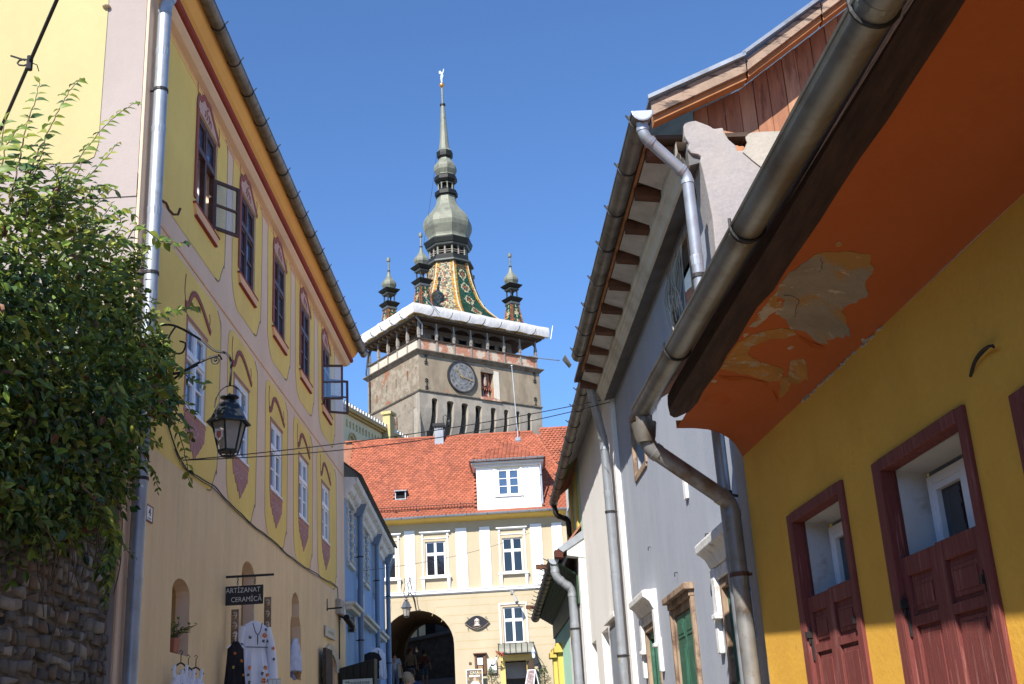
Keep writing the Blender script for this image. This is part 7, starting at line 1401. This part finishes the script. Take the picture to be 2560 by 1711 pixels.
# cove and soffit: profile of out from the wall / height, repeated along the house with sagging
prof = [(.0, 2.10), (.015, 2.13), (.05, 2.20), (.10, 2.255), (.18, 2.305), (.28, 2.335), (.40, 2.35), (.55, 2.355)]
def soff_z(o):
    for (o0, z0), (o1, z1) in zip(prof, prof[1:]):
        if o0 <= o <= o1: return lerp(z0, z1, (o-o0)/(o1-o0))
    return prof[-1][1]
def flare(s): return .51 + .025*(9.05-s)                # the eave line splays out from the wall towards the camera
def soff_pt(s, perp, below=0.): o = 2.5-perp; return YF.w(s, soff_z(max(0, o*.55/flare(s))) - .008*(9.05-s) - below + .006*noise.noise(Vector((s*.9, perp*2, 0))), o)
m = MB(); n_ = 48; k_ = len(prof); vs = []
for i in range(n_+1):
    s = lerp(-9, 9.05, (i/n_)**.6)
    for o, z in prof: vs.append(soff_pt(s, 2.5-o*flare(s)/.55 - (.02*noise.noise(Vector((s*6, 1, 1))) if o > .5 else 0)))
m.add(vs, [(i*k_+j, i*k_+j+1, (i+1)*k_+j+1, (i+1)*k_+j) for i in range(n_) for j in range(k_-1)])
m.add([YF.w(9.05, z, o*.51/.55) for o, z in prof] + [YF.w(9.05, 2.42, .51), YF.w(9.05, 2.42, 0)], [tuple(range(k_+2))]); m.build('eave_soffit', M_terr, oh, smooth=True)
m = MB()
for i in range(40):                                 # cracked joint between soffit and wall
    s = 5.9+rnd(0, .75) if i < 18 else 6.75+rnd(0, .65); L = rnd(.02, .07); z = 2.095-.008*(9.05-s)+rnd(-.010, .008); m.hexa([YF.w(s, z-.006, 0), YF.w(s+L, z-.005, 0), YF.w(s+L, z+.008, 0), YF.w(s, z+.006, 0), YF.w(s, z-.004, .006), YF.w(s+L, z-.002, .008), YF.w(s+L, z+.006, .008), YF.w(s, z+.004, .006)])
m.build('cracked_plaster', mat('crumbling white plaster', (.40, .34, .28), .95, var=.4, scale=30), oh)['kind'] = 'stuff'
def patch(pts, below, name, m_, th=.006, rough=.012):
    q = []
    for i, (s, p) in enumerate(pts):
        s2, p2 = pts[(i+1) % len(pts)]; k = max(1, int(math.hypot(s2-s, p2-p)/.035))
        for j in range(k): f = j/k; q.append((lerp(s, s2, f)+rough*noise.noise(Vector((s*17+f*5, p*13, 1+i)))*1.4, lerp(p, p2, f)+rough*noise.noise(Vector((p*19+f*4, s*11, 9+i)))))
    tri = tessellate_polygon([[Vector((a, b, 0)) for a, b in q]]); n = len(q); m = MB()
    m.add([soff_pt(a, b, below) for a, b in q] + [soff_pt(a, b, below-th) for a, b in q], [tuple(t) for t in tri] + [(i, (i+1) % n, (i+1) % n+n, i+n) for i in range(n)]); return m.build(name, m_, oh)
M_pl_grey = mat('bare grey plaster', (.30, .255, .20), .95, var=.16, scale=4, col2=(.40, .215, .065), thr=.555, soft=.03, scale2=2.6, bump=.5, bscale=35, fine=.08, col3=(.50, .43, .34), thr3=.615, scale3=7)
M_pl_och = mat('old ochre paint layer', (.42, .205, .05), .92, var=.2, scale=5, col2=(.40, .32, .22), thr=.56, soft=.03, scale2=8, bump=.4, bscale=35, fine=.08, col3=(.52, .45, .36), thr3=.63, scale3=14)
M_pl_wht = mat('flaking pale paint', (.44, .38, .30), .92, var=.18, scale=7, col2=(.42, .21, .06), thr=.53, soft=.03, scale2=9, bump=.4, bscale=30)
grey_p = [(5.46, 2.02), (5.44, 2.13), (5.41, 2.27), (5.53, 2.34), (5.66, 2.35), (5.88, 2.41), (6.01, 2.37), (6.09, 2.36), (6.31, 2.46), (6.47, 2.43), (6.67, 2.4), (6.61, 2.3), (6.61, 2.22), (6.44, 2.13), (6.38, 2.06), (6.16, 2.06), (6.09, 1.98), (6.0, 1.96), (5.73, 1.96), (5.65, 1.99)]
patch(grey_p, .003, 'peeled_patch', M_pl_grey, .004, .022)
patch([(6.4, 1.965), (6.19, 1.965), (6.17, 2.04), (6.32, 2.1), (6.34, 2.0)], .003, 'peeled_patch', M_pl_wht, .003, .02); patch([(5.95, 1.965), (6.25, 1.965), (6.5, 1.97), (6.6, 1.965), (6.62, 2.0), (6.45, 2.03), (6.3, 2.05), (6.12, 2.0)], .0025, 'peeled_patch', M_pl_wht, .003, .02)
patch([(7.12, 1.965), (6.88, 1.965), (6.69, 2.05), (6.6, 2.16), (6.64, 2.27), (6.78, 2.23), (6.83, 2.14), (6.99, 2.06), (7.13, 2.08), (7.29, 2.21), (7.27, 2.35), (7.46, 2.39), (7.6, 2.33), (7.56, 2.15), (7.44, 1.97)], .003, 'paint_layer', M_pl_och, .004, .022)
patch([(7.09, 2.35), (6.97, 2.4), (7.14, 2.46), (7.36, 2.45), (7.38, 2.41)], .003, 'paint_layer', M_pl_och, .004, .012); patch([(7.44, 2.38), (7.28, 2.41), (7.47, 2.44), (7.6, 2.45), (7.72, 2.44)], .0035, 'paint_layer', M_pl_och, .004, .012)
for ctr in ((5.9, 1.99), (6.75, 1.98), (7.75, 2.0), (6.9, 2.3), (5.35, 2.1), (6.2, 2.5)): patch([(ctr[0]+.04*math.cos(a)*rnd(.5, 1.4), ctr[1]+.018*math.sin(a)*rnd(.5, 1.4)) for a in [k*.9 for k in range(7)]], .002, 'paint_chip', M_pl_wht, .003, .006)
def curl(pts, m_):                                  # flakes of paint hanging off the soffit edge of a patch
    m = MB(); a = [soff_pt(s, p, .004) for s, p in pts]; b = [soff_pt(s+.02, p+.008, .018+.012*math.sin(i*1.7)) for i, (s, p) in enumerate(pts)]; n = len(pts); m.add(a+b+[q+Vector((0, 0, .003)) for q in b], [(i, i+1, n+i+1, n+i) for i in range(n-1)]); m.build('paint_curl', m_, oh)
curl([(7.60, 2.0), (7.62, 2.08), (7.61, 2.18), (7.63, 2.27), (7.60, 2.33)], M_terr); curl([(6.68, 2.28), (6.70, 2.36), (6.66, 2.42)], M_terr); curl([(7.68, 2.38), (7.73, 2.43)], M_terr)
bl = MB(); bl.lathe([(.001, -.028), (.06, -.022), (.11, -.010), (.14, .004)], soff_pt(8.22, 2.14), 12, sx=.8, sy=1.3); bl.build('paint_blister', M_terr, oh, smooth=True)
for pts in (((5.52, 2.06), (5.62, 2.10), (5.70, 2.11)), ((6.05, 2.02), (6.12, 2.12), (6.22, 2.14), (6.4, 2.18))):
    m = MB(); m.tube([soff_pt(s+.012*noise.noise(Vector((s*30, 0, 0))), p+.012*noise.noise(Vector((s*30, 7, 0))), .0078) for s, p in smooth_pts(list(pts), 8)], .0012, 4); m.build('plaster_crack', M_dark, oh)
# dark eave board, gutter, downpipe
m = MB(); vs = []; n_ = 40
for i in range(n_+1):
    s = lerp(-9, 8.75, (i/n_)**.6); wv = .012*noise.noise(Vector((s*1.5, 5, 0))); dz = -.008*(9.05-s)
    e_ = max(0, (s-8.35)/.4)**2; wq = flare(s)-.55; wv += .014*noise.noise(Vector((s*7, 2, 0))); vs += [YF.w(s, 2.40+dz, .535+wq+wv+.05*e_), YF.w(s, 2.335+dz+wv*.5+.03*e_, .545+wq+wv+.05*e_), YF.w(s, 2.335+dz+.03*e_, .62+wq), YF.w(s, 2.365+dz+.02*e_, .70+wq-.05*e_), YF.w(s, 2.47+dz, .71+wq-.05*e_)]
m.add(vs, [(i*5+j, i*5+j+1, (i+1)*5+j+1, (i+1)*5+j) for i in range(n_) for j in range(4)] + [(0, 1, 2, 3, 4), tuple(n_*5+j for j in range(5))]); m.build('eave_board', mat('nearly black eave board', (.05, .028, .022), .85, var=.45, scale=4, st=(6, .6, 6), bump=.5, bscale=14, bst=(6, .5, 6), fine=.2), oh)
m = MB(); m.hexa([YF.w(-9, 2.40, 1.18), YF.w(9.15, 2.56, .74), YF.w(9.15, 5.4, -4.5), YF.w(-9, 5.4, -4.5), YF.w(-9, 2.46, 1.18), YF.w(9.15, 2.62, .74), YF.w(9.15, 5.5, -4.5), YF.w(-9, 5.5, -4.5)]); m.build('roof', M_tile_old, oh)
M_gut = mat('aged zinc gutter', (.26, .275, .265), .42, .6, var=.2, scale=3, st=(3, .6, 3), col2=(.17, .15, .12), thr=.56, soft=.1, scale2=2.5, bump=.08, bscale=6, spec=.5)
gutter(oh, YF.w(-9, 2.04, 1.19), YF.w(9.0, 2.51, .785), .083, (M_gut, M_iron), every=2.05, seam=2.05, name='eave_gutter')
downpipe(oh, [YF.w(8.95, 2.44, .785), YF.w(8.97, 2.20, .78), YF.w(9.13, 1.75, .12), YF.w(9.14, -1.4, .10)], .066, (mat('old downpipe', (.27, .27, .265), .5, .45, var=.2, scale=5, col2=(.20, .14, .09), thr=.58, soft=.06, scale2=4), M_rust), seams=.95, brk=1.1, wall=YF.n*-.1)
m = MB(); q = YF.w(8.95, 2.2, .79); m.lathe([(.10, .16), (.085, .05), (.07, 0)], q+Vector((0, 0, .02)), 12); m.build('gutter_outlet', M_zinc_brown, oh, smooth=True)
# windows: red board frame, white reveal, sash behind, paired shutters closed over the lower half
for wi, (a, b, zt) in enumerate(wn3):
    ia, ib, it = a+.08, b-.11, zt-.065; zm = .855 if wi < 2 else .80
    fr = MB(); j = lambda: rnd(-.006, .006)
    fr.fbox(YF, ib, b, -1.2, zt+.0, -.075, .022); fr.fbox(YF, a, ia, -1.2, zt, -.075, .022); fr.fbox(YF, ia, ib, it, zt+.002, -.075, .024)
    f = fr.build('window_frame', M_maroon, oh, bevel=.006)
    m = MB(); m.fbox(YF, ib-.012, ib+.0, .0, it, -.05, .02); m.build('frame_rebate', M_maroon, f)
    rv_ = MB(); rv_.hexa([YF.w(ib-.002, .2, -.075), YF.w(ib-.03, .2, -.235), YF.w(ib-.03, it, -.235), YF.w(ib-.002, it, -.075), YF.w(ib+.1, .2, -.075), YF.w(ib+.1, .2, -.235), YF.w(ib+.1, it, -.235), YF.w(ib+.1, it, -.075)])
    rv_.hexa([YF.w(ia, it-.002, -.075), YF.w(ib, it-.002, -.075), YF.w(ib, it-.03, -.235), YF.w(ia, it-.03, -.235), YF.w(ia, it+.1, -.075), YF.w(ib, it+.1, -.075), YF.w(ib, it+.1, -.235), YF.w(ia, it+.1, -.235)])
    rv_.fbox(YF, ia-.05, ib+.05, -1.2, it+.05, -.30, -.28); rv_.fbox(YF, ia-.06, ia+.0, .2, it, -.27, -.075); rv_.build('window_reveal', M_reveal, f)
    sash_window(oh, YF, ia+.02, ib-.06, .2, it-.06, -.21, M_white, M_glass_dark, fw=.05, trans=1, cols=2, rows=(1, 1), mull=.09, depth=.06, name='inner_window')
    cm = (ia+ib)/2+.02
    for q, (sa, sb) in enumerate(((ia+.004, cm-.004), (cm+.004, ib-.004))):
        o0, o1 = (-.05, -.005) if q == 0 else (-.056, -.010)
        m = MB(); z0 = -1.15; ztp = zm-(.0 if q == 0 else .006)
        for s0, s1, za, zb in ((sa, sa+.085, z0, ztp), (sb-.085, sb, z0, ztp), (sa+.085, sb-.085, ztp-.10, ztp), (sa+.085, sb-.085, ztp-.245, ztp-.165 if False else ztp-.245)):
            if zb > za: m.fbox(YF, s0, s1, za, zb, o0, o1)
        m.fbox(YF, sa+.08, sb-.08, z0, ztp-.09, o0, o1-.02)
        sh = m.build('shutter', M_maroon, oh, bevel=.004)
        for za, zb in ((ztp-.285, ztp-.135), (-1.0, ztp-.38)):
            m = MB(); m.fbox(YF, sa+.105, sb-.105, za, zb, o1-.021, o1-.013); m.fbox(YF, sa+.13, sb-.13, za+.025, zb-.025, o1-.014, o1-.008); m.build('shutter_panel', M_maroon, sh, bevel=.004)
        m = MB(); m.fbox(YF, sa+.085, sb-.085, ztp-.36, ztp-.31, o0, o1); m.build('shutter_rail', M_maroon, sh)
        hx = sb-.02 if q else sa+.02; hz = .60
        m = MB(); m.fbox(YF, hx-.013, hx+.013, hz-.012, hz+.028, o1, .030); m.tube([YF.w(hx, hz+.05, .008), YF.w(hx, hz-.05, .010)], .007, 6); m.hexa([YF.w(hx-.014, hz-.02, o1), YF.w(hx+.014, hz-.02, o1), YF.w(hx+.008, hz-.16, o1), YF.w(hx-.008, hz-.16, o1), YF.w(hx-.014, hz-.02, o1+.012), YF.w(hx+.014, hz-.02, o1+.012), YF.w(hx+.008, hz-.16, o1+.010), YF.w(hx-.008, hz-.16, o1+.010)]); m.build('hinge', M_iron, sh)
wc = thing('wall_wire', 'short bent wire sticking out of the ochre wall near the right edge', 'wire', YF.w(4.9, 1.52, .01)); m = MB(); m.tube(smooth_pts([YF.w(5.04, 1.505, 0), YF.w(4.95, 1.535, .02), YF.w(4.85, 1.556, .03), YF.w(4.74, 1.55, .04), YF.w(4.73, 1.54, .02)], 5), .006, 6); m.tube(smooth_pts([YF.w(5.03, 1.50, 0), YF.w(4.93, 1.54, .015), YF.w(4.80, 1.556, .02), YF.w(4.72, 1.548, .03)], 5), .005, 6); m.build('wire', M_rope, wc)
# ------------------------------------------------------------------ overhead wires
Lp = LF.w(14.0, 3.55, .05)
for lab, rp, dr in (('upper overhead wire crossing the street from the painted house to the white downpipe', Vector((1.49, 17.37, 5.0)), .10), ('lower overhead wire crossing the street from the painted house to the white downpipe', Vector((1.495, 17.25, 4.91)), .18)):
    m = MB(); m.tube(sag(Lp, rp, dr), .0065, 5); o = m.build('overhead_wire', M_rope, base=(Lp+rp)/2); tag(o, lab, 'wire')
m = MB(); m.tube(sag(BF.w(2.2, 4.35, .2), Vector((1.3, 49.8, 9.0)), .3), .006, 5); tag(m.build('overhead_wire', M_rope, base=(-2, 42, 6)), 'thin wire rising from the blue house past the arch lantern to the cream house eave', 'wire')
# ------------------------------------------------------------------ people under the archway
M_skin = mat('skin', (.45, .27, .19), .6, var=.06)
def person(x, y, zf, H, facing, label, top, legs, hair, hat=None, skirt=None, arms=(.18, .18), stride=.1, bag=None):
    """one skinned body; clothes and hair are its children"""
    t = thing('person', label, 'person', (x, y, zf)); k = H/1.72
    a = math.radians(facing); fx = Vector((math.sin(a), math.cos(a), 0)); sx = Vector((fx.y, -fx.x, 0))
    def P(s, f, z): return Vector((x, y, zf)) + sx*s*k + fx*f*k + Vector((0, 0, z*k))
    J = {'pel': (P(0, 0, .94), .125), 'spi': (P(0, .01, 1.12), .115), 'che': (P(0, 0, 1.33), .135), 'nec': (P(0, .01, 1.47), .055), 'hd0': (P(0, .02, 1.55), .075), 'hd1': (P(0, .02, 1.66), .085), 'hd2': (P(0, .015, 1.72), .045)}
    E_ = [('pel', 'spi'), ('spi', 'che'), ('che', 'nec'), ('nec', 'hd0'), ('hd0', 'hd1'), ('hd1', 'hd2')]
    for sg, n in ((-1, 'l'), (1, 'r')):
        st_ = stride*sg; ar = arms[0 if sg < 0 else 1]
        J.update({'hi'+n: (P(sg*.09, 0, .88), .095), 'kn'+n: (P(sg*.10, .03+st_*.5, .48), .062), 'an'+n: (P(sg*.10, st_, .09), .042), 'to'+n: (P(sg*.115, st_+.15, .04), .035),
                  'sh'+n: (P(sg*.18, 0, 1.40), .058), 'el'+n: (P(sg*(.22+ar*.3), -.02, 1.12), .042), 'wr'+n: (P(sg*(.22+ar), .06, .90), .030), 'ha'+n: (P(sg*(.225+ar), .09, .82), .034)})
        E_ += [('pel', 'hi'+n), ('hi'+n, 'kn'+n), ('kn'+n, 'an'+n), ('an'+n, 'to'+n), ('che', 'sh'+n), ('sh'+n, 'el'+n), ('el'+n, 'wr'+n), ('wr'+n, 'ha'+n)]
        for fi in range(4):
            J['f%d%s' % (fi, n)] = (P(sg*(.225+ar), .075+fi*.018, .735+.01*abs(fi-1)), .008); E_.append(('ha'+n, 'f%d%s' % (fi, n)))
        J['t'+n] = (P(sg*(.225+ar)-sg*.035, .13, .79), .009); E_.append(('ha'+n, 't'+n))
    def skinned(name, keys, edges, m_, grow=0., root=None, lift=None):
        me = bpy.data.meshes.new(name); ix = {q: i for i, q in enumerate(keys)}
        me.from_pydata([tuple(J[q][0]-t.location) for q in keys], [(ix[p], ix[q]) for p, q in edges], []); me.materials.append(m_)
        o = bpy.data.objects.new(name, me); COL.objects.link(o); o.parent = t
        sk = o.modifiers.new('skin', 'SKIN'); me2 = o.data
        if not me2.skin_vertices:
            me2.attributes
        for i, q in enumerate(keys): sv = me2.skin_vertices[0].data[i]; sv.radius = ((J[q][1]+grow)*k,)*2; sv.use_root = (q == (root or keys[0]))
        sb_ = o.modifiers.new('smooth', 'SUBSURF'); sb_.levels = 1; sb_.render_levels = 1; return o
    skinned('body', list(J), E_, M_skin, root='pel')
    up_ = ['spi', 'che', 'nec', 'shl', 'shr', 'ell', 'elr']; J['nec2'] = (P(0, 0, 1.43), .06); J['wai'] = (P(0, 0, .93), .14)
    skinned('shirt', ['spi', 'che', 'nec2', 'shl', 'shr', 'ell', 'elr', 'wai'], [('wai', 'spi'), ('spi', 'che'), ('che', 'nec2'), ('che', 'shl'), ('che', 'shr'), ('shl', 'ell'), ('shr', 'elr')], top, .022, 'spi')
    kk = ['pel', 'hil', 'hir', 'knl', 'knr'] + ([] if skirt == 'shorts' else ['anl', 'anr']); ee = [('pel', 'hil'), ('pel', 'hir'), ('hil', 'knl'), ('hir', 'knr')] + ([] if skirt == 'shorts' else [('knl', 'anl'), ('knr', 'anr')])
    skinned('trousers', kk, ee, legs, .02, 'pel')
    m = MB(); c = P(0, .0, 1.64); m.lathe([(.03, .125), (.085, .10), (.108, .04), (.105, -.03), (.09, -.08), (.07, -.10)], c+fx*-.015, 12); m.build('hair', hair, t, smooth=True)
    m = MB(); e = P(0, .0, 1.63)
    for sg in (-1, 1): m.ball(e+sx*sg*.032+fx*.098, .012, 6)
    m.lathe([(.016, -.03), (.012, .01), (.004, .03)], e+fx*.108+Vector((0, 0, -.02)), 6); m.wbox(*[v for q in ((e+fx*.10-sx*.02).x, (e+fx*.10+sx*.02).x) for v in (q,)], e.y+fx.y*.10-.004, e.y+fx.y*.10+.004, e.z-.065, e.z-.055); m.build('face', mat('face detail', (.25, .10, .08), .7) if 'face detail' not in bpy.data.materials else bpy.data.materials['face detail'], t)
    if hat: m = MB(); m.lathe([(.0, .18), (.08, .17), (.105, .12), (.11, .08), (.16, .07), (.16, .06), (.10, .06)], c, 14); m.build('hat', hat, t, smooth=True)
    if bag: m = MB(); q = P(.18, .14, .95); m.wbox(q.x-.11, q.x+.11, q.y-.05, q.y+.05, q.z-.12, q.z+.12); m.tube([P(.18, .14, 1.05), P(.0, .15, 1.3), P(-.12, .02, 1.46)], .014, 5); m.build('shoulder_bag', bag, t, bevel=.02)
    return t
M_hair_b = mat('dark hair', (.03, .018, .012), .7, var=.2); M_hair_r = mat('reddish hair', (.16, .05, .025), .7, var=.2); M_hair_g = mat('grey blond hair', (.30, .26, .20), .7, var=.2)
M_den = mat('light blue denim', (.17, .23, .33), .9, var=.15, scale=20); M_shb = mat('pale blue blouse', (.38, .48, .62), .9, var=.15, scale=15); M_cardi = mat('pale open cardigan', (.42, .38, .33), .9, var=.1)
p1 = person(-5.95, 53.4, 2.66, 1.62, 180, 'woman in a pale blue blouse and light jeans walking under the left of the arch', M_shb, M_den, M_hair_b, arms=(.12, .14), stride=.12)
m = MB()
for sg in (-1, 1): m.hexa([Vector((-5.95+sg*a, 53.4+b, 2.66+c)) for a, b, c in ((.10, -.15, 1.12), (.24, -.12, 1.12), (.24, .0, 1.12), (.10, -.08, 1.12), (.14, -.18, .52), (.32, -.14, .52), (.30, .0, .52), (.14, -.08, .52))])
m.build('cardigan', M_cardi, p1, bevel=.02)
person(-5.52, 56.0, 2.90, 1.72, 180, 'person in a beige top with reddish hair, middle of the three under the arch', mat('beige top', (.30, .24, .17), .9, var=.15), mat('dark skirt cloth', (.05, .05, .07), .9), M_hair_r, arms=(.06, .06), skirt='shorts')
person(-4.97, 57.0, 2.98, 1.60, 170, 'person in a dark red jacket and denim shorts with a black shoulder bag', mat('dark red jacket', (.20, .075, .06), .9, var=.15), mat('denim shorts', (.12, .17, .22), .9), M_hair_b, arms=(.08, .10), skirt='shorts', bag=M_black)
person(-2.65, 26.0, ground_z(26), 1.73, 0, 'grey haired person in a royal blue top seen from behind below the archway', mat('royal blue top', (.03, .06, .32), .9, var=.1), M_den, M_hair_g, arms=(.05, .05))
person(-2.86, 29.0, ground_z(29), 1.78, 180, 'dark haired person half hidden behind the grey haired one below the archway', mat('dark blue shirt', (.03, .05, .12), .9, var=.1), M_den, M_hair_b, arms=(.05, .05))
